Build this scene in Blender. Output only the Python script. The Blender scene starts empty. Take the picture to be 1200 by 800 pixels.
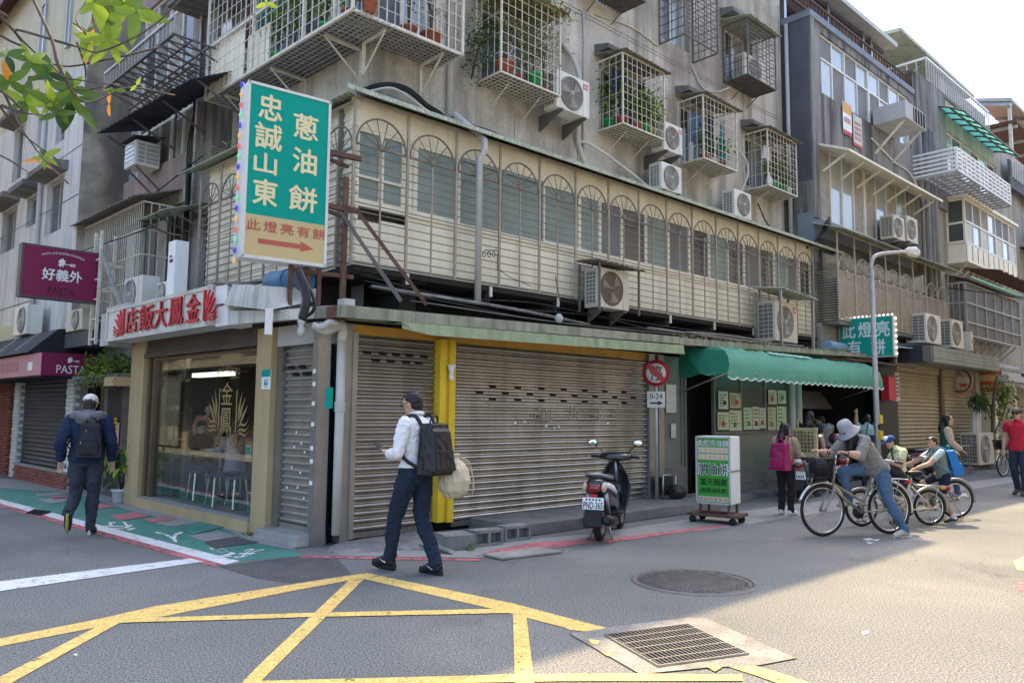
# --- head
import bpy,bmesh,math,random
import numpy as np
from mathutils import Vector,Matrix,noise
random.seed(7)
R_=math.radians
SC=bpy.context.scene
COL=SC.collection
PITCH,ROLL,CAMH,FPX=R_(5.364),R_(0.567),1.55,900.0
AR,AL=R_(47.14),R_(-46.15)
_f=Vector((0,math.cos(PITCH),math.sin(PITCH)))
_r0=Vector((1,0,0));_u0=_r0.cross(_f)
_r=_r0*math.cos(ROLL)+_u0*math.sin(ROLL)
_u=-_r0*math.sin(ROLL)+_u0*math.cos(ROLL)
EYE=Vector((0,0,CAMH))
cam=bpy.data.cameras.new('camera');cam.sensor_width=36;cam.lens=FPX/1200*36
cam.clip_start=0.05;cam.clip_end=3000
camo=bpy.data.objects.new('camera',cam);COL.objects.link(camo)
m=Matrix.Identity(4)
for i in range(3):
 m[i][0],m[i][1],m[i][2],m[i][3]=_r[i],_u[i],-_f[i],EYE[i]
camo.matrix_world=m
SC.camera=camo
SUN_DIR=Vector((0.088,0.494,0.84)).normalized()
w=bpy.data.worlds.new('World');SC.world=w;w.use_nodes=True
nt=w.node_tree;nt.nodes.clear()
sky=nt.nodes.new('ShaderNodeTexSky');sky.sky_type='NISHITA';sky.sun_disc=False
sky.sun_elevation=math.asin(SUN_DIR.z);sky.sun_rotation=math.atan2(SUN_DIR.x,SUN_DIR.y)
sky.air_density=0.9;sky.dust_density=3.5;sky.ozone_density=1.0
bg=nt.nodes.new('ShaderNodeBackground');bg.inputs[1].default_value=0.15
out=nt.nodes.new('ShaderNodeOutputWorld')
nt.links.new(sky.outputs[0],bg.inputs[0]);nt.links.new(bg.outputs[0],out.inputs[0])
sl=bpy.data.lights.new('sun','SUN');sl.energy=2.4;sl.angle=R_(0.55);sl.color=(1.0,0.75,0.44)
so=bpy.data.objects.new('sun',sl);COL.objects.link(so)
so.rotation_euler=SUN_DIR.to_track_quat('Z','Y').to_euler();so.location=(0,20,40)
SC.view_settings.view_transform='Standard';SC.view_settings.look='None'
SC.view_settings.exposure=2.08;SC.view_settings.gamma=1
SC.cycles.max_bounces=6;SC.cycles.transparent_max_bounces=12
SC.cycles.use_denoising=True
def ray(px,py):
 return _f*FPX+_r*(px-600)-_u*(py-400)
def ground(px,py,z=0.0):
 d=ray(px,py);t=(z-CAMH)/d.z
 return EYE+d*t
class Fr:
 """x along the facade (to the right seen from the street), y into the building, z up"""
 def __init__(s,o,rz):
  s.o=Vector(o);s.rz=rz
  s.ux=Vector((math.cos(rz),math.sin(rz),0));s.uy=Vector((-math.sin(rz),math.cos(rz),0))
 def W(s,x,y,z):return s.o+s.ux*x+s.uy*y+Vector((0,0,z))
 def L(s,p):q=Vector(p)-s.o;return Vector((q.dot(s.ux),q.dot(s.uy),q.z))
 def at(s,px,py,y=0.0):
  d=ray(px,py);q=s.o+s.uy*y
  t=(q-EYE).dot(s.uy)/d.dot(s.uy);p=s.L(EYE+d*t)
  return p.x,p.z
 def atx(s,px,py,x=0.0):
  d=ray(px,py);q=s.o+s.ux*x
  t=(q-EYE).dot(s.ux)/d.dot(s.ux);p=s.L(EYE+d*t)
  return p.y,p.z
CORNER=Vector((-2.2527,9.0280,0))
FR=Fr(CORNER,math.pi/2-AR)
FL=Fr(CORNER,-(math.pi/2+AL))
FW=Fr((0,0,0),0)
MATS={}
def lin(c):
 return tuple(((v/12.92)if v<=0.04045 else((v+0.055)/1.055)**2.4)for v in c)
def mat(name,col,rough=0.7,metal=0.0,var=0.12,vs=2.5,streak=0.0,dirt=(0.05,0.048,0.042),ss=3.0,bump=0.0,bs=60.0,spec=0.35,emit=0.0,fine=0.0,fs=150.0,patch=0.0,ps=0.7,patchcol=None,coat=0.0,trans=0.0,crack=0.0,wear=0.0):
 if name in MATS:return MATS[name]
 m=bpy.data.materials.new(name);m.use_nodes=True;MATS[name]=m
 nt=m.node_tree;N=nt.nodes;Lk=nt.links;N.clear()
 o=N.new('ShaderNodeOutputMaterial');p=N.new('ShaderNodeBsdfPrincipled');Lk.new(p.outputs[0],o.inputs[0])
 p.inputs['Roughness'].default_value=rough;p.inputs['Metallic'].default_value=metal
 p.inputs['Specular IOR Level'].default_value=spec
 if coat:p.inputs['Coat Weight'].default_value=coat;p.inputs['Coat Roughness'].default_value=0.08
 g=N.new('ShaderNodeNewGeometry')
 def noise_(scale,detail=4,vec=None,rgh=0.6):
  n=N.new('ShaderNodeTexNoise');n.inputs['Scale'].default_value=scale;n.inputs['Detail'].default_value=detail
  n.inputs['Roughness'].default_value=rgh
  Lk.new(vec or g.outputs['Position'],n.inputs['Vector']);return n
 def ramp(src,a,b):
  r=N.new('ShaderNodeMapRange');r.inputs[1].default_value=a;r.inputs[2].default_value=b;r.clamp=True
  Lk.new(src,r.inputs[0]);return r.outputs[0]
 def mix(fac,a,b):
  x=N.new('ShaderNodeMix');x.data_type='RGBA'
  if isinstance(fac,float):x.inputs[0].default_value=fac
  else:Lk.new(fac,x.inputs[0])
  for k,v in((6,a),(7,b)):
   if isinstance(v,tuple):x.inputs[k].default_value=(*v[:3],1)
   else:Lk.new(v,x.inputs[k])
  return x.outputs[2]
 cur=tuple(col)
 if var:
  n=noise_(vs);f=ramp(n.outputs[0],0.3,0.7)
  cur=mix(f,tuple(c*(1-var)for c in col),tuple(min(1,c*(1+var))for c in col))
 if patch:
  n=noise_(ps,6);f=ramp(n.outputs[0],0.48,0.62)
  k=N.new('ShaderNodeMath');k.operation='MULTIPLY';k.inputs[1].default_value=patch;Lk.new(f,k.inputs[0])
  cur=mix(k.outputs[0],cur,patchcol or dirt)
 if streak:
  v=N.new('ShaderNodeVectorMath');v.operation='MULTIPLY';v.inputs[1].default_value=(ss,ss,ss*0.08)
  Lk.new(g.outputs['Position'],v.inputs[0])
  n=noise_(1.0,5,v.outputs[0],0.65);f=ramp(n.outputs[0],0.45,0.64)
  k=N.new('ShaderNodeMath');k.operation='MULTIPLY';k.inputs[1].default_value=streak;Lk.new(f,k.inputs[0])
  cur=mix(k.outputs[0],cur,dirt)
 if fine:
  n=noise_(fs,2);f=ramp(n.outputs[0],0.35,0.65)
  cur2=mix(f,tuple([1-fine]*3),tuple([1+fine]*3))
  x=N.new('ShaderNodeMix');x.data_type='RGBA';x.blend_type='MULTIPLY';x.inputs[0].default_value=1.0
  if isinstance(cur,tuple):x.inputs[6].default_value=(*cur,1)
  else:Lk.new(cur,x.inputs[6])
  Lk.new(cur2,x.inputs[7]);cur=x.outputs[2]
 if crack:
  v=N.new('ShaderNodeTexVoronoi');v.feature='DISTANCE_TO_EDGE';v.inputs['Scale'].default_value=.42
  d=noise_(2.2,5);a=N.new('ShaderNodeVectorMath');a.operation='MULTIPLY_ADD';a.inputs[1].default_value=(.5,.5,.5);Lk.new(d.outputs[1],a.inputs[0]);Lk.new(g.outputs['Position'],a.inputs[2]);Lk.new(a.outputs[0],v.inputs['Vector'])
  f=ramp(v.outputs['Distance'],.006,.0);q=noise_(.28,3);f2=ramp(q.outputs[0],.50,.60)
  k=N.new('ShaderNodeMath');k.operation='MULTIPLY';Lk.new(f,k.inputs[0]);Lk.new(f2,k.inputs[1])
  k2=N.new('ShaderNodeMath');k2.operation='MULTIPLY';k2.inputs[1].default_value=crack;Lk.new(k.outputs[0],k2.inputs[0])
  cur=mix(k2.outputs[0],cur,(.03,.03,.03))
 if isinstance(cur,tuple):p.inputs['Base Color'].default_value=(*cur,1)
 else:Lk.new(cur,p.inputs['Base Color'])
 if trans:
  tr=N.new('ShaderNodeBsdfTranslucent');mx=N.new('ShaderNodeMixShader');mx.inputs[0].default_value=trans;tr.inputs[0].default_value=(*col,1)
  Lk.new(p.outputs[0],mx.inputs[1]);Lk.new(tr.outputs[0],mx.inputs[2]);Lk.new(mx.outputs[0],o.inputs[0])
 if wear:
  tr=N.new('ShaderNodeBsdfTransparent');mx=N.new('ShaderNodeMixShader');a=noise_(9,8,rgh=.75);f=ramp(a.outputs[0],.60-wear*.25,.66-wear*.25);b_=noise_(1.3,3);f2=ramp(b_.outputs[0],.35,.6)
  k=N.new('ShaderNodeMath');k.operation='MULTIPLY';Lk.new(f,k.inputs[0]);Lk.new(f2,k.inputs[1]);Lk.new(k.outputs[0],mx.inputs[0]);Lk.new(p.outputs[0],mx.inputs[1]);Lk.new(tr.outputs[0],mx.inputs[2]);Lk.new(mx.outputs[0],o.inputs[0])
 if emit:
  p.inputs['Emission Color'].default_value=(*col,1);p.inputs['Emission Strength'].default_value=emit
 if bump:
  n=noise_(bs,3);b=N.new('ShaderNodeBump');b.inputs['Strength'].default_value=bump;b.inputs['Distance'].default_value=0.01
  Lk.new(n.outputs[0],b.inputs['Height']);Lk.new(b.outputs[0],p.inputs['Normal'])
 return m
def glass(name,tint=(0.75,0.8,0.78),refl=0.10,rough=0.02):
 if name in MATS:return MATS[name]
 m=bpy.data.materials.new(name);m.use_nodes=True;MATS[name]=m
 N=m.node_tree.nodes;Lk=m.node_tree.links;N.clear()
 o=N.new('ShaderNodeOutputMaterial');mx=N.new('ShaderNodeMixShader');t=N.new('ShaderNodeBsdfTransparent');gl=N.new('ShaderNodeBsdfGlossy')
 lw=N.new('ShaderNodeLayerWeight');lw.inputs[0].default_value=0.35
 mr=N.new('ShaderNodeMapRange');mr.inputs[3].default_value=refl;mr.inputs[4].default_value=0.30
 t.inputs[0].default_value=(*tint,1);gl.inputs['Roughness'].default_value=rough
 gl.inputs[0].default_value=(0.9,0.92,0.92,1)
 Lk.new(lw.outputs['Fresnel'],mr.inputs[0]);Lk.new(mr.outputs[0],mx.inputs[0])
 Lk.new(t.outputs[0],mx.inputs[1]);Lk.new(gl.outputs[0],mx.inputs[2]);Lk.new(mx.outputs[0],o.inputs[0])
 return m
M=dict(asphalt=mat('asphalt',(.138,.146,.140),.88,var=.25,vs=.5,patch=.75,ps=.33,streak=.3,dirt=(.095,.095,.093),ss=.5,patchcol=(.20,.198,.182),fine=.7,fs=75,bump=.3,bs=90,crack=.55),asphalt_dark=mat('asphalt_patch',(.085,.084,.083),.9,var=.2,vs=3,fine=.5,fs=60,bump=.8,bs=70),concrete=mat('concrete',(.30,.29,.265),.9,var=.15,vs=2,patch=.5,ps=1.6,patchcol=(.18,.17,.15),fine=.2,fs=120,bump=.4,bs=80),concrete_dk=mat('concrete_dark',(.17,.165,.15),.92,var=.2,vs=2.2,patch=.6,ps=2,patchcol=(.08,.078,.065),fine=.25,fs=90,bump=.6,bs=50),ramp=mat('paved_apron',(.19,.185,.17),.92,var=.25,vs=3,patch=.6,ps=2.4,patchcol=(.33,.31,.28),fine=.3,fs=80,bump=1.0,bs=22),block=mat('block_grey',(.24,.24,.225),.93,var=.15,vs=6,fine=.3,fs=140,bump=.6,bs=120,streak=.3),moss=mat('mossy_concrete',(.31,.31,.24),.92,var=.2,vs=4,streak=.6,dirt=(.11,.12,.065),ss=5,patch=.55,ps=2.2,patchcol=(.21,.225,.14),bump=.5,bs=40),wall_a=mat('stucco_grey',(.54,.50,.425),.93,var=.12,vs=.8,streak=.75,dirt=(.17,.155,.13),ss=2.1,patch=.85,ps=.5,patchcol=(.30,.265,.21),fine=.16,fs=42,bump=.6,bs=45),wall_b=mat('slate_paint',(.10,.107,.125),.85,var=.14,vs=1.2,streak=.35,dirt=(.06,.06,.064),ss=2,fine=.12,fs=60,bump=.2,bs=40),wall_b2=mat('slate_paint_pale',(.20,.225,.27),.85,var=.1,vs=2,patch=.2,ps=3,patchcol=(.3,.32,.34),bump=.2,bs=30),wall_bw=mat('weathered_render',(.23,.225,.21),.92,var=.2,vs=1.2,streak=.9,dirt=(.055,.053,.052),ss=3.2,fine=.15,fs=50,bump=.4,bs=30),wall_c=mat('beige_render',(.38,.355,.30),.9,var=.1,vs=1.2,streak=.6,dirt=(.17,.155,.13),ss=2.4,fine=.12,bump=.3,bs=40),wall_l2=mat('white_panel',(.60,.595,.575),.88,var=.06,vs=1.5,streak=.65,dirt=(.30,.295,.28),ss=5,fine=.05,bump=.15,bs=40),wall_l2s=mat('mouldy_render',(.40,.35,.265),.93,var=.2,vs=.9,patch=.75,ps=.55,patchcol=(.075,.07,.06),streak=.5,dirt=(.07,.066,.058),ss=1.2,fine=.2,bump=.4,bs=30),pink=mat('mauve_render',(.34,.27,.25),.9,var=.12,vs=2,streak=.5,dirt=(.16,.13,.12),ss=2.5,fine=.15,bump=.3),cream=mat('cream_siding',(.87,.81,.64),.62,var=.06,vs=2,streak=.30,dirt=(.50,.44,.32),ss=4,spec=.3),cream2=mat('cream_frame',(.82,.76,.60),.5,var=.06,vs=4,streak=.25,dirt=(.4,.36,.27)),pane_green=mat('louvre_glass_green',(.22,.29,.27),.22,var=.14,vs=1.4,spec=.5,streak=.3,dirt=(.22,.26,.24),ss=1),pane_dark=mat('pane_dark',(.075,.08,.078),.12,var=.3,vs=1.2,spec=.5),pane_sky=mat('pane_pale',(.33,.37,.39),.07,var=.2,vs=.7,spec=.7),screen=mat('insect_screen',(.20,.20,.195),.8,var=.1,vs=1),curtain=mat('curtain_cloth',(.33,.30,.26),.85,var=.22,vs=5),curtain_w=mat('curtain_white',(.62,.62,.58),.85,var=.12,vs=5),alu=mat('window_frame_white',(.68,.67,.62),.45,var=.06,vs=5,streak=.25,dirt=(.42,.40,.34)),alu_grey=mat('window_frame_grey',(.42,.42,.40),.45,metal=.4,var=.1),bar=mat('bar_paint_tan',(.33,.29,.225),.55,var=.2,vs=7,patch=.4,ps=5,patchcol=(.34,.22,.15)),bar_dk=mat('bar_paint_umber',(.19,.165,.12),.6,var=.25,vs=7,patch=.3,ps=5,patchcol=(.22,.13,.08)),bar_w=mat('bar_paint_white',(.64,.60,.50),.5,var=.1,vs=8,patch=.4,ps=6,patchcol=(.42,.36,.28)),bar_k=mat('bar_paint_dark',(.11,.105,.10),.55,var=.2,vs=7,patch=.3,ps=6,patchcol=(.16,.10,.07)),bar_g=mat('bar_galvanised',(.40,.39,.37),.5,metal=.3,var=.15,vs=8),rust=mat('rusty_steel',(.12,.065,.045),.85,var=.35,vs=9,bump=.4,bs=60),tin=mat('corrugated_old',(.23,.205,.165),.85,var=.3,vs=5,patch=.6,ps=4,patchcol=(.12,.10,.08),bump=.4,bs=30),tin_pale=mat('eave_sheet_pale',(.42,.46,.36),.7,var=.2,vs=3,patch=.6,ps=3,patchcol=(.17,.18,.12),bump=.3,bs=40,fine=.3,fs=30),tin_green=mat('fascia_sheet_green',(.27,.33,.19),.6,var=.15,vs=2,streak=.6,dirt=(.15,.17,.09),ss=6,patch=.4,ps=4,patchcol=(.33,.36,.25)),tin_navy=mat('awning_sheet_navy',(.03,.034,.048),.6,var=.25,vs=3),wallgrey=mat('sheet_grey',(.45,.45,.43),.6,var=.1,vs=3,streak=.3,dirt=(.25,.24,.21)),tray=mat('tray_dirty',(.15,.145,.14),.85,var=.35,vs=7,patch=.5,ps=8,patchcol=(.28,.27,.26)),shutter=mat('shutter_bronze',(.33,.31,.275),.30,metal=.75,var=.14,vs=2.2,streak=.35,dirt=(.12,.105,.088),ss=2.5,patch=.25,ps=5,patchcol=(.30,.27,.23),bump=.12,bs=30),shutter2=mat('shutter_brushed',(.44,.42,.37),.24,metal=.85,var=.16,vs=2.0,streak=.35,dirt=(.13,.115,.095),ss=3,bump=.12,bs=26),shutter_g=mat('shutter_grey',(.36,.34,.30),.34,metal=.6,var=.14,vs=2.2,streak=.35,dirt=(.12,.11,.098),ss=2.5,bump=.12,bs=30),shutter_k=mat('shutter_dark',(.055,.062,.066),.5,metal=.2,var=.2,vs=2,spec=.4),shutter_y=mat('shutter_khaki',(.38,.32,.19),.5,metal=.15,var=.1,vs=2,streak=.3,dirt=(.24,.2,.12),ss=3),tan=mat('pillar_tan',(.455,.34,.185),.72,var=.08,vs=1.5,streak=.35,dirt=(.28,.205,.115),ss=2.5,bump=.3,bs=30),brown=mat('lintel_brown',(.085,.062,.048),.6,var=.2,vs=2,streak=.3,dirt=(.04,.035,.03)),bronze=mat('door_frame_bronze',(.16,.115,.075),.4,metal=.4,var=.15,vs=4),yellow=mat('post_yellow',(.72,.50,.03),.5,var=.08,vs=4,patch=.3,ps=9,patchcol=(.5,.33,.04)),orange=mat('beam_orange',(.62,.33,.06),.55,var=.15,vs=4),dark=mat('void_dark',(.006,.006,.006),.9,var=.2),underside=mat('soffit_dark',(.03,.028,.025),.9,var=.3,vs=3,bump=.3),ac=mat('ac_white',(.69,.67,.60),.45,var=.05,vs=3,streak=.3,dirt=(.43,.385,.30),ss=5),ac_d=mat('ac_yellowed',(.60,.555,.445),.5,var=.06,vs=3,streak=.3,dirt=(.36,.31,.23),ss=5),fan=mat('fan_guard',(.42,.40,.35),.55,var=.1),fan_rust=mat('fan_guard_rusty',(.23,.15,.085),.7,var=.25,vs=12),fandk=mat('fan_recess',(.16,.155,.14),.7,var=.2),black=mat('plastic_black',(.018,.018,.02),.4,var=.2,vs=5),rubber=mat('rubber',(.016,.016,.017),.75,var=.2,vs=8),chrome=mat('chrome',(.62,.62,.62),.18,metal=1.0,var=.05),steel=mat('steel_grey',(.34,.34,.34),.35,metal=.8,var=.1,vs=6),pipe=mat('pipe_pvc',(.48,.475,.45),.5,var=.1,vs=4,streak=.3,dirt=(.25,.24,.21)),pipe_w=mat('pipe_pale',(.58,.56,.50),.5,var=.1,vs=4,streak=.2),cable=mat('cable_black',(.015,.015,.016),.6,var=.1),white=mat('paint_white',(.78,.78,.76),.55,var=.05,vs=3),linew=mat('road_paint_white',(.66,.67,.66),.8,var=.06,vs=3,patch=.25,ps=7,patchcol=(.42,.42,.42),fine=.12,fs=90,wear=.2),liney=mat('road_paint_yellow',(.70,.49,.15),.8,var=.1,vs=3,patch=.5,ps=11,patchcol=(.44,.33,.12),fine=.35,fs=80,wear=.08),linep=mat('road_paint_pink',(.48,.155,.165),.8,var=.12,vs=3,patch=.4,ps=6,patchcol=(.28,.13,.13),fine=.2,fs=80,wear=.45),lineg=mat('road_paint_green',(.055,.215,.165),.82,var=.14,vs=1.6,patch=.4,ps=2.0,patchcol=(.10,.215,.175),fine=.15,fs=80,wear=.1),tile_p=mat('paving_pink',(.40,.15,.155),.85,var=.12,vs=5,fine=.15),tile_g=mat('paving_grey',(.28,.28,.265),.88,var=.15,vs=3,fine=.2,patch=.3,ps=3),iron=mat('cast_iron',(.13,.125,.118),.62,metal=.3,var=.25,vs=8,bump=.3,bs=60),sgreen=mat('sign_green',(.0,.30,.225),.5,var=.05,vs=1.5,spec=.15),sgreen2=mat('sign_teal',(.0,.30,.235),.4,var=.04),lgreen=mat('lightbox_green',(.05,.30,.035),.4,var=.05),scream=mat('sign_letter_cream',(.75,.66,.37),.5,var=.03),sbeige=mat('sign_beige',(.56,.42,.20),.45,var=.05,vs=2),sred=mat('sign_letter_red',(.45,.10,.075),.5,var=.05),red=mat('letter_red',(.52,.03,.045),.45,var=.08,vs=3),wine=mat('sign_wine',(.20,.012,.06),.5,var=.05,vs=2),wine_dk=mat('letter_wine_dark',(.03,.006,.014),.5,var=0),wine_lt=mat('sign_wine_faded',(.45,.20,.235),.45,var=.05),navy=mat('cloth_navy',(.012,.024,.068),.8,var=.15,vs=12),gold=mat('decal_gold',(.27,.185,.08),.5,var=.05),brick=mat('brick_red',(.25,.085,.06),.9,var=.25,vs=6,bump=.5),brick_w=mat('brick_white',(.62,.61,.57),.8,var=.1,vs=6,bump=.4),awning=mat('awning_green',(.22,.66,.46),.5,var=.15,vs=3,trans=.6),awning_shaded=mat('awning_green_shaded',(.012,.15,.085),.7,var=.15,vs=3),leaf=mat('leaf_green',(.10,.18,.028),.5,var=.35,vs=6,spec=.4,trans=.35),leaf_d=mat('leaf_dark',(.032,.075,.02),.55,var=.35,vs=7,trans=.35),leaf_l=mat('leaf_light',(.27,.38,.035),.45,var=.2,vs=6,trans=.35),leaf_o=mat('leaf_orange',(.60,.26,.04),.5,var=.2,vs=6,trans=.35),leaf_dry=mat('leaf_dry',(.24,.20,.09),.8,var=.3,vs=8),wood=mat('bark',(.10,.075,.06),.85,var=.3,vs=8,bump=.5),terra=mat('terracotta',(.36,.12,.07),.8,var=.15,vs=6),gpot=mat('plastic_green',(.03,.36,.09),.45,var=.1),skin=mat('skin',(.50,.31,.215),.55,var=.05,vs=10),hair=mat('hair_black',(.012,.010,.010),.42,var=.3,vs=40),)
shop_glass=glass('shop_glass',(.86,.9,.88),.02)
# --- help
class MB:
 def __init__(s):s.v=[];s.f=[];s.mi=[];s.sm=[]
 def add(s,vs,fs,m=0,sm=False):
  b=len(s.v);s.v.extend([tuple(p)for p in vs])
  for f in fs:s.f.append([b+i for i in f]);s.mi.append(m);s.sm.append(sm)
  return s
 def box(s,x0,x1,y0,y1,z0,z1,m=0):
  return s.add([(x0,y0,z0),(x1,y0,z0),(x1,y1,z0),(x0,y1,z0),(x0,y0,z1),(x1,y0,z1),(x1,y1,z1),(x0,y1,z1)],[(0,3,2,1),(4,5,6,7),(0,1,5,4),(1,2,6,5),(2,3,7,6),(3,0,4,7)],m)
 def hexa(s,a,b,m=0):
  return s.add(list(a)+list(b),[(0,3,2,1),(4,5,6,7),(0,1,5,4),(1,2,6,5),(2,3,7,6),(3,0,4,7)],m)
 def quad(s,a,b,c,d,m=0):return s.add([a,b,c,d],[(0,1,2,3)],m)
 def prism(s,pts,axis,a0,a1,m=0,sm=False):
  def P(u,v,a):return{'y':(u,a,v),'x':(a,u,v),'z':(u,v,a)}[axis]
  n=len(pts);vs=[P(u,v,a0)for u,v in pts]+[P(u,v,a1)for u,v in pts]
  s.add(vs,[tuple(range(n)),tuple(range(2*n-1,n-1,-1))],m)
  b=len(s.v)-2*n
  for i in range(n):
   j=(i+1)%n;s.f.append([b+i,b+n+i,b+n+j,b+j]);s.mi.append(m);s.sm.append(sm)
  return s
 def tube(s,pts,r,n=6,m=0,cap=True,flat=1.0,closed=False):
  P=[Vector(p)for p in pts];k=len(P)
  if not isinstance(r,(list,tuple)):r=[r]*k
  up=None;rings=[]
  for i in range(k):
   if closed:t=P[(i+1)%k]-P[i-1]
   else:t=P[min(i+1,k-1)]-P[max(i-1,0)]
   if t.length<1e-9:t=Vector((0,0,1))
   t.normalize()
   if up is None:
    up=Vector((0,0,1))if abs(t.z)<.9 else Vector((0,1,0))
   u=(up-t*up.dot(t))
   if u.length<1e-6:u=t.orthogonal()
   u.normalize();v=t.cross(u);up=u
   rings.append([P[i]+(u*math.cos(2*math.pi*j/n)+v*math.sin(2*math.pi*j/n)*flat)*r[i]for j in range(n)])
  vs=[p for q in rings for p in q];fs=[]
  for i in range(k if closed else k-1):
   a=i*n;b=((i+1)%k)*n
   for j in range(n):fs.append((a+j,b+j,b+(j+1)%n,a+(j+1)%n))
  b0=len(s.v);s.add(vs,fs,m,True)
  if cap and not closed:
   s.f.append([b0+j for j in range(n)]);s.mi.append(m);s.sm.append(False)
   s.f.append([b0+(k-1)*n+j for j in range(n-1,-1,-1)]);s.mi.append(m);s.sm.append(False)
  return s
 def cyl(s,a,b,r,n=12,m=0):return s.tube([a,b],r,n,m)
 def lathe(s,prof,c=(0,0,0),ax='z',n=16,m=0):
  vs=[];fs=[]
  for r,h in prof:
   for j in range(n):
    t=2*math.pi*j/n;a,b=r*math.cos(t),r*math.sin(t)
    p={'z':(a,b,h),'y':(a,h,b),'x':(h,a,b)}[ax]
    vs.append((p[0]+c[0],p[1]+c[1],p[2]+c[2]))
  for i in range(len(prof)-1):
   for j in range(n):fs.append((i*n+j,i*n+(j+1)%n,(i+1)*n+(j+1)%n,(i+1)*n+j))
  return s.add(vs,fs,m,True)
 def ell(s,c,r,nu=10,nv=7,m=0,rot=None):
  c=Vector(c);vs=[];fs=[]
  for i in range(nv+1):
   ph=math.pi*i/nv
   for j in range(nu):
    t=2*math.pi*j/nu
    p=Vector((r[0]*math.sin(ph)*math.cos(t),r[1]*math.sin(ph)*math.sin(t),r[2]*math.cos(ph)))
    if rot is not None:p=rot@p
    vs.append(c+p)
  for i in range(nv):
   for j in range(nu):fs.append((i*nu+j,(i+1)*nu+j,(i+1)*nu+(j+1)%nu,i*nu+(j+1)%nu))
  return s.add(vs,fs,m,True)
 def torus(s,c,R,r,ax='y',n=28,k=6,m=0,a0=0,a1=None,sc=1.0):
  full=a1 is None;a1=2*math.pi if full else a1;pts=[]
  nn=n if full else n+1
  for i in range(nn):
   t=a0+(a1-a0)*i/n;u,v=R*math.cos(t),R*math.sin(t)*sc
   q={'y':(u,0,v),'z':(u,v,0),'x':(0,u,v)}[ax];pts.append((c[0]+q[0],c[1]+q[1],c[2]+q[2]))
  return s.tube(pts,r,k,m,closed=full)
 def mesh(s,name,mats,base=(0,0,0),bevel=0.0,weld=False):
  me=bpy.data.meshes.new(name);b=Vector(base)
  me.from_pydata([tuple(Vector(p)-b)for p in s.v],[],s.f)
  for x in(mats if isinstance(mats,(list,tuple))else[mats]):me.materials.append(x)
  bm=bmesh.new();bm.from_mesh(me)
  for i,f in enumerate(bm.faces):
   f.material_index=s.mi[i];f.smooth=s.sm[i]
  if weld:bmesh.ops.remove_doubles(bm,verts=bm.verts,dist=1e-5)
  bmesh.ops.recalc_face_normals(bm,faces=bm.faces)
  if bevel:
   ed=[e for e in bm.edges if len(e.link_faces)==2 and e.calc_face_angle(0)>0.7]
   bmesh.ops.bevel(bm,geom=ed,offset=bevel,segments=2,profile=.6,affect='EDGES',clamp_overlap=True)
  bm.to_mesh(me);bm.free()
  return me
def link(name,me,parent=None):
 o=bpy.data.objects.new(name,me);COL.objects.link(o)
 if parent is not None:o.parent=parent
 return o
class Th:
 """one top-level thing: an Empty at its base; part coordinates are given in its frame"""
 def __init__(s,name,label,cat,fr=FW,base=(0,0,0),group=None,local=False,rot=0.0):
  s.o=bpy.data.objects.new(name,None);COL.objects.link(s.o);s.o.empty_display_size=.2
  s.o.location=fr.W(*base);s.o.rotation_euler=(0,0,fr.rz+rot)
  s.b=Vector((0,0,0))if local else Vector(base);s.fr=fr
  s.o['label']=label;s.o['category']=cat
  if group:s.o['group']=group
 def part(s,name,mb,mats,parent=None,label=None,bevel=0.0,kind=None,weld=False):
  o=link(name,mb.mesh(name,mats,s.b,bevel,weld),parent or s.o)
  if label:o['label']=label
  if kind:o['kind']=kind
  return o
 def put(s,name,me,loc,rot=(0,0,0),sc=(1,1,1),parent=None):
  o=link(name,me,parent or s.o);o.location=Vector(loc)-(s.b if parent is None else Vector((0,0,0)));o.rotation_euler=rot;o.scale=sc
  return o
 def bar(s,name,mt,p0,p1,w,d=None,parent=None):
  p0=Vector(p0)-s.b;p1=Vector(p1)-s.b;t=p1-p0
  o=link(name,unit_cube(mt),parent or s.o);o.location=(p0+p1)/2
  up='Y' if abs(t.normalized().y)<.9 else 'X'
  o.rotation_euler=t.to_track_quat('Z',up).to_euler();o.scale=(w,d or w,t.length)
  return o
_UC={}
def unit_cube(mt):
 if mt.name not in _UC:
  b=MB();b.box(-.5,.5,-.5,.5,-.5,.5);_UC[mt.name]=b.mesh('bar_'+mt.name,mt)
 return _UC[mt.name]
def struct(name,mb,mats,fr=FW):
 o=link(name,mb.mesh(name,mats));o.location=fr.o;o.rotation_euler=(0,0,fr.rz);o['kind']='structure'
 return o
def copy_thing(src,loc,rz,label,group=None):
 def rec(o,parent):
  c=o.copy();COL.objects.link(c);c.parent=parent
  for ch in kids.get(o.name,()):rec(ch,c)
  return c
 kids={}
 for o in src.children_recursive:kids.setdefault(o.parent.name,[]).append(o)
 c=rec(src,None);c.location=loc;c.rotation_euler=(0,0,rz);c['label']=label
 if group:c['group']=group
 return c
_TX={}
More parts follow.
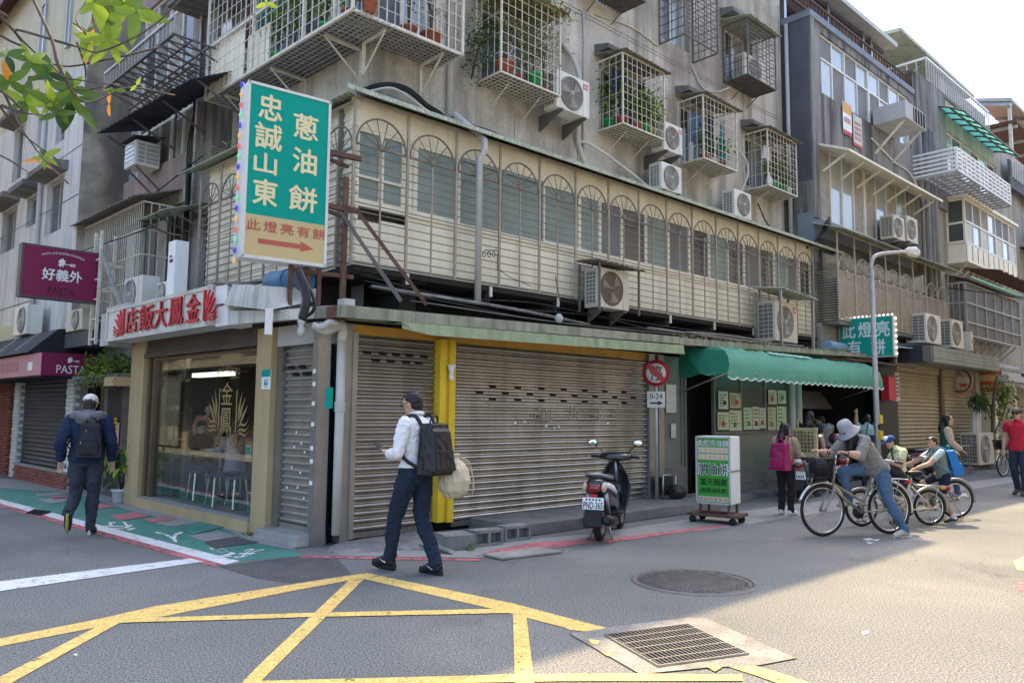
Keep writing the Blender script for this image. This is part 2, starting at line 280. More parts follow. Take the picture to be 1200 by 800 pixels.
def glyphs(txt,bold=0.0):
 k=(txt,bold)
 if k in _TX:return _TX[k]
 cu=bpy.data.curves.new('lettering','FONT');cu.body=txt;cu.size=1;cu.resolution_u=3;cu.offset=bold;cu.fill_mode='FRONT'
 o=bpy.data.objects.new('lettering',cu);COL.objects.link(o)
 dg=bpy.context.evaluated_depsgraph_get();dg.update()
 me=bpy.data.meshes.new_from_object(o.evaluated_get(dg))
 vs=[v.co.copy()for v in me.vertices];fs=[tuple(p.vertices)for p in me.polygons]
 bpy.data.objects.remove(o);bpy.data.curves.remove(cu);bpy.data.meshes.remove(me)
 x0=min(v.x for v in vs);x1=max(v.x for v in vs);y0=min(v.y for v in vs);y1=max(v.y for v in vs)
 vs=[((v.x-x0)/max(x1-x0,1e-6),(v.y-y0)/max(y1-y0,1e-6))for v in vs]
 _TX[k]=(vs,fs,(x1-x0)/max(y1-y0,1e-6));return _TX[k]
def put_text(mb,txt,p,ux,uz,w,h,bold=0.0,m=0,fit=False,shear=0.0,arc=0.0):
 """lettering with lower-left corner p, filling w x h in the plane (ux, uz)"""
 vs,fs,asp=glyphs(txt);p=Vector(p);ux=Vector(ux);uz=Vector(uz)
 if fit:w2=min(w,h*asp);p=p+ux*(w-w2)/2;w=w2
 nn=ux.cross(uz).normalized()
 d=bold*h*.75;sh=((0,0),)if bold<=.004 else((d,0),(-d,0),(0,d),(0,-d))
 for k,(a,c)in enumerate(sh):
  mb.add([p+ux*(u*w+shear*v*h+a)+uz*(v*h+arc*(1-(2*u-1)**2)+c)+nn*(.0004*k)for u,v in vs],fs,m)
 return mb
X_,Y_,Z_=Vector((1,0,0)),Vector((0,1,0)),Vector((0,0,1))
def ribbed(x0,x1,z0,z1,y,pitch,depth,m=0,mb=None):
 """corrugated vertical sheet (ribs run along z), real relief"""
 mb=mb or MB();n=max(2,int((x1-x0)/pitch)*2);vs=[];fs=[]
 for i in range(n+1):
  x=x0+(x1-x0)*i/n;yy=y+(depth if i%2 else 0)
  vs+=[(x,yy,z0),(x,yy,z1)]
 for i in range(n):fs.append((2*i,2*i+2,2*i+3,2*i+1))
 return mb.add(vs,fs,m)
def sheet(a,b,c,d,n,amp,thick=.012,m=0,mb=None,sag=0.0,jag=0.0):
 """corrugated sheet a-b (upper edge) to d-c (lower edge) with n waves along a-b"""
 mb=mb or MB();a,b,c,d=map(Vector,(a,b,c,d));nrm=(b-a).cross(d-a).normalized()
 if nrm.z<0:nrm=-nrm
 k=n*4;top=[]
 for i in range(k+1):
  t=i/k;off=nrm*amp*math.sin(2*math.pi*n*t);p=a.lerp(b,t)+off;q=d.lerp(c,t)+off
  if jag:q=q+(q-p).normalized()*random.uniform(-jag,jag)
  mid=(p+q)/2-Vector((0,0,sag))
  top+=[p,mid,q]
 vs=top+[p-nrm*thick for p in top];o=len(top);fs=[]
 for i in range(k):
  for j in range(2):
   q=(3*i+j,3*i+j+1,3*i+4+j,3*i+3+j);fs.append(q);fs.append(tuple(o+x for x in reversed(q)))
  fs.append((3*i+2,o+3*i+2,o+3*i+5,3*i+5));fs.append((3*i,3*i+3,o+3*i+3,o+3*i))
 for i in(0,3*k):
  for j in range(2):fs.append((i+j,o+i+j,o+i+j+1,i+j+1))
 return mb.add(vs,fs,m)
def leaf_mesh(name,mt,l=1.0,w=.4,fold=.12,droop=.2,tipw=.5):
 b=MB();n=6;vs=[]
 for i in range(n+1):
  t=i/n;ww=w/2*math.sin(math.pi*min(1,t**tipw*.98+.02))**.8;z=-droop*t*t*l
  vs+=[(-ww,t*l,z+fold*ww),(0,t*l,z),(ww,t*l,z+fold*ww)]
 fs=[]
 for i in range(n):fs+=[(3*i,3*i+1,3*i+4,3*i+3),(3*i+1,3*i+2,3*i+5,3*i+4)]
 b.add(vs,fs,0,True);return b.mesh(name,mt)
def scatter_leaves(mb,n,pick,size,mi=(0,),asp=.45,rng=random,down=.3):
 """n small bent leaves; pick() gives (position, outward direction)"""
 for _ in range(n):
  p,o=pick();p=Vector(p);l=size*rng.uniform(.6,1.3)
  d=(Vector(o)*.8+Vector((rng.gauss(0,.6),rng.gauss(0,.6),rng.gauss(0,.5)-down))).normalized()
  s=d.cross(Vector((rng.gauss(0,.4),rng.gauss(0,.4),1))).normalized()*l*asp/2;u=s.cross(d).normalized()*l*.12
  mb.add([p,p+d*l*.5+s+u,p+d*l,p+d*l*.5-s+u],[(0,1,2),(0,2,3)],rng.choice(mi))
 return mb
# --- ground
def gpoly(pts,z):return[tuple(ground(px,py,z))for px,py in pts]
def flat(name,polys,mt,z,kind='structure'):
 b=MB()
 for p in polys:
  n=len(p);b.add(gpoly(p,z)+gpoly(p,.0004),[tuple(range(n))]+[(i,(i+1)%n,n+(i+1)%n,n+i)for i in range(n)])
 return struct(name,b,mt)
b=MB()
b.quad((-320,-200,0),(320,-200,0),(320,420,0),(-320,420,0));struct('road',b,M['asphalt'])
flat('asphalt_patch',[[(255,663.5),(300,657),(355,651),(395,653),(412,672),(340,683),(300,677)]],M['asphalt_dark'],.002)
flat('walking_lane',[[(-60,560),(0,571),(90,578),(150,597),(215,612),(262,619),(300,636),(345,645),(355,650),(281,657),(0,584.5),(-60,569)]],M['lineg'],.002)
flat('edge_line',[[(-60,568.5),(0,584.5),(281,657),(263,661),(0,589.5),(-60,573)]],M['linew'],.0035)
flat('edge_line',[[(-60,573),(0,589.5),(263,661),(250,663.5),(0,593.5),(-60,576)],[(352,650),(420,651.3),(565,654.3),(562,656.8),(420,654.4),(352,652.8)],[(553,652),(585,642),(620,636),(700,630),(700,634.5),(660,640),(635,642),(590,648)],[(700,632.5),(775,623),(848,613.5),(850,616.5),(775,626.5),(712,636)]],M['linep'],.005)
flat('stop_line',[[(-40,684.5),(0,680.6),(223.5,653.6),(238.5,657.5),(0,692),(-40,698)]],M['linew'],.0055)
flat('box_junction_marking',[[(0,747.5),(114,725),(180,710),(360,681.5),(420,672.2),(430.5,671),(423,677),(399,681.5),(360,688.5),(192,721.5),(120,733),(0,756.5),(-60,768),(-60,759)],[(430.5,671),(600,706),(660,722),(720,737.5),(717,742),(669,737.5),(660,734.3),(579,713.5),(423,677)]],M['liney'],.004)
flat('box_junction_marking',[[(414,674.5),(427,677.5),(309,794),(283,822),(262,822),(300,782)],[(115.5,732.5),(141,728.5),(18,797),(-20,818),(-40,812),(0,792.5)],[(601,717.5),(617,721),(626,800),(628,815),(604,815),(603.5,797)]],M['liney'],.0055)
flat('box_junction_marking',[[(165,723.5),(360,717.5),(594,712.5),(600,717.5),(360,722.3),(300,724.5),(138,729)],[(306,797),(600,789.5),(740,788.4),(870,790),(870,797),(660,797.3),(300,803)],[(837,775),(864,774),(905,785),(975,808),(930,806),(884,790)]],M['liney'],.007)
flat('concrete_surround',[[(667.5,742),(720,733.5),(810,722.5),(828,724),(933,770.5),(885,779.5),(835,781),(750,789)]],M['ramp'],.0085)
flat('paint_flake',[[(690,748),(703,750),(700,754),(692,753)],[(704,763),(716,765),(712,768)],[(826,779),(838,776),(846,781),(838,786)]],M['liney'],.0105)
flat('paint_flake',[[(1011,631),(1019,629.5),(1024,631.5),(1017,633.5)],[(1022,632),(1031,631),(1028,633.6)],[(1014,635),(1024,634.5),(1020,637)],[(150,619),(153,618),(154,620)],[(85,766),(91,765),(90,768)],[(1010,740),(1017,738),(1019,741),(1012,743)]],M['linew'],.005)
flat('paint_patch',[[(1187,657),(1206,649),(1206,669),(1192,667)]],M['tan'],.004)
flat('paint_patch',[[(1191,683),(1206,677),(1206,696),(1194,691)]],M['linep'],.004)
def fp(fr,x0,x1,y0,y1,z):return[tuple(fr.W(*p))for p in((x0,y0,z),(x1,y0,z),(x1,y1,z),(x0,y1,z))]
b=MB();b.add(gpoly([(385,650),(405,636),(530,640),(700,624),(860,600),(1200,556),(1300,540),(1300,546),(1200,563),(850,618),(700,635),(560,653),(470,652)],.003),[tuple(range(13))]);struct('pavement',b,M['tile_g'])
b=MB();b.add(gpoly([(0,560),(75,565),(150,588),(311,624),(340,640),(350,645),(300,636),(262,619),(215,612),(150,597),(90,578),(0,571)],.005),[tuple(range(12))]);struct('pavement',b,M['tile_g'])
pv=Th('paving_patchwork','row of pink, grey and dark paving slabs let into the green lane before the restaurant','paving',FW,(0,0,0))
for k,(pts,mt)in enumerate([([(127,604.5),(159,600),(176,605),(143,609.8)],'tile_p'),([(168,608.3),(197,605.5),(206,608.7),(180,612.4)],'tile_p'),([(181,613),(207,609.3),(236,611.5),(203,617.5)],'tile_g'),([(203,618),(237,612),(263,617.5),(226,626.5)],'lineg'),([(221,628),(255,622.5),(280,628.6),(240,634.8)],'tile_g'),([(240,635.6),(275,629.6),(303,635.5),(253,642)],'asphalt_dark'),([(105,592.5),(122,590),(135,594),(113,597)],'tile_p'),([(58,582),(78,580.5),(86,583.5),(62,585)],'tile_p'),([(42,579),(70,577.2),(76,579.6),(44,581.5)],'tile_g'),([(44,585.8),(76,583),(92,587),(60,590)],'tile_g')]):
 b=MB();lo=[Vector(p)for p in gpoly(pts,.004)];hi=[p+Vector((0,0,.010))for p in lo];b.hexa(lo,hi)
 pv.part('slab',b,M[mt])
lt=MB()
for txt,q in(('行',[(124,619),(163,622),(152,610.5),(122,611.5)]),('人',[(190,634),(222,635),(215,622.5),(180,622.5)]),('優',[(232,646),(262,653.5),(282,650),(250,637.5)]),('先',[(266,655),(286,653),(312,643),(292,642)])):
 c=[Vector(p)for p in gpoly(q,.0075)]
 vs,fs,_=glyphs(txt,.02)
 lt.add([(c[0].lerp(c[1],1-u)).lerp(c[3].lerp(c[2],1-u),1-v)for u,v in vs],fs)
struct('lane_lettering',lt,M['linew'])
mc=ground(813,681.5);R1=.575
T=Th('manhole_cover','large round cast iron manhole cover with tread pattern flush in the road','manhole',FW,tuple(mc))
b=MB();b.lathe([(R1-.045,.0),(R1-.04,.014),(R1,.014),(R1+.01,.0)],mc,n=48);T.part('rim',b,M['iron'])
b=MB();b.lathe([(0,.008),(R1-.05,.008),(R1-.05,0)],mc,n=48);T.part('lid',b,M['iron'])
b=MB();ca,sa=math.cos(.5),math.sin(.5)
for i in range(-9,10):
 for j in range(-9,10):
  x,y=i*.056,j*.056
  if math.hypot(x,y)>R1-.075:continue
  dx,dy=(.02,.009)if(i+j)%2 else(.009,.02)
  q=[(x-dx,y-dy),(x+dx,y-dy),(x+dx,y+dy),(x-dx,y+dy)]
  q=[(mc.x+ca*a-sa*c,mc.y+sa*a+ca*c)for a,c in q]
  b.hexa([(a,c,.008)for a,c in q],[(a,c,.0145)for a,c in q])
T.part('tread',b,M['iron'],kind='stuff')
gc=[Vector(p)for p in gpoly([(708,744.4),(771,781.3),(878,766.3),(805.5,731.3)],.010)]
def bl(u,v,dz=0):p=gc[0].lerp(gc[1],u).lerp(gc[3].lerp(gc[2],u),v);return(p.x,p.y,p.z+dz)
T=Th('drain_grate','square steel drain grating set in a pale concrete surround','drain',FW,tuple(gc[0]))
b=MB();b.quad(bl(0,0,-.001),bl(1,0,-.001),bl(1,1,-.001),bl(0,1,-.001));T.part('pit',b,M['dark'])
b=MB();e=.018
for(u0,v0,u1,v1)in((0,0,1,e),(0,1-e,1,1),(0,e,e,1-e),(1-e,e,1,1-e)):
 b.hexa([bl(u0,v0),bl(u1,v0),bl(u1,v1),bl(u0,v1)],[bl(u0,v0,.012),bl(u1,v0,.012),bl(u1,v1,.012),bl(u0,v1,.012)])
T.part('frame',b,M['steel'])
for i in range(1,6):
 u=i/6;b=MB();b.hexa([bl(u-.008,e),bl(u+.008,e),bl(u+.008,1-e),bl(u-.008,1-e)],[bl(u-.008,e,.012),bl(u+.008,e,.012),bl(u+.008,1-e,.012),bl(u-.008,1-e,.012)]);T.part('bearing_bar',b,M['steel'])
b=MB()
for i in range(1,22):
 v=i/22;b.hexa([bl(e,v-.0045),bl(1-e,v-.0045),bl(1-e,v+.0045),bl(e,v+.0045)],[bl(e,v-.0045,.011),bl(1-e,v-.0045,.011),bl(1-e,v+.0045,.011),bl(e,v+.0045,.011)])
T.part('cross_bars',b,M['steel'],kind='stuff')
sg=[Vector(p)for p in gpoly([(30,601.5),(48,603.5),(60,600),(40,597)],.009)]
T=Th('small_drain_cover','small dark iron drain cover beside the pink edge line','drain',FW,tuple(sg[0]))
b=MB();b.hexa(sg,[p+Vector((0,0,.008))for p in sg]);T.part('lid',b,M['iron'])
b=MB()
for i in range(8):
 u=(i+.5)/8;p=sg[0].lerp(sg[1],u);q=sg[3].lerp(sg[2],u);b.tube([p+Vector((0,0,.009)),q+Vector((0,0,.009))],.012,4)
T.part('rib',b,M['rubber'])
b=MB();q=[Vector(p)for p in gpoly([(566,650.5),(588,655.6),(659,647.5),(631,642.5)],.009)];b.hexa(q,[p+Vector((0,0,.02))for p in q])
T=Th('concrete_cover_plate','flat grey concrete cover plate lying beside the two cinder blocks','cover',FW,tuple(q[0]));T.part('plate',b,M['concrete'])
# --- bldA
YW=1.05
def roomwall(mb,x0,x1,y,z0,z1,holes,th=.25,m=0):
 """wall front at y with rectangular openings (x0,x1,z0,z1), real reveals"""
 xs=sorted({x0,x1,*[h[0]for h in holes],*[h[1]for h in holes]});zs=sorted({z0,z1,*[h[2]for h in holes],*[h[3]for h in holes]})
 for i in range(len(xs)-1):
  for j in range(len(zs)-1):
   cx,cz=(xs[i]+xs[i+1])/2,(zs[j]+zs[j+1])/2
   if any(h[0]<cx<h[1]and h[2]<cz<h[3]for h in holes):continue
   mb.quad((xs[i],y,zs[j]),(xs[i+1],y,zs[j]),(xs[i+1],y,zs[j+1]),(xs[i],y,zs[j+1]),m)
 for h in holes:
  a,c,d,e=h;r=y+th
  mb.quad((a,y,d),(a,r,d),(a,r,e),(a,y,e),m);mb.quad((c,y,d),(c,y,e),(c,r,e),(c,r,d),m)
  mb.quad((a,y,d),(c,y,d),(c,r,d),(a,r,d),m);mb.quad((a,y,e),(a,r,e),(c,r,e),(c,y,e),m)
 return mb
def window(T,x0,x1,y,z0,z1,cols=2,rows=None,fm='alu',panes=('pane_dark',),fw=.045,depth=.06,top=0,parent=None):
 """framed window: frame part with pane sub-parts"""
 f=MB();f.box(x0,x1,y,y+depth,z0,z0+fw);f.box(x0,x1,y,y+depth,z1-fw,z1)
 f.box(x0,x0+fw,y,y+depth,z0+fw,z1-fw);f.box(x1-fw,x1,y,y+depth,z0+fw,z1-fw)
 zt=z1-top if top else None
 w=(x1-x0)/cols
 for i in range(1,cols):f.box(x0+i*w-fw/2,x0+i*w+fw/2,y+.003,y+depth,z0+fw,z1-fw)
 if zt:f.box(x0+fw,x1-fw,y+.006,y+depth,zt-fw/2,zt+fw/2)
 fo=T.part('window',f,M[fm],parent)
 k=0
 for i in range(cols):
  for(a,c)in(((z0,zt),(zt,z1))if zt else((z0,z1),)):
   p=MB();yy=y+depth*.55+(.012 if i%2 else 0);p.box(x0+i*w+fw*.4,x0+(i+1)*w-fw*.4,yy,yy+.008,a+fw*.4,c-fw*.4)
   T.part('pane',p,M[panes[k%len(panes)]],fo);k+=1
 return fo
KW=FR.W(.54,.30,0)
KL=FL.L(KW);YLC=KL.y;XLC=KL.x
WC=FR.W(1.21,YW,0);WCL=FL.L(WC);YLW=WCL.y
A=Th('corner_apartment_building','weathered grey four storey corner apartment block over the shuttered shops','building',FR,(0,0,0))
XE=13.32;ZR=15.1
holes3=[(3.3,4.4,6.95,8.25),(6.3,7.3,6.95,8.2),(8.9,9.9,6.95,8.2),(11.5,12.6,6.95,8.2),(1.35,2.3,7.1,8.6)]
holes4=[(5.6,6.7,9.4,10.8),(8.25,9.25,9.4,10.7),(10.7,11.75,9.35,10.6),(2.9,4.3,9.9,11.2)]
b=MB();roomwall(b,1.21,XE,YW,5.2,ZR,holes3+holes4)
b.quad((XE,YW,0),(XE,YW+9,0),(XE,YW+9,ZR),(XE,YW,ZR))
A.part('wall',b,M['wall_a'])
for h in holes3+holes4:
 window(A,h[0],h[1],YW+.14,h[2],h[3],2,panes=('pane_dark','pane_sky','screen'))
for(x0,x1,z)in[(6.1,7.45,8.32),(8.7,10.05,8.3),(11.3,12.7,8.28),(3.1,4.5,8.35),(10.5,11.95,10.72),(8.1,9.4,10.85)]:
 b=MB();b.prism([(YW,z),(YW-.34,z+.02),(YW-.34,z+.11),(YW,z+.2)],'x',x0,x1);A.part('window_hood',b,M['concrete_dk'])
b=MB();b.box(1.16,XE+.05,YW-.12,YW+9,ZR,ZR+.35);A.part('parapet',b,M['wall_a'])
def Lp(p):q=FR.L(FL.W(*p));return(q.x,q.y,q.z)
class MBL(MB):
 """mesh builder whose coordinates are given in the left-street frame but stored in the right-street one"""
 def mesh(s,name,mats,base=(0,0,0),bevel=0,weld=False):
  s.v=[Lp(p)for p in s.v];return MB.mesh(s,name,mats,base,bevel,weld)
XL0=-5.75
b=MBL();roomwall(b,XL0,WCL.x,YLW,2.9,ZR,[(-5.1,-4.1,5.75,7.0),(-4.0,-2.3,7.2,8.6),(-2.0,-1.15,7.2,8.6),(-4.6,-3.2,9.6,11),(-2.4,-1.2,9.6,11)])
A.part('wall',b,M['wall_a'])
for h in[(-5.1,-4.1,5.75,7.0),(-4.0,-2.3,7.2,8.6),(-2.0,-1.15,7.2,8.6)]:
 f=MBL();x0,x1,z0,z1=h;y=YLW+.12
 for q in((x0,x1,z0,z0+.05),(x0,x1,z1-.05,z1),(x0,x0+.05,z0,z1),(x1-.05,x1,z0,z1),((x0+x1)/2-.03,(x0+x1)/2+.03,z0,z1)):f.box(q[0],q[1],y,y+.06,q[2],q[3])
 fo=A.part('window',f,M['alu'])
 for k in range(2):
  p=MBL();xm=x0+(x1-x0)/2*k;p.box(xm+.05,xm+(x1-x0)/2-.03,y+.03,y+.04,z0+.04,z1-.04);A.part('pane',p,M['pane_sky' if k==0 else 'pane_dark'],fo)
b=MBL();b.box(-5.75,-5.2,YLW-.35,YLW,2.9,ZR-1.2);A.part('pilaster',b,M['wall_bw'])
b=MBL();b.box(-5.2,-4.0,YLW-.12,YLW-.003,5.2,5.72);A.part('spandrel',b,M['wall_bw'])
b=MB();b.quad((1.21,YW,ZR+.3),(XE,YW,ZR+.3),(XE,YW+9,ZR+.3),(*Lp((XL0,YLW,ZR+.3)),));A.part('roof',b,M['concrete_dk'])
b=MB()
for z in(5.95,8.95,9.02):
 b.box(1.22,XE-.02,YW-.004,YW-.001,z,z+.012)
A.part('joint',b,M['wall_bw'])
for x in(4.05,5.62,7.6,9.85,11.3):b=MB();b.box(x,x+.012,YW-.004,YW-.001,5.3,6.6);A.part('joint',b,M['wall_bw'])
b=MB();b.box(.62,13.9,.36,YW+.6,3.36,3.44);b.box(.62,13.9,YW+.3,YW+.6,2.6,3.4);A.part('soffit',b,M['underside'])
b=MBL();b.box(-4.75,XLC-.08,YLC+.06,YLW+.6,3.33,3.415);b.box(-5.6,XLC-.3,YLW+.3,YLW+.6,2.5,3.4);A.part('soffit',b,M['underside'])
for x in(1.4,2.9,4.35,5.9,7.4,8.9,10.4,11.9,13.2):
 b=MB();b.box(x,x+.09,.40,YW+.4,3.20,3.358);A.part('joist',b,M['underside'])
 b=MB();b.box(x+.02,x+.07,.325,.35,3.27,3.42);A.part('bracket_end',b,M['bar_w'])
YS=.44;Z0,Z1=3.44,5.62
NB=16;PW=(14.05-.54)/NB
E_=Th('enclosed_balcony','long cream panelled second floor balcony with green and dark window panes','balcony',FR,(.54,YS,Z0))
for i in range(NB*2):
 x0=.66+i*(13.88-.66)/(NB*2);x1=x0+(13.88-.66)/(NB*2)-.008
 zt=4.23 if x0>1.45 else(4.05 if x0<1.0 else 4.1)
 b=MB();b.box(x0,x1,YS,YS+.05,Z0,zt);E_.part('siding_panel',b,M['cream'])
b=MB();b.box(.6,13.95,YS-.01,YS+.06,5.30,5.68);E_.part('head_board',b,M['cream'])
b=MB();b.box(.6,13.95,YS-.03,YS+.05,4.232,4.30);E_.part('sill_board',b,M['cream2'])
b=MB();b.box(.58,13.95,YS+.30,YS+.34,Z0,5.65);E_.part('back_panel',b,M['screen'])
edges=[.66,1.06,1.42,1.62,2.42,3.28,4.15,5.02,5.55,6.15,6.85,7.55,8.25,8.95,9.65,10.3,10.95,11.6,12.2,12.8,13.35,13.9]
for i in range(len(edges)-1):
 x0,x1=edges[i],edges[i+1]
 pn='cream' if i==2 else('pane_green' if i<8 else['pane_dark','screen','pane_dark','pane_green','screen','pane_dark','pane_green'][i%7])
 f=MB();z0=4.302 if i>2 else 4.302
 f.box(x0,x0+.035,YS,YS+.055,z0,5.30);f.box(x1-.035,x1,YS,YS+.055,z0,5.30);f.box(x0+.035,x1-.035,YS,YS+.055,5.25,5.30);f.box(x0+.035,x1-.035,YS,YS+.055,z0,z0+.04)
 if i in(0,1):f.box(x0+.035,x1-.035,YS-.004,YS+.055,4.62,4.66)
 fo=E_.part('window',f,M['cream2']if(i>7 or i<3)else M['pane_green' if i in(4,5)else 'cream2'])
 p=MB();p.box(x0+.03,x1-.03,YS+.03,YS+.038,z0+.03,5.26);E_.part('pane',p,M[pn],fo)
E2=Th('clapboard_balcony','cream clapboard second floor balcony side above the restaurant sign','balcony',FL,(XLC,YLC+.14,3.42))
for k in range(17):
 z=3.42+k*.125;ys=YLC+.14
 for(xa,xb)in(((-4.72,-3.72),(-3.12,XLC-.1))if 5<k<14 else((-4.72,XLC-.1),)):
  b=MB();b.prism([(ys-.022,z),(ys,z+.125),(ys+.02,z+.125),(ys+.02,z)],'x',xa,xb);E2.part('siding_board',b,M['cream'])
window(E2,-3.72,-3.12,YLC+.12,4.17,5.17,2,panes=('pane_dark','screen'))
b=MB();b.box(-4.72,XLC-.1,YLC+.12,YLC+.17,5.545,5.62);E2.part('head_board',b,M['cream'])
def arched_grille(fr,x0,x1,y,z0,z1,zh,nb,label,side=None,mt='bar',rails=15,ends=True,amp=1.0):
 T=Th('arched_window_grille',label,'window grille',fr,(x0,y,z0))
 w=(x1-x0)/nb;mtt=M[mt]
 am=MB()
 r=w*.46;hz=min(r*1.02,(z1-zh)*.93)
 am.tube([(r*math.cos(t),0,hz*math.sin(t))for t in[math.pi*i/14 for i in range(15)]],.014,5)
 for a in(22,50,77,103,130,158):
  t=R_(a);am.tube([(.04*math.cos(t),0,.04*math.sin(t)),(r*.97*math.cos(t),0,hz*.97*math.sin(t))],.008,4)
 am.lathe([(0,-.012),(.05,-.012),(.055,0),(0,.004)],(0,0,.01),'y',12)
 ame=am.mesh('arch',M['bar_dk']if mt=='bar' else mtt)
 for i in range(nb+1):
  x=x0+i*w;T.bar('post',mtt,(x,y,z0),(x,y,z1),.034,.03)
  if i<nb:
   T.bar('mullion',mtt,(x+w/2,y+.005,z0),(x+w/2,y+.005,zh),.020,.018)
   T.put('arch',ame,(x+w/2,y-.004,zh))
 for k in range(rails):
  z=z0+.02+(zh-z0-.02)*k/(rails-1)
  T.bar('rail',M['bar_dk']if mt=='bar' else mtt,(x0,y+.012,z),(x1,y+.012,z),.012 if 0<k<rails-1 else.028)
 T.bar('rail',mtt,(x0,y,z1),(x1,y,z1),.035)
 if side:
  for k in range(rails):
   z=z0+.02+(zh-z0-.02)*k/(rails-1)
   T.bar('return_bar',mtt,(side,y+.01,z),(side,y+.62,z),.011)
  for j in range(1,4):T.bar('return_post',mtt,(side,y+.2*j,z0),(side,y+.2*j,z1),.02)
 return T
GA=arched_grille(FR,.54,14.05,.30,3.44,5.62,5.02,NB,'long tan arched bar grille along the right street second floor',side=14.05)
GB=arched_grille(FL,-4.75,XLC,YLC,3.42,5.56,4.95,6,'shorter tan arched bar grille behind the big green sign')
b=MB();sheet((1.2,1.04,5.98),(14.55,1.04,5.98),(14.55,.10,5.66),(.30,.10,5.66),120,.008,.012,mb=b)
T=Th('eave_sheet','mossy pale green sheet eave above the long arched grille','eave',FR,(.36,1.04,5.98));T.part('roof_sheet',b,M['tin_pale'])
b=MB();b.box(.3,14.5,.09,.11,5.60,5.66);T.part('fascia',b,M['tin_pale'])
b=MB();sheet((-5.2,YLW-.02,5.95),(WCL.x,YLW-.02,5.95),(XLC+.12,YLC-.2,5.6),(-5.25,YLC-.2,5.6),44,.008,.012,mb=b)
T=Th('eave_sheet','short pale green eave with dry weeds above the left arched grille','eave',FL,(-5.2,YLW,5.95));T.part('roof_sheet',b,M['tin_pale'])
b=MB();scatter_leaves(b,160,lambda:((random.uniform(-4.6,-2.6),YLC-.05+random.uniform(-.1,.3),5.66+random.uniform(0,.16)),(0,-.3,.6)),.1,asp=.3);T.part('dry_weeds',b,M['leaf_dry'],kind='stuff')
# --- cages
def ac_unit(fr,x0,x1,yf,z0,z1,label,depth=.30,cm='ac',fanm='fan',fx=.36,group='outdoor air conditioner units',bracket=True,logo=None,wall=None,sidegrid=True,roof=False):
 T=Th('air_conditioner',label,'air conditioner',fr,(x0,yf,z0),group)
 w,h=x1-x0,z1-z0;yb=yf+depth;mc=M[cm]
 b=MB();b.box(x0,x1,yf,yb,z0,z1);T.part('casing',b,mc,bevel=.014)
 r=min(h*.42,w*.34);cx,cz=x0+w*fx+.02,z0+h*.5
 b=MB();b.lathe([(0,-.004),(r,-.004),(r+.012,-.012),(r+.02,-.001)],(cx,yf,cz),'y',32);T.part('fan_recess',b,M['fandk'])
 b=MB()
 for k in range(3):
  a=2.1*k+.4;p=[]
  for s_,rr_ in((0,.15),(.0,.9),(.75,.93),(.45,.15)):p.append((cx+r*rr_*math.cos(a+s_),yf-.006-(.012 if s_>.3 else 0),cz+r*rr_*math.sin(a+s_)))
  b.add(p,[(0,1,2,3)])
 T.part('fan_blades',b,M['fan'])
 b=MB()
 for k in range(1,10):b.torus((cx,yf-.022,cz),r*k/9,.005 if k<9 else.009,'y',28,4)
 for k in range(8):
  a=k*math.pi/4;b.tube([(cx,yf-.02,cz),(cx+r*math.cos(a),yf-.022,cz+r*math.sin(a))],.0045,4)
 b.lathe([(0,-.036),(r*.13,-.034),(r*.16,-.02)],(cx,yf,cz),'y',12)
 T.part('fan_guard',b,M[fanm])
 b=MB();b.box(x0+w*.80-.003,x0+w*.80+.003,yf-.003,yf+.01,z0+.01,z1-.01);T.part('panel_seam',b,M['fan'])
 if sidegrid:
  b=MB();b.box(x0-.004,x0+.01,yf+.05,yb-.03,z0+.06,z1-.05);T.part('side_vent',b,M['fandk'])
  b=MB();n=9
  for k in range(n):
   z=z0+.07+(h-.14)*k/(n-1);b.box(x0-.012,x0-.003,yf+.04,yb-.02,z-.006,z+.006)
  for k in range(4):
   y=yf+.05+(depth-.09)*k/3;b.box(x0-.011,x0-.004,y-.004,y+.004,z0+.05,z1-.05)
  T.part('side_grid',b,mc)
 if logo:
  b=MB();b.box(x0+w*.80,x0+w*.95,yf-.004,yf,z1-h*.24,z1-h*.1);T.part('badge',b,M[logo])
  if logo=='red':
   b=MB()
   for q in range(2):
    for e in(0,1):b.box(x0+w*(.825+.06*q),x0+w*(.865+.06*q),yf-.006,yf-.0045,z1-h*(.21-.045*e),z1-h*(.185-.045*e))
   T.part('badge_mark',b,M['white'])
 if bracket:
  wy=wall if wall is not None else YW
  for x in(x0+w*.15,x0+w*.85):
   b=MB();b.box(x-.02,x+.02,yf-.03,wy,z0-.05,z0-.004);b.prism([(yf+.02,z0-.05),(wy,z0-.05),(wy,z0-.05-min(.4,wy-yf)*.55),(wy-.05,z0-.05-min(.4,wy-yf)*.5)],'x',x-.018,x+.018)
   T.part('bracket',b,M['bar_k'])
 if roof:
  b=MB();sheet((x0-.16,yb+.08,z1+.13),(x1+.16,yb+.08,z1+.13),(x1+.22,yf-.2,z1+.04),(x0-.22,yf-.2,z1+.07),9,.012,.014,mb=b,jag=.02);T.part('rain_cover',b,M['tin'])
  for x in(x0-.12,x1+.10):
   for y in(yf-.13,yb):T.bar('cover_post',M['bar_k'],(x,y,z0-.08),(x,y,z1+.06),.03)
 return T
ac_unit(FR,4.52,5.36,.52,6.70,7.36,'white air conditioner with red badge bracketed beside the widest potted plant cage',logo='red',wall=YW,fx=.42)
ac_unit(FR,7.52,8.14,.50,6.70,7.27,'white air conditioner tucked behind the second plant cage with navy laundry',logo='red',wall=YW,fx=.4)
ac_unit(FR,7.43,8.10,.5,5.90,6.44,'white air conditioner on black bracket just above the long eave, nearer one',wall=YW,fx=.44)
ac_unit(FR,10.05,10.75,.5,5.86,6.45,'white air conditioner on black bracket just above the long eave, farther one',wall=YW,fx=.5)
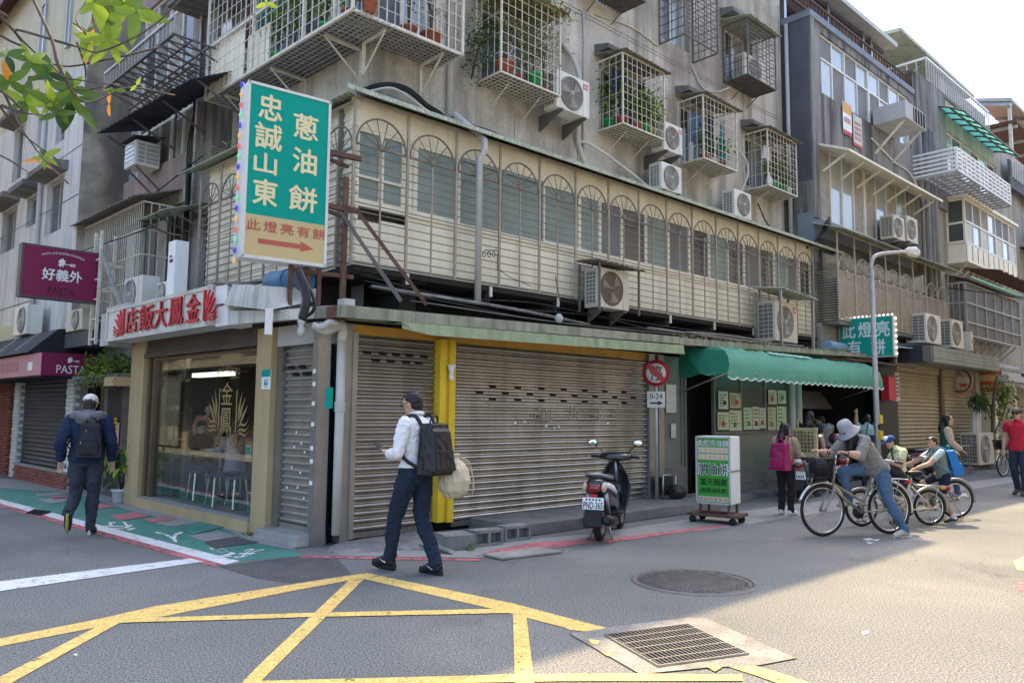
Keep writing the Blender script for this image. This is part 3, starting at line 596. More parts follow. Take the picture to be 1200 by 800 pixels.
ac_unit(FR,4.96,5.76,.0-.02,3.30,3.96,'cream air conditioner with rusty fan under a ragged tin cover',cm='ac_d',fanm='fan_rust',fx=.40,wall=.3,roof=True)
ac_unit(FR,10.55,11.52,-.12,3.14,4.0,'yellowed air conditioner under a white sheet cover above the green awning',cm='ac_d',fx=.42,wall=.3,logo='red',depth=.42,roof=False)
T=Th('rain_shelter','white corrugated sheet shelter on posts over the yellowed air conditioner','shelter',FR,(10.2,-.4,3.0))
b=MB();sheet((10.3,.3,4.30),(12.0,.3,4.22),(11.9,-.45,4.12),(10.3,-.45,4.20),9,.015,.012,mb=b);T.part('roof_sheet',b,M['tin_pale'])
for x,y in((10.3,-.38),(11.75,-.36),(10.3,.2),(11.75,.2)):T.bar('post',M['steel'],(x,y,2.95),(x,y,4.17),.05)
def box_cage(fr,x0,x1,yf,yw,z0,z1,label,nx=9,nz=9,ny=4,mt='bar_w',roof='tin',roofdrop=.0,bw=.0085,tray=True,group='window cages on the upper floors',hz=True,mesh_z=None):
 T=Th('window_cage',label,'window cage',fr,(x0,yf,z0),group);mm=M[mt]
 for(x,y)in((x0,yf),(x1,yf),(x0,yw-.02),(x1,yw-.02)):
  T.bar('frame_post',mm,(x,y,z0),(x,y,z1),.028)
 for z in(z0,z1):
  T.bar('frame_rail',mm,(x0,yf,z),(x1,yf,z),.026);T.bar('frame_rail',mm,(x0,yf,z),(x0,yw,z),.026);T.bar('frame_rail',mm,(x1,yf,z),(x1,yw,z),.026)
 for i in range(1,nx):x=x0+(x1-x0)*i/nx;T.bar('bar',mm,(x,yf,z0),(x,yf,z1),bw if i%3 else bw*1.5)
 for j in range(1,ny):
  y=yf+(yw-yf)*j/ny
  for x in(x0,x1):T.bar('bar',mm,(x,y,z0),(x,y,z1),bw)
 for k in range(1,nz):
  z=z0+(z1-z0)*k/nz
  T.bar('cross_bar',mm,(x0,yf-.008,z),(x1,yf-.008,z),bw*.9)
  if hz and k%2==0:
   T.bar('cross_bar',mm,(x0-.006,yf,z),(x0-.006,yw,z),bw*.9);T.bar('cross_bar',mm,(x1+.006,yf,z),(x1+.006,yw,z),bw*.9)
 if tray:
  b=MB();b.box(x0+.02,x1-.02,yf+.02,yw-.02,z0+.004,z0+.018);T.part('floor_board',b,M['tray'])
  b=MB()
  for i in range(1,14):x=x0+(x1-x0)*i/14;b.box(x-.006,x+.006,yf,yw,z0-.012,z0+.001)
  for j in range(1,7):y=yf+(yw-yf)*j/7;b.box(x0,x1,y-.006,y+.006,z0-.020,z0-.0125)
  T.part('floor_grid',b,mm,kind='stuff')
  for x in(x0+.25*(x1-x0),x1-.2*(x1-x0)):T.bar('strut',mm,(x,yf+.25*(yw-yf),z0-.02),(x,yw,z0-.32),.016)
 if roof:
  b=MB();sheet((x0-.1,yw,z1+.16),(x1+.1,yw,z1+.16),(x1+.14,yf-.12,z1+.0-roofdrop),(x0-.06,yf-.12,z1+.03),12,.012,.012,mb=b,jag=.02);T.part('roof_sheet',b,M[roof])
 return T
YF=.42
box_cage(FR,3.17,4.50,YF,YW,6.84,8.30,'white box cage crowded with twining plants and a big red pot',roof=None)
box_cage(FR,6.16,7.42,YF,YW,6.83,8.16,'white box cage with green pots, red pots and navy laundry')
box_cage(FR,8.77,10.04,YF,YW,6.80,8.14,'white box cage with blue denim and a teal cloth hanging')
box_cage(FR,11.38,12.74,YF,YW,6.79,8.11,'white box cage with a white bottle and purple flowers, farthest on its floor')
box_cage(FR,8.14,9.36,YF,YW,9.22,10.75,'dark barred window cage without plants on the top row',nx=3,nz=16,mt='bar_k',roof=None,tray=False,bw=.014)
u3=box_cage(FR,10.58,11.84,YF,YW,9.16,10.48,'dark barred cage holding an old air conditioner under a concrete hood',nx=3,nz=14,mt='bar_k',roof='tin_pale',tray=True,bw=.013)
ac_unit(FR,10.75,11.65,.60,9.22,9.80,'old beige window air conditioner inside the dark cage',cm='ac_d',wall=YW,bracket=False,fx=.5)
box_cage(FR,5.55,6.85,YF,YW,9.40,10.9,'dark cage cut by the picture top edge above the wide stucco wall',nx=8,nz=10,mt='bar_k',roof=None)
T=Th('corner_balcony_cage','large white corner balcony cage with hanging plants above the green sign','balcony cage',FR,(.5,.4,6.82))
cx,cy=.52,.40;z0,z1=6.83,9.3;mm=M['bar_w']
cL=FL.L(FR.W(cx,cy,0));xl,yl=cL.x,cL.y
def LW(x,y,z):return Vector(Lp((x,y,z)))
XLL=-4.72
for p,q in(((cx,cy,z0),(cx,cy,z1)),((2.38,cy,z0),(2.38,cy,z1)),((2.38,YW,z0),(2.38,YW,z1))):T.bar('frame_post',mm,p,q,.04)
for x in(XLL,-3.1,-1.6,-.8):T.bar('frame_post',mm,LW(x,yl,z0),LW(x,yl,z1),.035)
for z in(z0,z0+.9,z1):
 T.bar('frame_rail',mm,(cx,cy,z),(2.38,cy,z),.04);T.bar('frame_rail',mm,LW(XLL,yl,z),LW(xl,yl,z),.04);T.bar('frame_rail',mm,(2.38,cy,z),(2.38,YW,z),.03);T.bar('frame_rail',mm,LW(XLL,yl,z),LW(XLL,YLW,z),.03)
for i in range(1,14):x=cx+(2.38-cx)*i/14;T.bar('bar',mm,(x,cy,z0),(x,cy,z1),.009 if i%4 else.016)
for k in range(1,13):z=z0+(z1-z0)*k/13;T.bar('cross_bar',mm,(cx,cy-.01,z),(2.38,cy-.01,z),.008)
n=26
for i in range(1,n):x=XLL+(xl-XLL)*i/n;T.bar('bar',mm,LW(x,yl,z0),LW(x,yl,z1),.009 if i%4 else.016)
for k in range(1,13):z=z0+(z1-z0)*k/13;T.bar('cross_bar',mm,LW(XLL,yl-.01,z),LW(xl,yl-.01,z),.009)
for j in range(1,4):y=cy+(YW-cy)*j/4;T.bar('bar',mm,(2.38,y,z0),(2.38,y,z1),.011)
b=MB();wc_=(1.21,YW)
b.add([(cx,cy,z0+.01),(2.36,cy,z0+.01),(2.36,YW,z0+.01),(1.21,YW,z0+.01),tuple(LW(XLL,YLW,z0+.01)),tuple(LW(XLL,yl,z0+.01))],[(0,1,2,3),(0,3,4,5)])
T.part('floor_board',b,M['tray'])
b=MB()
for i in range(1,22):x=cx+(2.36-cx)*i/22;b.box(x-.008,x+.008,cy,YW,z0-.012,z0)
for j in range(1,8):y=cy+(YW-cy)*j/8;b.box(cx,2.36,y-.008,y+.008,z0-.024,z0-.0125)
for i in range(1,44):
 x=XLL+(xl-XLL)*i/44;b.tube([LW(x,yl,z0-.006),LW(x,YLW-.02,z0-.006)],.008,4)
for j in range(1,8):
 y=yl+(YLW-yl)*j/8;b.tube([LW(XLL,y,z0-.02),LW(xl+.1,y,z0-.02)],.008,4)
T.part('floor_grid',b,M['bar_g'],kind='stuff')
for p,q,r in(((1.1,cy+.1,z0-.03),(1.1,YW,z0-.03),(1.1,YW,z0-.5)),((2.1,cy+.1,z0-.03),(2.1,YW,z0-.03),(2.1,YW,z0-.5)),(LW(-1.2,yl+.1,z0-.03),LW(-1.2,YLW,z0-.03),LW(-1.2,YLW,z0-.5)),(LW(-2.7,yl+.1,z0-.03),LW(-2.7,YLW,z0-.03),LW(-2.7,YLW,z0-.5)),(LW(-4.2,yl+.1,z0-.03),LW(-4.2,YLW,z0-.03),LW(-4.2,YLW,z0-.5))):
 T.bar('strut',mm,p,q,.04);T.bar('strut',mm,q,r,.04);T.bar('strut',mm,r,p,.02)
b=MB();b.quad(LW(-4.65,yl+.05,z0+.03),LW(-3.5,yl+.05,z0+.03),LW(-3.5,yl+.05,z0+.9),LW(-4.65,yl+.05,z0+.9));b.quad(LW(-3.45,yl+.09,z0+.03),LW(-2.75,yl+.09,z0+.03),LW(-2.75,yl+.09,z0+.72),LW(-3.45,yl+.09,z0+.72))
T.part('privacy_board',b,M['cream'])
def pot_plant(fr,x,y,z,r,h,potm,ph,pr,n,label,mats=('leaf','leaf_d','leaf_l'),size=.09,cat='potted plant',name='potted_plant',group='potted plants in the window cages',stems=4,droop=0,asp=.45):
 T=Th(name,label,cat,fr,(x,y,z),group)
 b=MB();b.lathe([(0,0),(r*.72,0),(r*.98,h*.86),(r*1.08,h*.86),(r*1.08,h),(r*.95,h),(r*.9,h*.9),(0,h*.88)],(x,y,z),n=14);T.part('pot',b,M[potm])
 b=MB();tips=[]
 for k in range(stems):
  a=random.uniform(0,6.28);q=Vector((x+pr*.6*math.cos(a),y+pr*.35*math.sin(a),z+h+ph*random.uniform(.5,.95)))
  mid=Vector((x+pr*.1*math.cos(a),y,z+h+ph*.4));b.tube([(x,y,z+h*.85),mid,q],[.012,.009,.004],5);tips+=[mid,q,mid.lerp(q,.5)]
 T.part('stem',b,M['wood'])
 b=MB()
 def pick():
  c=random.choice(tips);o=Vector((random.gauss(0,pr*.33),random.gauss(0,pr*.22),random.gauss(0,ph*.14)));return c+o,o.normalized()if o.length else Z_
 scatter_leaves(b,int(n*1.7),pick,size,(0,0,1,2),asp=asp,down=.25+droop)
 T.part('foliage',b,[M[k]for k in mats])
 return T
def P(x,z,r,h,pm,ph,pr,n,label,y=.72,**k):return pot_plant(FR,x,y,z+.02,r,h,pm,ph,pr,n,label,**k)
P(3.42,6.84,.17,.26,'terra',1.0,.55,260,'bushy plant in a large red pot at the cage near corner',y=.62,mats=('leaf_d','leaf','leaf_dry'),size=.07)
P(3.72,6.84,.09,.13,'terra',.9,.4,200,'thin twining plant in a small red pot',y=.6,mats=('leaf','leaf_dry','leaf_d'),size=.06)
P(4.05,6.84,.13,.26,'gpot',1.0,.5,240,'climbing plant in a bright green pot beside the air conditioner',y=.58,mats=('leaf_dry','leaf','leaf_d'),size=.06)
P(4.30,6.84,.08,.12,'terra',1.1,.3,160,'dry twiggy climber in the right corner of its cage',y=.6,mats=('leaf_dry','leaf_dry','leaf_d'),size=.06)
P(6.34,6.83,.10,.22,'gpot',.7,.25,120,'plant in a green pot at the left of the navy laundry cage',y=.9)
P(6.55,6.83,.15,.28,'terra',.9,.35,170,'plant in a wide red pot behind the cage corner post',y=.8)
P(6.75,6.83,.09,.16,'terra',.7,.3,150,'plant in a small red pot below the dangling grey cloth',y=.56)
P(6.98,6.83,.10,.2,'gpot',.6,.3,150,'plant in a green pot at the middle of the second cage',y=.56,mats=('leaf','leaf_l','leaf_d'))
P(7.22,6.83,.11,.16,'tan',.7,.3,180,'spiky pale plant in a tan pot at the right of its cage',y=.58,mats=('leaf_l','leaf','leaf_dry'),asp=.18,size=.16)
P(9.05,6.80,.10,.16,'terra',.55,.25,120,'small plant in a red pot under the blue denim',y=.58)
P(9.75,6.80,.10,.15,'terra',.5,.25,110,'small plant in a red pot under the teal cloth',y=.6)
P(11.9,6.79,.14,.2,'gpot',.5,.3,140,'leafy plant in a green tub beside the white bottle',y=.6)
P(12.35,6.79,.12,.2,'gpot',.8,.3,190,'purple flowering plant in a green tub in the farthest cage',y=.6,mats=('leaf','leaf_d','wine_lt'))
P(12.58,6.79,.1,.16,'white',.5,.22,110,'plant in a white pot at the right end of the farthest cage',y=.58)
P(1.95,6.83,.16,.22,'terra',.9,.35,40,'dry bare plant in a wide red pot on the corner balcony',y=.6,mats=('leaf_dry','leaf_dry','wood'),size=.07,stems=12)
P(1.55,6.83,.12,.18,'terra',1.0,.35,30,'bare twiggy shrub on the corner balcony right side',y=.6,mats=('leaf_dry','leaf_dry','wood'),size=.06,stems=14)
def PLc(x,r,h,pm,ph,pr,n,label,y=None,**k):return pot_plant(FL,x,(yl+.22)if y is None else y,z0+.02,r,h,pm,ph,pr,n,label,**k)
PLc(-2.7,.13,.2,'gpot',1.1,.45,300,'bushy green plant in a green pot on the left side of the corner balcony',size=.07)
PLc(-2.2,.11,.16,'terra',1.2,.45,320,'tall leafy shrub in a red pot midway along the corner balcony',size=.07)
PLc(-1.75,.11,.17,'terra',1.0,.4,240,'leafy shrub in a red pot before the white pipe',size=.07)
PLc(-1.35,.11,.2,'gpot',.9,.35,120,'slim plant in a bright green pot near the balcony corner',size=.09)
PLc(-.75,.12,.18,'terra',.8,.3,90,'broad leaved plant in a red pot near the balcony corner',size=.13)
PLc(-.3,.1,.16,'terra',.6,.25,80,'small plant in a red pot just left of the balcony corner post',size=.1)
T=Th('creeper_mat','yellow green creeper heaped on top of the widest plant cage','creeper',FR,(3.2,.5,8.3))
b=MB();b.box(3.1,4.62,.36,YW,8.30,8.33);T.part('mat_base',b,M['leaf_dry'])
b=MB();scatter_leaves(b,900,lambda:((random.uniform(3.08,4.75),random.uniform(.28,1.0),8.32+random.uniform(-.22,.12)*random.random()),(0,-.3,.3)),.085,(0,0,1,2));T.part('foliage',b,[M['leaf_dry'],M['leaf'],M['leaf_l']],kind='stuff')
T=Th('creeper_mat','dark green bush growing out of the wall left of the widest plant cage','creeper',FR,(3.0,.8,6.9))
b=MB();b.tube([(3.1,YW,6.9),(3.0,.8,7.2),(3.1,.7,7.6)],.015,5);T.part('stem',b,M['wood'])
b=MB();scatter_leaves(b,420,lambda:((random.gauss(3.0,.13),random.uniform(.5,1.0),random.gauss(7.25,.22)),(-.3,-.3,.2)),.07,(0,0,1));T.part('foliage',b,[M['leaf_d'],M['leaf']])
def cloth(fr,x0,x1,y,z0,z1,mt,label,taper=.1,folds=3,name='laundry',cat='laundry'):
 T=Th(name,label,cat,fr,(x0,y,z1),'laundry hanging in the window cages');b=MB();n=14;k=8;vs=[]
 for j in range(k+1):
  t=j/k
  for i in range(n+1):
   s=i/n;xc=(x0+x1)/2;hw=(x1-x0)/2*(1-taper*(1-t))
   vs.append((xc+hw*(2*s-1),y+.035*math.sin(folds*2*math.pi*s+t*2)*(.4+.6*t),z1+(z0-z1)*t+.02*math.sin(5*s)*t))
 fs=[(j*(n+1)+i,j*(n+1)+i+1,(j+1)*(n+1)+i+1,(j+1)*(n+1)+i)for j in range(k)for i in range(n)]
 b.add(vs,fs,0,True);T.part('cloth',b,mt);
 b=MB();b.tube([(x0+.02,y,z1+.005),((x0+x1)/2,y,z1+.04),(x1-.02,y,z1+.005)],.006,4);T.part('hanger',b,M['steel'])
mc_=lambda n,c:mat('cloth_'+n,c,.85,var=.12,vs=9)
cloth(FR,6.28,6.75,.78,7.55,8.05,mc_('navyblue',(.02,.03,.09)),'dark navy shirt hanging in the cage with red pots')
cloth(FR,6.95,7.22,.72,7.62,7.98,mc_('black',(.015,.015,.02)),'black top hanging at the right of the red pot cage')
cloth(FR,6.66,6.84,.60,7.2,7.7,mc_('grey',(.38,.36,.32)),'grey rag dangling above the small red pot')
cloth(FR,8.85,9.35,.8,7.25,7.95,mc_('denim',(.09,.15,.27)),'blue denim trousers hanging in the cage with the teal cloth')
cloth(FR,9.40,9.62,.72,7.1,7.98,mc_('midnight',(.015,.02,.045)),'midnight blue garment between the denim and the teal cloth')
cloth(FR,9.62,9.84,.58,7.02,7.85,mc_('teal',(.0,.17,.22)),'teal cloth hanging at the front of its cage',taper=.7)
cloth(FR,11.55,11.85,.62,7.5,7.82,mc_('white',(.6,.58,.55)),'white towel hanging in the farthest plant cage')
cloth(FR,12.2,12.45,.75,7.1,7.85,mc_('purple',(.10,.03,.08)),'dark purple garment in the farthest plant cage')
cloth(FL,-3.6,-2.85,yl+.3,7.75,8.55,mc_('teal2',(.0,.10,.13)),'large teal sheet drying on the corner balcony')
cloth(FL,-4.5,-4.1,yl+.12,7.55,8.1,mc_('white2',(.66,.65,.62)),'white shirt drying on the left end of the corner balcony')
cloth(FL,-4.05,-3.75,yl+.3,7.6,8.3,mc_('maroon',(.09,.03,.04)),'dark maroon shirt drying beside the white shirt')
T=Th('plastic_bottle','white plastic detergent bottle standing in the farthest cage','bottle',FR,(11.7,.6,6.82))
b=MB();b.lathe([(0,0),(.07,0),(.075,.2),(.05,.27),(.025,.31),(.025,.36),(0,.36)],(11.72,.58,6.82),n=12);T.part('body',b,M['white'])
def pipe_run(fr,pts,r,mt,label,cat='pipe',name='drain_pipe',n=8):
 T=Th(name,label,cat,fr,pts[0]);b=MB();b.tube(pts,r,n);T.part('pipe' if 'pipe' in name or 'hose' in name else 'cable',b,M[mt]);return T
pipe_run(FR,[(2.62,YW-.06,ZR),(2.62,YW-.06,5.98)],.05,'pipe','vertical grey drainpipe left of the widest plant cage')
def sm(pts,k=6):
 P=[Vector(p)for p in pts];P=[P[0]*2-P[1]]+P+[P[-1]*2-P[-2]];o=[]
 for i in range(1,len(P)-2):
  for j in range(k):
   t=j/k;a,b_,c,d=P[i-1],P[i],P[i+1],P[i+2]
   o.append(.5*((2*b_)+(c-a)*t+(2*a-5*b_+4*c-d)*t*t+(3*b_-a-3*c+d)*t**3))
 return o+[P[-2]]
dp=[FR.at(px,py,y)for px,py,y in((533,134,.75),(566,166,.2),(566,178,.2),(561,186,.24),(557.3,340,.24))]
T=pipe_run(FR,[(dp[0][0],YW-.02,dp[0][1]-.05),(dp[0][0],.75,dp[0][1]),(dp[1][0],.16,dp[1][1]),(dp[2][0],.16,dp[2][1]),(dp[3][0],.22,dp[3][1]),(dp[3][0],.22,3.15)],.05,'pipe','bent grey drainpipe running down over the long arched grille')
pipe_run(FR,sm([(5.2,YW-.05,8.2),(5.45,.95,7.9),(5.55,.9,7.4),(5.55,.98,6.6),(5.7,YW-.03,6.3),(5.9,YW-.03,5.95)]),.045,'pipe_w','pale insulated hose curving beside the white air conditioner with red badge','hose','insulated_hose')
pipe_run(FR,sm([(5.55,YW-.03,6.5),(5.9,.9,6.45),(6.8,.85,6.2),(7.4,.8,5.98),(7.7,.78,5.9)]),.03,'pipe_w','pale hose sagging under the navy laundry cage','hose','insulated_hose')
pipe_run(FR,sm([(11.0,.9,7.6),(11.25,.85,7.3),(11.2,.9,6.9),(10.9,YW-.03,6.4)]),.03,'pipe_w','pale hose hanging left of the farthest plant cage','hose','insulated_hose')
pipe_run(FR,[(5.75,YW-.03,9.0),(5.78,YW-.03,8.6),(5.75,YW-.03,5.95)],.022,'pipe','thin vertical conduit down the stucco between two plant cages')
pipe_run(FR,sm([(2.55,YW-.02,6.05),(3.5,YW-.02,6.15),(4.5,YW-.02,6.02),(5.5,YW-.02,6.05)]),.012,'wall_bw','thin brown cable sagging across the stucco','cable','wall_cable',5)
pipe_run(FR,sm([(6.1,YW-.02,9.1),(7.2,YW-.02,9.25),(8.1,YW-.02,9.15)]),.016,'pipe_w','thin pale cable between the two top row cages','cable','wall_cable',5)
pipe_run(FR,sm([(9.3,YW-.03,9.1),(9.7,YW-.03,8.75),(10.3,YW-.03,8.85),(10.6,.9,9.0)]),.018,'pipe_w','pale cable looping below the old caged air conditioner','cable','wall_cable',5)
pipe_run(FR,sm([(12.0,YW-.02,6.6),(12.4,YW-.02,6.2),(13.0,YW-.02,5.9)]),.012,'cable','thin black cable below the farthest plant cage','cable','wall_cable',5)
T=Th('cable_bundle','thick bundle of black cables draped over the eave at the building corner','cable',FR,(.6,.9,6.0))
for k in range(7):
 o=.025*(k%4);q=.03*(k//4)
 b=MB();b.tube(sm([(1.0-o,.95-q,5.92+o),(1.22,.78-q,6.10+o*.8),(1.6,.7-q,6.13+o),(2.1,.85-q,6.06+o),(2.45,.9-q,5.98+o),(2.58,.96-q,5.72)]),.012,5);T.part('cable',b,M['cable'])
b=MB();b.tube(sm([(1.05,.8,6.0),(1.35,.6,6.06),(1.9,.62,5.92),(2.4,.75,5.93),(2.6,.9,5.75)]),.016,5);T.part('cable',b,M['pipe_w'],label='single white cable of the bundle')
# --- shopsR
def shutter(fr,x0,x1,y,z0,z1,pitch,mt,label,holes=(),frame=None,bottom=True,d=.022,name='roller_shutter',group=None,slatlist=True):
 T=Th(name,label,'roller shutter',fr,(x0,y,z0),group)
 n=int(round((z1-z0)/pitch));pitch=(z1-z0)/n
 prof=[(.012,0),(.004,pitch*.04)]+[(.004-d*1.2*math.sin(math.pi*q/7)**.8,pitch*(.04+.70*q/7))for q in range(1,7)]+[(.004,pitch*.74),(.014,pitch*.78),(.012,pitch)]
 b=MB();vs=[]
 seg=10
 for i in range(seg+1):vs+=[((x1-x0)*i/seg,p[0],p[1])for p in prof]
 k=len(prof);fs=[(i*k+j,(i+1)*k+j,(i+1)*k+j+1,i*k+j+1)for i in range(seg)for j in range(k-1)]
 b.add(vs,fs,0,True);me=b.mesh('slat',mt)
 for i in range(n):
  T.put('slat',me,(x0,y+random.uniform(-.0025,.0025),z0+i*pitch),(random.uniform(-.03,.03),random.uniform(-.0007,.0007),0))
 if bottom:
  b=MB();b.box(x0,x1,y-.03,y+.02,z0-.07,z0-.002);T.part('bottom_rail',b,mt)
 if holes:
  b=MB()
  for(r,xs)in holes:
   for x in xs:b.box(x-.06,x+.06,y-d-.006,y-d+.02,z0+r*pitch+pitch*.30,z0+r*pitch+pitch*.72)
  T.part('vent_slots',b,M['dark'])
 if frame:
  for(a,c)in frame:
   b=MB();b.box(a,c,y-.07,y+.05,z0-.07,z1+.02);T.part('guide_rail',b,M['shutter_g'])
 return T
S1=Th('shuttered_shop','single storey shop front with two wide closed roller shutters under a mossy canopy','shop',FR,(0,0,0))
b=MB();b.box(.30,.415,-.04,.12,.02,2.62);S1.part('jamb',b,M['shutter_g'])
b=MB();b.box(.46,6.66,.08,.2,0,2.62);S1.part('back_panel',b,M['dark'])
b=MB();b.box(.42,6.7,.02,.075,2.50,2.62);S1.part('lintel',b,M['orange'])
b=MB();b.box(6.26,6.42,-.06,.10,.12,2.6);b.box(6.47,6.62,-.10,.08,.12,2.6);S1.part('jamb',b,M['steel'])
shutter(FR,.47,1.66,0,.12,2.50,.087,M['shutter'],'narrower bronze roller shutter left of the yellow post',holes=[(24.0,[.62,.85,1.05,1.25,1.48]),(23,[.75,.97,1.2,1.4])],frame=[(.40,.465)])
hx=lambda o:[2.45+o+.487*i for i in range(8)]
shutter(FR,1.98,6.24,0,.12,2.50,.087,M['shutter2'],'wide shiny roller shutter behind the parked scooter',holes=[(20,hx(.24)[:7]),(19,hx(0)),(18,hx(.24)[:7])])
T=Th('yellow_post','bright yellow channel shaped steel post between the two shutters','post',FR,(1.68,-.1,.15))
b=MB();b.box(1.68,1.78,-.12,.04,.14,2.52);b.box(1.84,1.94,-.12,.04,.13,2.52);b.box(1.78,1.84,-.08,.04,.14,2.52);T.part('channel',b,M['yellow'])
T=Th('bare_bulb','white bulb in a small lampholder on the yellow post','light bulb',FR,(1.82,-.14,2.12))
b=MB();b.lathe([(.01,2.19),(.06,2.18),(.05,2.15),(.03,2.10),(.03,2.06)],(1.83,-.17,0),n=14);T.part('lampholder',b,M['white'])
b=MB();b.ell((1.83,-.17,2.02),(.035,.035,.05));T.part('bulb',b,M['white'])
b=MB()
for(px,py,t)in((632,484,'占'),(640,486,'山'),(672,483,'川'),(700,486,'イ'),(722,480,'ノ')):
 x,z=FR.at(px,py,-.02);put_text(b,t,(x-.10,-.030,z-.10),X_,Z_,.22,.2,-.01)
T=Th('scribble','faint brown hand written strokes on the wide shiny shutter','graffiti',FR,(3.5,-.03,1.4));T.part('strokes',b,mat('faint_brown',(.30,.24,.18),.6,var=.2,vs=20))
b=MB()
for px,py in((604,495),(615,494),(650,501),(655,500),(712,496),(640,499)):
 x,z=FR.at(px,py,-.02);b.box(x-.02,x+.02,-.024,-.016,z-.012,z+.012)
T=Th('paper_scraps','torn white paper scraps stuck on the wide shiny shutter','paper',FR,(3,-.02,1.4));T.part('scrap',b,M['white'])
C1=Th('concrete_canopy','long mossy concrete canopy slab over the shuttered shops','canopy',FR,(0,-.55,2.6))
za=lambda x:2.70+.018*(x)
b=MB()
b.hexa([(-.05,-.55,2.615),(6.45,-.55,2.76),(6.45,.5,2.80),(-.05,.5,2.68)],[(-.05,-.55,2.755),(6.45,-.55,2.88),(6.45,.5,2.93),(-.05,.5,2.80)])
b.hexa([(6.46,-.55,2.75),(14.6,-.50,2.98),(14.6,.5,3.0),(6.46,.5,2.82)],[(6.46,-.55,2.87),(14.6,-.50,3.07),(14.6,.5,3.1),(6.46,.5,2.92)])
C1.part('slab',b,M['moss'])
b=MB();scatter_leaves(b,420,lambda:((lambda x:(x,-.52+random.uniform(-.04,.2),2.885+.0205*(x-6.5)+random.uniform(-.01,.03)))(random.uniform(6.5,13.2)),(0,-.2,.5)),.06,(0,0,1),asp=.6);C1.part('moss_tufts',b,[M['leaf_dry'],M['moss']],kind='stuff')
F1=Th('fascia_sheet','pale green painted corrugated metal fascia under the mossy canopy','fascia',FR,(.9,-.6,2.45))
b=MB();n=60
vs=[]
for i in range(n+1):
 x=.72+(6.5-.72)*i/n;zt=2.61+(x)*.019;zb=2.475+x*.0165;o=.008*(i%2)
 if x<1.15:zb+=(1.15-x)*.13
 vs+=[(x,-.62-o,zb),(x,-.60-o,zt),(x,-.2,zt+.05)]
b.add(vs,[f for i in range(n)for f in((3*i,3*i+3,3*i+4,3*i+1),(3*i+1,3*i+4,3*i+5,3*i+2))]);F1.part('sheet',b,M['tin_green'])
b=MB();b.add([(.72,-.63,2.61),(.72,-.3,2.64),(.95,-.62,2.50),(1.0,-.3,2.64),(.60,-.45,2.60)],[(0,2,3,1),(4,0,1)]);F1.part('curled_end',b,M['tin_green'])
for k,(pts,r,mt,lab)in enumerate([([(.8,.2,3.15),(3.2,.15,3.1),(5,.2,3.02)],.025,'wall_bw','grey pipe lying under the overhang above the mossy canopy'),([(1.2,-.1,2.98),(4.2,-.05,2.95),(7.2,-.15,2.99)],.010,'bar_k','thin sagging wire above the mossy canopy'),([(5.9,-.3,3.0),(8.0,-.2,3.02),(9.5,-.35,3.0),(11.4,-.3,3.06)],.03,'bar_k','old dark hose lying along the canopy near the awning'),([(7.0,-.3,3.02),(8.6,-.1,3.1),(10.0,-.3,3.06)],.02,'tin','brown cable loop on the canopy near the awning')]):
 pipe_run(FR,sm(pts),r,mt,lab,'cable' if k else 'pipe','overhang_pipe' if k==0 else 'overhang_cable',6)
for k,lab in enumerate(('highest thin black cable slung under the long overhang','middle thin black cable slung under the long overhang','lowest thin black cable slung under the long overhang')):
 pipe_run(FR,sm([(.7,.30-.1*k,3.30-.09*k)]+[(.7+1.5*q,.28-.1*k+random.uniform(-.05,.05),3.22-.09*k+random.uniform(-.08,.05))for q in range(1,9)]),.010,'cable',lab,'cable','overhang_cable',5)
T=Th('hanging_bulb','pale bulb hanging by a thin wire above the canopy','light bulb',FR,(4.2,-.2,3.0))
x,z=FR.at(655,373,-.1);b=MB();b.ell((x,-.1,z),(.07,.06,.075));T.part('bulb',b,M['pipe'])
b=MB();b.tube([(x,-.1,z+.05),(x+.02,-.1,z+.25),(x+.12,.1,z+.7)],.008,4);T.part('wire',b,M['cable'])
T=Th('coiled_wire','loose coil of black wire caught on the arched grille beside the drainpipe','wire',FR,(2.6,.2,4.0))
b=MB();pts=[]
for i in range(34):
 t=i/33;px=565+20*t*1.0;x,z=FR.at(566+16*t+3*math.cos(9*t*2),297+4*math.sin(9*t*2),.24);pts.append((x,.24,z))
pts+=[(FR.at(583,300,.24)[0],.24,FR.at(583,300,.24)[1]),(FR.at(583,315,.24)[0],.24,FR.at(583,315,.24)[1]),(FR.at(598,325,.24)[0],.24,FR.at(598,325,.24)[1]),(FR.at(622,335,.24)[0],.24,FR.at(622,335,.24)[1])]
b.tube(pts,.007,4);T.part('wire',b,M['cable'])
T=Th('metal_threshold','low diamond plate metal threshold step behind the scooter','threshold step',FR,(3,-1.0,0))
b=MB();b.box(2.3,6.9,-1.02,.0,.0,.145);T.part('step',b,M['concrete_dk'])
b=MB();b.box(2.3,6.9,-1.035,-1.021,.01,.15)
for i in range(110):
 for k in range(5):
  x=2.33+i*.0415+(.02 if k%2 else 0);z=.028+k*.026
  b.hexa([(x,-1.0355,z),(x+.018,-1.0355,z+.010),(x+.018,-1.0352,z+.010),(x,-1.0352,z)],[(x,-1.041,z+.006),(x+.018,-1.041,z+.016),(x+.018,-1.0352,z+.016),(x,-1.0352,z+.006)])
T.part('tread_plate',b,M['steel'])
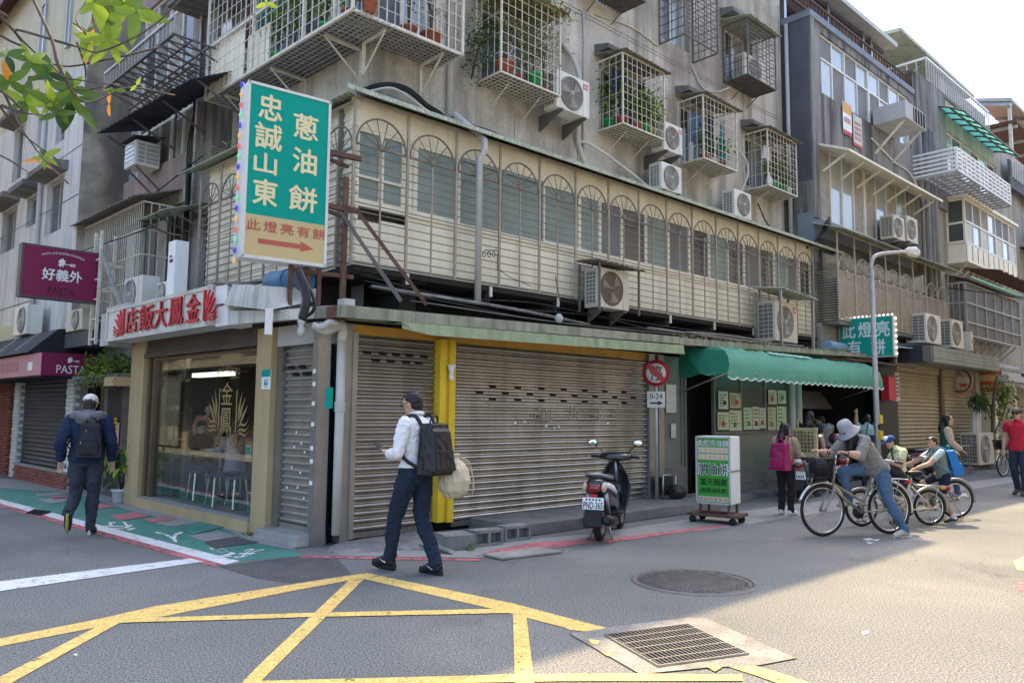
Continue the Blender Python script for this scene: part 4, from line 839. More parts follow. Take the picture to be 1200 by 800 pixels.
def hill(name,pts,z0,z1,mt,label,cat,inner=.5):
 lo=[ground(px,py,.002)for px,py in pts];c=sum(lo,Vector())/len(lo)
 T=Th(name,label,cat,FW,tuple(c));b=MB();n=len(lo);rings=[lo]
 for t,z in((.10,z1*.7),(.3,z1),):
  rings.append([p.lerp(c,t)+Vector((random.uniform(-.02,.02),random.uniform(-.02,.02),z+random.uniform(-.008,.008)))for p in lo])
 vs=[p for r in rings for p in r]+[c+Vector((0,0,z1))];fs=[]
 for k in range(len(rings)-1):
  for i in range(n):fs.append((k*n+i,k*n+(i+1)%n,(k+1)*n+(i+1)%n,(k+1)*n+i))
 k=len(rings)-1
 for i in range(n):fs.append((k*n+i,k*n+(i+1)%n,(k+1)*n))
 b.add(vs,fs,0,True);T.part('slab',b,mt);return T
hill('broken_apron',[(383,649),(386,640),(404,637),(430,632),(470,626),(505,619),(522,632),(534,643),(531,650),(520,647),(500,644.5),(470,645),(440,646.5),(410,648)],0,.05,M['ramp'],'cracked concrete apron below the narrower shutter','apron')
def cinder(px,py,rz,label,dz=0):
 p=ground(px,py);T=Th('cinder_block',label,'cinder block',FW,tuple(p),'cinder blocks by the shutter',local=True,rot=rz)
 L_,W_,H_=.39,.19,.19;b=MB();t=.03
 for(x0,x1)in((0,t),(L_/2-t/2,L_/2+t/2),(L_-t,L_)):b.box(x0,x1,0,W_,0,H_)
 for i in range(2):
  xa=t if i==0 else L_/2+t/2;xb=L_/2-t/2 if i==0 else L_-t
  b.box(xa,xb,.003,W_-.003,0,.035);b.box(xa,xb,.003,W_-.003,H_-.04,H_-.001);b.box(xa,xb,W_*.6,W_*.7,.035,H_-.04)
 T.part('block',b,M['block'],bevel=.006)
 return T
cinder(557,641.5,FR.rz-.16,'grey hollow cinder block in the middle of the row, nearer the weed')
cinder(592,635.5,FR.rz-.12,'grey hollow cinder block touching the metal threshold')
p=ground(523,646);T=Th('solid_block','solid grey concrete block at the foot of the yellow post','block',FW,tuple(p),local=True,rot=FR.rz-.25)
b=MB();b.box(0,.36,0,.34,0,.17);T.part('block',b,M['block'],bevel=.008)
T=Th('weed','small green weed growing before the cinder blocks','weed',FW,tuple(ground(545,643)),local=True)
wl=leaf_mesh('leaf',M['leaf'],.17,.05,.2,.7)
for k in range(13):o=T.put('leaf',wl,(random.uniform(-.03,.03),random.uniform(-.03,.03),.02),(random.uniform(.1,.9),0,k*.5+random.uniform(-.2,.2)),(random.uniform(.7,1.2),)*3)
T=Th('corner_pipe','stained pale drainpipe at the building corner between the two shutters','pipe',FR,(.22,-.1,.05))
b=MB();b.tube([(.24,-.06,.12),(.24,-.06,2.42)],.055,10);b.lathe([(.066,0),(.066,.12)],(.24,-.06,1.55),n=10);T.part('pipe',b,M['pipe_w'])
b=MB();b.tube(sm([(.24,-.06,2.40),(.24,-.08,2.52),(.18,-.12,2.58),(.10,-.14,2.55),(-.02,-.14,2.50),(-.10,-.12,2.53)]),.06,10);T.part('elbow',b,M['pipe_w'])
S2=Th('pancake_shop','scallion pancake shop with frosted glass front and poster window beneath the green awning','shop',FR,(6.7,0,0))
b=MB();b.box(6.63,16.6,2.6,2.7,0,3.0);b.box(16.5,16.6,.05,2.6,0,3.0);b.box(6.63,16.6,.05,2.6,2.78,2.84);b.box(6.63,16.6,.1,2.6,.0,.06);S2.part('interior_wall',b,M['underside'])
b=MB();b.box(6.64,7.36,-.02,.10,.10,.62);b.box(7.40,8.2,-.02,.1,.0,.12);S2.part('base_wall',b,M['concrete_dk'])
b=MB();b.box(8.40,11.28,-.10,.12,0,.22);S2.part('base_wall',b,M['concrete_dk'])
b=MB();b.box(8.42,11.26,-.04,.10,.222,.42);S2.part('base_ledge',b,M['concrete_dk'])
b=MB();b.box(6.6,8.4,-.75,-.0,0,.13);b.box(8.4,11.5,-.55,-.1,0,.10);S2.part('step',b,M['concrete_dk'])
fm=mat('door_frame_dull',(.20,.195,.175),.5,metal=.3,var=.15)
frosted=mat('frosted_glass',(.155,.185,.155),.28,var=.18,vs=1.2,streak=.3,dirt=(.22,.24,.20),ss=1.5,spec=.5)
frosted2=mat('frosted_glass_dark',(.075,.09,.075),.15,var=.3,vs=1.0,spec=.6)
def framed(x0,x1,z0,z1,y,pane,rails=(),w=.045,d=.07,pn='glazed_panel'):
 f=MB();f.box(x0,x0+w,y,y+d,z0,z1);f.box(x1-w,x1,y,y+d,z0,z1);f.box(x0+w,x1-w,y,y+d,z0,z0+w);f.box(x0+w,x1-w,y,y+d,z1-w,z1)
 for z in rails:f.box(x0+w,x1-w,y+.004,y+d,z-.02,z+.02)
 fo=S2.part(pn,f,fm);zs=[z0+w,*rails,z1-w]
 for i in range(len(zs)-1):
  p=MB();p.box(x0+w-.005,x1-w+.005,y+.03,y+.04,zs[i],zs[i+1]);S2.part('pane',p,pane[i%len(pane)],fo)
 return fo
framed(6.66,7.34,.62,2.6,.0,[frosted,frosted2])
framed(7.36,7.42,.12,2.6,-.02,[fm])
framed(8.36,11.27,.42,2.62,.0,[frosted2,frosted2],rails=(1.22,))
b=MB()
for x in(9.35,10.3):b.box(x-.025,x+.025,.002,.066,1.24,2.57)
S2.part('mullion',b,fm)
b=MB();b.box(8.42,11.2,.018,.026,.47,1.19);S2.part('frosted_panel',b,frosted)
for x in(11.33,11.62):
 b=MB();b.tube([(x,-.05,.0),(x,-.05,2.7)],.075,10);S2.part('pipe_column',b,M['pipe'])
b=MB();b.box(7.44,8.34,.5,.55,.1,2.6);S2.part('dark_curtain',b,M['dark'])
pc=[('paper_green',(.52,.58,.40)),('paper_cream',(.60,.56,.42)),('paper_pale',(.58,.60,.50)),('paper_tan',(.50,.46,.33))]
pms=[mat(n,c,.7,var=.06,vs=8)for n,c in pc]
inks=[mat('ink_'+n,c,.6,var=0)for n,c in(('red',(.4,.05,.04)),('green',(.05,.2,.06)),('black',(.03,.03,.03)))]
T=None
pk=0
for(x0,x1,z0,z1)in((8.46,8.86,1.28,1.62),(8.88,9.32,1.26,1.66),(8.5,8.84,1.68,2.02),(8.9,9.3,1.70,2.0),(9.40,9.72,1.28,1.72),(9.74,10.02,1.28,1.74),(10.04,10.27,1.3,1.72),(10.36,10.7,1.26,1.74),(10.74,11.15,1.26,1.76),(10.4,10.75,1.8,2.1),(10.8,11.15,1.82,2.1)):
 wor=['lower left pane','lower left pane, second','upper left pane','upper left pane, second','middle pane, first','middle pane, second','middle pane, third','lower right pane','lower right pane, last','upper right pane','upper right pane, last'][pk]
 T=Th('poster',['pale green','cream','pale grey','tan'][pk%4]+' printed notice taped inside the '+wor+' of the shop window','poster',FR,(x0,-.0,z0),'notices in the pancake shop window')
 b=MB();b.box(x0,x1,-.008,-.004,z0,z1);T.part('sheet',b,pms[pk%4])
 b=MB();ro=random.Random(pk)
 for r in range(5):
  z=z1-.05-r*(z1-z0-.08)/5;ww=ro.uniform(.5,.85)*(x1-x0)
  for q in range(int(ww/.05)):b.box(x0+.04+q*.05,x0+.04+q*.05+ro.uniform(.02,.04),-.0105,-.0085,z-.03,z-.005)
 b.ell(((x0+x1)/2+ro.uniform(-.06,.06),-.009,z0+.12),(.06,.002,.05),10,4)
 T.part('print',b,inks[pk%3]);pk+=1
T=Th('paper_note','small white note on the frosted glass beside the no stopping sign','notice',FR,(6.9,-.01,1.6))
b=MB();x,z=FR.at(789,503,0);b.box(x-.08,x+.06,-.012,-.006,z-.15,z+.1);x,z=FR.at(788,465,0);b.box(x-.2,x+.1,-.012,-.006,z-.28,z+.22);T.part('sheet',b,M['pipe_w'])
b=MB();b.box(12.1,15.6,.55,.6,.08,1.05);b.box(12.0,15.7,.35,.95,1.05,1.10);S2.part('counter',b,M['wood'])
b=MB();b.box(12.2,15.4,1.9,2.0,1.3,2.4);S2.part('back_shelf',b,M['brown'])
T=Th('steel_cooker_hood','dull steel hood and menu board inside the pancake shop','cooker hood',FR,(14,1.2,1.8))
b=MB();b.hexa([(13.3,.9,1.75),(15.4,.9,1.75),(15.4,1.8,1.75),(13.3,1.8,1.75)],[(13.6,1.1,2.2),(15.1,1.1,2.2),(15.1,1.7,2.2),(13.6,1.7,2.2)]);T.part('hood',b,M['steel'])
for k,(x,z,r,h)in enumerate(((12.6,1.1,.12,.2),(13.0,1.1,.1,.28),(13.5,1.1,.14,.16),(14.6,1.1,.11,.25))):
 T=Th('cooking_pot',['squat steel pot','tall steel canister','wide steel pan','steel stock pot'][k]+' on the pancake shop counter','pot',FR,(x,.6,z),'pots on the counter')
 b=MB();b.lathe([(0,0),(r,0),(r,h),(r*.9,h),(r*.3,h+.04),(0,h+.05)],(x,.65,z),n=14);T.part('pot',b,M['steel'])
T=Th('black_stool_motor','black folded stool and small motor at the foot of the frosted glass','stool',FR,(6.8,-.3,.15))
x0=FR.at(776,590,-.3)[0];b=MB()
for x in(x0,x0+.36):b.tube([(x,-.32,.13),(x,-.32,.55)],.018,6)
b.tube([(x0,-.32,.54),(x0+.36,-.32,.54)],.018,6);T.part('frame',b,M['steel'])
b=MB();b.box(x0+.05,x0+.32,-.3,-.12,.2,.5);b.ell((x0+.3,-.36,.27),(.13,.11,.11));b.cyl((x0+.12,-.42,.24),(x0+.4,-.42,.24),.09,10);T.part('motor',b,M['black'])
AW=Th('green_awning','bright green fabric awning with scalloped valance over the pancake shop','awning',FR,(7.5,-1,2.2))
b=MB();xa,xb=7.42,13.65
prof=[(-.50,2.78),(-.72,2.76),(-.90,2.68),(-1.0,2.56),(-1.05,2.42),(-1.06,2.30)]
ns=78;vs=[]
for i in range(ns+1):
 x=xa+(xb-xa)*i/ns;t=i/ns
 for j,(y,z)in enumerate(prof):
  sag=.035*math.sin(x*7.1+j)*math.sin(math.pi*j/5)*.5+(.02*math.sin(x*19+2*j)+.012*math.sin(x*43+j))*(j>0)
  vs.append((x-(.30*(j/5)if i==0 else.30*(j/5)*(1-t)**6),y+sag*.6,z+sag+.02*t*0-.01*math.sin(math.pi*t)))
 zc=2.30-.085-.045*abs(math.sin(math.pi*i/3.0))
 vs.append((x-.30*(1-t)**6,-1.065+.012*math.sin(x*23),zc))
k=len(prof)+1
b.add(vs,[(i*k+j,(i+1)*k+j,(i+1)*k+j+1,i*k+j+1)for i in range(ns)for j in range(k-1)],0,True);AW.part('canopy',b,M['awning'])
b=MB()
pts=[]
for i in range(ns*2+1):
 x=xa+(xb-xa)*i/(2*ns);t=i/(2*ns);pts.append((x-.30*(1-t)**6,-1.072+.012*math.sin(x*23),2.30-.085-.045*abs(math.sin(math.pi*i/6.0))))
b.tube(pts,.011,4);AW.part('valance_trim',b,M['white'])
b=MB();L0=[(xa-.30*(j/5),y,z)for j,(y,z)in enumerate(prof)]
b.add(L0+[(xa-.42,-.75,2.23),(xa-.35,-.55,2.28),(xa-.30,-.3,2.22),(xa-.28,-.06,2.24),(xa-.25,-.05,2.78)],[tuple(range(11))]);AW.part('side_panel',b,M['awning_shaded'])  # same awning cloth, its shade painted in as a darker green
b=MB();b.add([(xb,y,z)for y,z in prof]+[(xb,-.5,2.3)],[tuple(range(7))]);AW.part('side_panel',b,M['awning'])
b=MB();b.tube([(xa-.25,-.03,1.95),(xa-.28,-1.03,2.28)],.014,6);b.tube([(xb,-.03,1.95),(xb,-1.03,2.28)],.014,6);b.tube([(xa-.28,-1.04,2.30),(xb,-1.04,2.30)],.016,6);AW.part('frame',b,M['steel'])
b=MB()
for i,x in enumerate((9.0,9.25,9.5,9.75,10.0,10.25,10.5)):b.add([(x,-.735,2.776),(x+.2,-.735,2.776),(x+.17,-.87,2.722),(x-.03,-.87,2.722)],[(0,1,2,3)])
AW.part('faded_lettering',b,mat('faded_print',(.35,.62,.52),.6,var=.1))
T=Th('lean_to_sheet','rusty brown corrugated sheet between the awning and the teal lamp sign','roof sheet',FR,(13.2,0,2.9))
b=MB();sheet((13.0,.6,3.15),(16.4,.6,3.1),(16.6,-.75,2.83),(13.0,-.65,2.85),22,.014,.014,mb=b);T.part('roof_sheet',b,M['rust'])
T=Th('blue_barrel','pale blue plastic tarpaulin bundle on the canopy beside the teal lamp sign','bundle',FR,(13,-.2,3.1))
b=MB();b.cyl((12.7,-.2,3.17),(13.7,-.15,3.17),.13,12);T.part('bundle',b,mat('tarp_blue',(.18,.30,.40),.6,var=.2,vs=6))
# --- left
RS=Th('restaurant','tan pillared restaurant shop front with one big plate glass window','restaurant',FL,(-3,0,0))
b=MB();b.box(-5.78,-5.23,-.04,.35,0,2.76);RS.part('pillar',b,M['tan'])
b=MB();b.box(-1.46,-1.08,-.04,.35,0,2.62);RS.part('pillar',b,M['tan'])
b=MB();b.box(-6.25,-5.785,-.30,.30,1.95,2.10);RS.part('ledge',b,M['tan'])
b=MB();b.box(-5.225,-1.465,-.0,.20,2.44,2.76);b.box(-5.225,-1.465,-.05,.0,2.40,2.46);RS.part('lintel',b,M['brown'])
b=MB();b.box(-5.225,-1.465,-.08,.30,0,.145);RS.part('sill',b,M['tan'])
b=MB();b.box(-5.2,-1.48,-.06,.30,.147,.165);RS.part('sill_top',b,M['tile_g'])
b=MB();b.box(-5.225,-5.13,.03,.14,.17,2.395);b.box(-5.06,-4.98,.05,.15,.17,2.395);b.box(-5.13,-5.06,.08,.14,.17,2.395);b.box(-1.505,-1.467,.03,.14,.17,2.395);b.box(-4.98,-1.505,.05,.13,2.35,2.395);RS.part('door_frame',b,M['bronze'])
b=MB();b.box(-3.88,-1.505,.075,.083,.168,2.35);RS.part('glass_panel',b,shop_glass)
b=MB();b.box(-4.98,-3.80,.105,.113,.168,2.35);RS.part('glass_panel',b,shop_glass)
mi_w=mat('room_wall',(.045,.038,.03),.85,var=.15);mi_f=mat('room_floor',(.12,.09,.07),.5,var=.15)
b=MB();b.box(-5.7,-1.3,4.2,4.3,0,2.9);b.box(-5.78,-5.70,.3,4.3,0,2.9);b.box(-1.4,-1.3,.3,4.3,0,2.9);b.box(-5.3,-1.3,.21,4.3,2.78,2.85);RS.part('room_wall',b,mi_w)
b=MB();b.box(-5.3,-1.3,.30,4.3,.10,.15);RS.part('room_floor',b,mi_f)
lampm=mat('tube_lit',(1.0,.95,.85),.5,var=0,emit=.5)
for q in((-4.9,-3.6,.62,.74,2.10,2.17),(-3.2,-1.7,1.5,1.6,2.68,2.74),(-4.9,-3.4,2.6,2.7,2.68,2.74)):b=MB();b.box(*q);RS.part('tube_lamp',b,lampm)
b=MB();b.box(-4.6,-2.2,4.12,4.19,.9,2.3);RS.part('wall_panel',b,mat('room_panel',(.10,.09,.08),.7,var=.2))
T=Th('wall_clock','round pale wall clock seen through the restaurant glass','clock',FL,(-4.3,.9,1.95))
cx,cz=FL.at(213,437,.62);cc=(cx,.62,cz);b=MB();b.lathe([(0,-.03),(.14,-.03),(.165,-.02),(.17,0)],cc,'y',28);T.part('dial',b,mat('dial',(.45,.43,.38),.5,var=.03))
b=MB()
for k in range(12):a=k*math.pi/6;b.box(cx+.12*math.sin(a)-.008,cx+.12*math.sin(a)+.008,.586,.589,cz+.12*math.cos(a)-.012,cz+.12*math.cos(a)+.012)
b.tube([(cx,.584,cz),(cx+.05,.584,cz+.04)],.008,4);b.tube([(cx,.584,cz),(cx-.02,.584,cz+.10)],.006,4);T.part('hands',b,M['black'])
T=Th('drinks_shelf','dark metal shelf rack behind the restaurant glass','shelf',FL,(-4.9,.7,.15))
SX0,SX1,SY0,SY1=max(-5.6,FL.at(187,500,.5)[0]),FL.at(214,500,.5)[0],.36,.62;zsh=[.3,.72,1.08,1.52]
for x in(SX0,SX1):
 for y in(SY0,SY1):T.bar('upright',M['steel'],(x,y,.15),(x,y,1.6),.03)
for z in zsh:b=MB();b.box(SX0,SX1,SY0,SY1,z-.02,z);T.part('shelf_board',b,M['steel'])
bg_=mat('bottle_brown',(.055,.022,.01),.15,var=.1);lb=mat('bottle_label',(.52,.36,.12),.5,var=.1)
for k in range(9):
 x=SX0+.06+k*(SX1-SX0-.12)/8;T=Th('bottle',['first','second','third','fourth','fifth','sixth','seventh','eighth','ninth'][k]+' brown bottle from the left on the top board of the dark shelf','bottle',FL,(x,.42,1.52),'bottles on the restaurant shelf')
 b=MB();b.lathe([(0,0),(.034,0),(.034,.16),(.014,.22),(.013,.29),(0,.29)],(x,.42,1.52),n=10);T.part('glass',b,bg_)
 b=MB();b.lathe([(.0352,.03),(.0352,.11)],(x,.42,1.52),n=10);T.part('label',b,lb)
T=Th('white_jug','cream jug with red lid on the middle board of the dark shelf','jug',FL,(SX0+.45,.45,1.08))
b=MB();b.lathe([(0,0),(.08,0),(.085,.09),(.075,.18),(.055,.21)],(SX0+.45,.45,1.08),n=14);T.part('body',b,M['scream'])
b=MB();b.lathe([(.06,.21),(.06,.24),(.02,.26),(0,.26)],(SX0+.45,.45,1.08),n=14);T.part('lid',b,M['red'])
for k,(x,z,c,h)in enumerate(((SX0+.15,.72,'leaf_d',.2),(SX0+.4,.72,'wood',.16),(SX0+.65,.72,'leaf_d',.18),(SX0+.2,.3,'brown',.25),(SX0+.55,.3,'black',.2))):
 T=Th('shelf_box',['dark green','brown','small dark green','large brown','black'][k]+' box low on the dark shelf','box',FL,(x,.7,z),'boxes on the restaurant shelf');b=MB();b.box(x-.09,x+.09,.38,.58,z,z+h);T.part('box',b,M[c],bevel=.01)
steel=M['chrome']
for k,(x,y)in enumerate(((FL.at(262,530,.75)[0],.75),(-3.4,2.2))):
 T=Th('dining_table',['steel legged dining table nearest the restaurant glass','second dining table deeper in the restaurant'][k],'table',FL,(x,y,.15))
 b=MB();b.box(x-.55,x+.55,y-.35,y+.35,.86,.90);T.part('tabletop',b,mat('table_top',(.42,.33,.22),.35,var=.1))
 for sx in(-.48,.48):
  for sy in(-.28,.28):T.bar('leg',steel,(x+sx,y+sy,.15),(x+sx,y+sy,.86),.03)
 b=MB();b.lathe([(0,0),(.12,.0),(.15,.05),(.14,.05),(0,.02)],(x-.1,y-.1,.90),n=16);T2=Th('bowl',['white bowl on the nearest restaurant table','white bowl on the deeper restaurant table'][k],'bowl',FL,(x-.1,y-.1,.9));T2.part('bowl',b,M['white'])
for k,(x,y)in enumerate(((FL.at(232,560,.5)[0],.5),(FL.at(255,560,.35)[0],.35),(FL.at(278,570,.4)[0],.4),(FL.at(246,560,1.2)[0],1.2),(-1.75,1.2))):
 T=Th('stool',['round steel stool at the left of the nearest table','round steel stool in the middle before the nearest table','round steel stool at the right before the nearest table','stool behind the nearest table','stool at the right end of the nearest table'][k],'stool',FL,(x,y,.15),'stools in the restaurant')
 b=MB();b.lathe([(0,.46),(.16,.46),(.165,.43),(.0,.43)],(x,y,.15),n=18);T.part('seat',b,mat('stool_seat',(.06,.10,.17),.5,var=.1))
 for a in range(4):
  c,s_=math.cos(a*1.57+.8),math.sin(a*1.57+.8);T.bar('leg',steel,(x+.12*c,y+.12*s_,.58),(x+.17*c,y+.17*s_,.15),.018)
gd=MB();yy=.071
def decal(txt,px0,py0,px1,py1,bold=.0,arc=0):
 xa,za_=FL.at(px0,py1,yy);xb_,zb_=FL.at(px1,py0,yy);z2=FL.at(px0,py0,yy)[1]
 put_text(gd,txt,(xa,yy,za_),X_,Z_,xb_-xa,z2-za_,bold,arc=arc)
decal('金',259,448,273,474,.015);decal('鳳',257,478,272,507,.015);decal('店飯大',250,510,273,525,.0);decal('JIN·FENG',253,434,281,443,.0,arc=.05)
def feather(mb,pts,o):mb.add([tuple(o(p))for p in pts],[tuple(range(len(pts)))])
def wing_polys():
 """half of a flame-like wing emblem, unit coordinates, grows to +x from a stem at x=0"""
 P_=[[(0,.10),(.06,.02),(.08,.05),(.08,1.0),(.0,1.0)]]
 for(x0,y0,x1,y1,w_)in((.12,.30,.42,.98,.13),(.16,.24,.66,.86,.13),(.22,.18,.86,.68,.12)):
  dx,dy=x1-x0,y1-y0;L_=math.hypot(dx,dy);nx,ny=-dy/L_*w_,dx/L_*w_
  P_.append([(x0,y0),(x0+dx*.4-nx*.5,y0+dy*.4-ny*.5),(x1,y1),(x0+dx*.45+nx*.6,y0+dy*.45+ny*.6)])
 for(y0,y1,w_)in((.18,.40,.06),(.08,.26,.06),(.0,.12,.05)):
  top=[];bot=[]
  for i in range(9):
   t=i/8;x=.14+t*(.84-.1*y0);y=y0+.0+(y1-y0)*t*t+.05*math.sin(t*6.3);ww=w_*math.sin(math.pi*min(1,t*.9+.1))
   top.append((x,y+ww/2));bot.append((x,y-ww/2))
  P_.append(bot+top[::-1])
 return P_
WP=wing_polys()
def wing(mb,p,ux,uz,w_,h_,flip=False,th=None):
 p,ux,uz=Vector(p),Vector(ux),Vector(uz)
 for poly in WP:
  q=[p+ux*((-u if flip else u)*w_)+uz*(v*h_)for u,v in poly]
  if th is None:mb.add(q,[tuple(range(len(q)))])
  else:
   n=len(q);q2=[a+th for a in q];mb.add(q+q2,[tuple(range(n)),tuple(range(2*n-1,n-1,-1))]+[(i,(i+1)%n,n+(i+1)%n,n+i)for i in range(n)])
xa,za_=FL.at(275,510,yy);wing(gd,(xa,yy,za_),X_,Z_,.40,.62)
xa,za_=FL.at(256,506,yy);wing(gd,(xa,yy,za_),X_,Z_,.40,.62,True)
T=Th('glass_decal','gold lettering with two flame wings on the restaurant glass','window lettering',FL,(-2.4,.07,1.5));T.part('lettering',gd,M['gold'])
x,z=FL.at(289,528,.06);T=Th('notice_card','orange framed card with a pale print leaning inside the restaurant glass','notice',FL,(x,.09,z));
b=MB();b.box(x-.10,x+.10,.088,.092,z-.14,z+.14);T.part('card',b,mat('card_orange',(.42,.20,.07),.6,var=.1));b=MB();b.box(x-.075,x+.075,.084,.087,z-.1,z+.08);T.part('print',b,M['pipe_w']);b=MB();b.box(x-.05,x+.05,.081,.0835,z-.03,z+.05);T.part('mark',b,M['sgreen'])
x,z=FL.at(312,445,-.05);T=Th('number_plate','small green and white house number plate on the tan pillar','number plate',FL,(x,-.045,z))
b=MB();b.box(x-.11,x+.11,-.055,-.042,z-.12,z+.13);T.part('plate',b,M['white']);b=MB();b.box(x-.11,x+.11,-.058,-.0552,z+.04,z+.13);T.part('band',b,M['sgreen'])
b=MB();put_text(b,'44',(x-.05,-.0565,z-.10),X_,Z_,.10,.12,.02);T.part('digits',b,M['sgreen'])
shutter(FL,-.93,-.17,.10,.19,2.36,.087,M['shutter_g'],'narrow grey roller shutter between the tan pillar and the corner',holes=[(20.5,[-.7,-.45,-.3]),(21.5,[-.8,-.55])])
T=Th('side_pier','grey metal shutter box and jambs beside the tan pillar','shutter frame',FL,(-1,.05,0))
b=MB();b.box(-1.07,-.94,.04,.2,.12,2.4);T.part('jamb',b,M['shutter']);b=MB();b.box(-.12,.0,-.03,.14,.0,2.5);T.part('jamb',b,M['steel'])
b=MB();b.box(-1.05,-.05,.02,.3,2.37,2.62);T.part('header',b,M['wallgrey']);b=MB();b.box(-1.0,-.1,.15,.25,0,2.4);T.part('back_panel',b,M['dark'])
b=MB()
for z in(2.0,1.85,1.62,1.1,.95,.7,1.38):b=MB();b.box(-.10,-.04,-.036,-.031,z,z+.05);T.part('sticker',b,M['white'])
for x,z in((-.62,1.28),(-.5,1.15),(-.66,1.1),(-.42,1.05),(-.7,.85),(-.5,.8),(-.8,.6),(-.55,.62),(-.4,.5)):b=MB();b.box(x,x+.03,.073,.078,z,z+.03);T.part('sticker',b,M['white'])
x,z=FL.at(386,465,-.04);b=MB();b.box(x-.07,x+.06,-.05,-.032,z-.13,z+.11);T.part('green_plate',b,M['sgreen'])
T=Th('stone_step','worn grey stone step below the narrow shutter','step',FL,(-1,-.2,0));b=MB();b.hexa([(-1.06,-.22,0),(-.06,-.22,0),(-.06,.2,0),(-1.06,.2,0)],[(-1.05,-.18,.12),(-.08,-.18,.13),(-.08,.2,.14),(-1.05,.2,.12)]);T.part('step',b,M['concrete'],bevel=.02)
T=Th('weed','tiny weed at the foot of the tan pillar with the number plate','weed',FL,(-1.25,-.12,0));
for k in range(16):T.put('leaf',wl,(-1.3+random.uniform(-.12,.1),-.12+random.uniform(-.05,.02),.01),(random.uniform(.2,1.0),0,k*.4),(random.uniform(.3,.6),)*3)
T=Th('white_canopy','dirty white sheet metal canopy between the restaurant sign and the corner','canopy',FL,(-1.6,-.5,2.6))
d1=mat('canopy_white',(.56,.56,.52),.7,var=.1,vs=3,streak=.75,dirt=(.22,.22,.17),ss=5)
b=MB();b.hexa([(-2.0,-.42,2.66),(-.10,-.42,2.60),(-.10,.3,2.7),(-2.0,.3,2.75)],[(-2.0,-.42,2.86),(-.10,-.42,2.72),(-.10,.3,2.85),(-2.0,.3,2.95)]);T.part('band',b,d1)
b=MB();b.hexa([(-1.55,-.48,2.90),(-.16,-.60,2.70),(-.2,.1,2.9),(-1.45,.1,3.0)],[(-1.35,-.46,3.15),(-.22,-.58,2.98),(-.3,.1,3.05),(-1.3,.1,3.15)]);T.part('hood',b,d1)
b=MB();b.box(-.20,-.15,-.62,-.55,2.42,2.72);T.part('downstand',b,M['white'])
T=Th('blue_tank','blue plastic drum lying above the white canopy','drum',FL,(-.9,-.1,3.1));b=MB();b.cyl((-1.0,-.1,3.17),(-.25,-.1,3.12),.15,16);b.torus((-.55,-.1,3.14),.155,.012,'x',18,5);T.part('drum',b,mat('drum_blue',(.05,.16,.28),.5,var=.2,vs=4))
T=Th('bent_iron_arm','black bent iron arm hanging by the corner below the green sign','bracket',FL,(-.2,-.6,2.7))
pts=[FL.at(px,py,-.60)for px,py in((349,318),(356,335),(359,352),(354,374))]
b=MB();b.tube(sm([(x,-.60,z)for x,z in pts]),.075,8,flat=.45);T.part('arm',b,M['black'])
pts=[FL.at(px,py,-.50)for px,py in((352,318),(366,345),(368,362),(358,372))]
b=MB();b.tube(sm([(x,-.5,z)for x,z in pts]),.02,6);T.part('stay',b,M['black'])
for k,(px,py)in enumerate(((353,384),)):
 x,z=FL.at(px,py,-.2);T=Th('lamp_holder','white bulb holder under the canopy above the narrow shutter','light bulb',FL,(x,-.2,z));b=MB();b.lathe([(.01,.10),(.055,.09),(.045,.05),(.03,.02),(.045,-.02),(.05,-.06),(.03,-.10),(0,-.105)],(x,-.2,z),n=14);T.part('bulb',b,M['pipe_w'])
SG=Th('restaurant_sign','white box sign with raised red characters and two red wing emblems','sign',FL,(-4,-.5,2.6))
sgm=mat('sign_white_ribbed',(.70,.68,.62),.5,var=.05,vs=3,streak=.4,dirt=(.45,.42,.35),ss=6)
xs0,xs1,zs0,zs1=-5.62,-1.86,2.66,3.17
b=MB();b.box(xs0,xs1,-.50,-.12,zs0,zs1);SG.part('box',b,sgm)
for k in range(30):x=xs0+.06+k*.122;b=MB();b.box(x,x+.112,-.512,-.501,zs0+.04,zs1-.04);SG.part('panel_strip',b,sgm)
for q in((xs0-.01,xs1+.01,zs1-.04,zs1+.01),(xs0-.01,xs1+.01,zs0-.01,zs0+.04),(xs0-.03,xs0+.05,zs0,zs1),(xs1-.06,xs1+.02,zs0,zs1)):
 b=MB();b.box(q[0],q[1],-.53,-.49,q[2],q[3]);SG.part('frame',b,M['pipe_w'])
b=MB();b.box(xs0-.45,xs0-.04,-.46,-.10,zs0-.05,zs1-.02);b.box(xs0-.42,xs0+.6,-.40,-.1,zs1+.005,zs1+.10);SG.part('end_box',b,M['wallgrey'])
b=MB();b.box(xs1+.025,xs1+.36,-.46,-.1,zs0+.27,zs1+.0);b.box(xs1+.025,xs1+.36,-.44,-.1,zs0-.02,zs0+.24);SG.part('end_box',b,M['white'])
b=MB();sheet((xs1-.0,.2,3.32),(xs1+.7,.2,3.3),(xs1+.5,-.45,3.15),(xs1-.05,-.5,3.22),5,.01,.01,mb=b);SG.part('top_cover',b,M['bar_k'])
sgx=lambda px,py:FL.at(px,py,-.55)[0]
for ch,pa,pb,pm in(('店',147.5,160.5,377),('飯',163,179.5,373),('大',180.5,195,370),('鳳',198,214,367),('金',218,233,364)):
 xa,xb_=sgx(pa,pm),sgx(pb,pm);w_=xb_-xa
 b=MB()
 for k in range(4):put_text(b,ch,(xa,-.555+k*.008,zs0+.07),X_,Z_,w_,.38,.014)
 SG.part('character',b,M['red']);b=MB();put_text(b,ch,(xa-.012,-.526,zs0+.058),X_,Z_,w_+.024,.404,.03);SG.part('character_edge',b,M['white'])
xa=sgx(237.5,362);b=MB();wing(b,(xa,-.55,zs0+.05),X_,Z_,sgx(253,360)-xa,.42,th=Vector((0,.03,0)));SG.part('wing_emblem',b,M['red'])
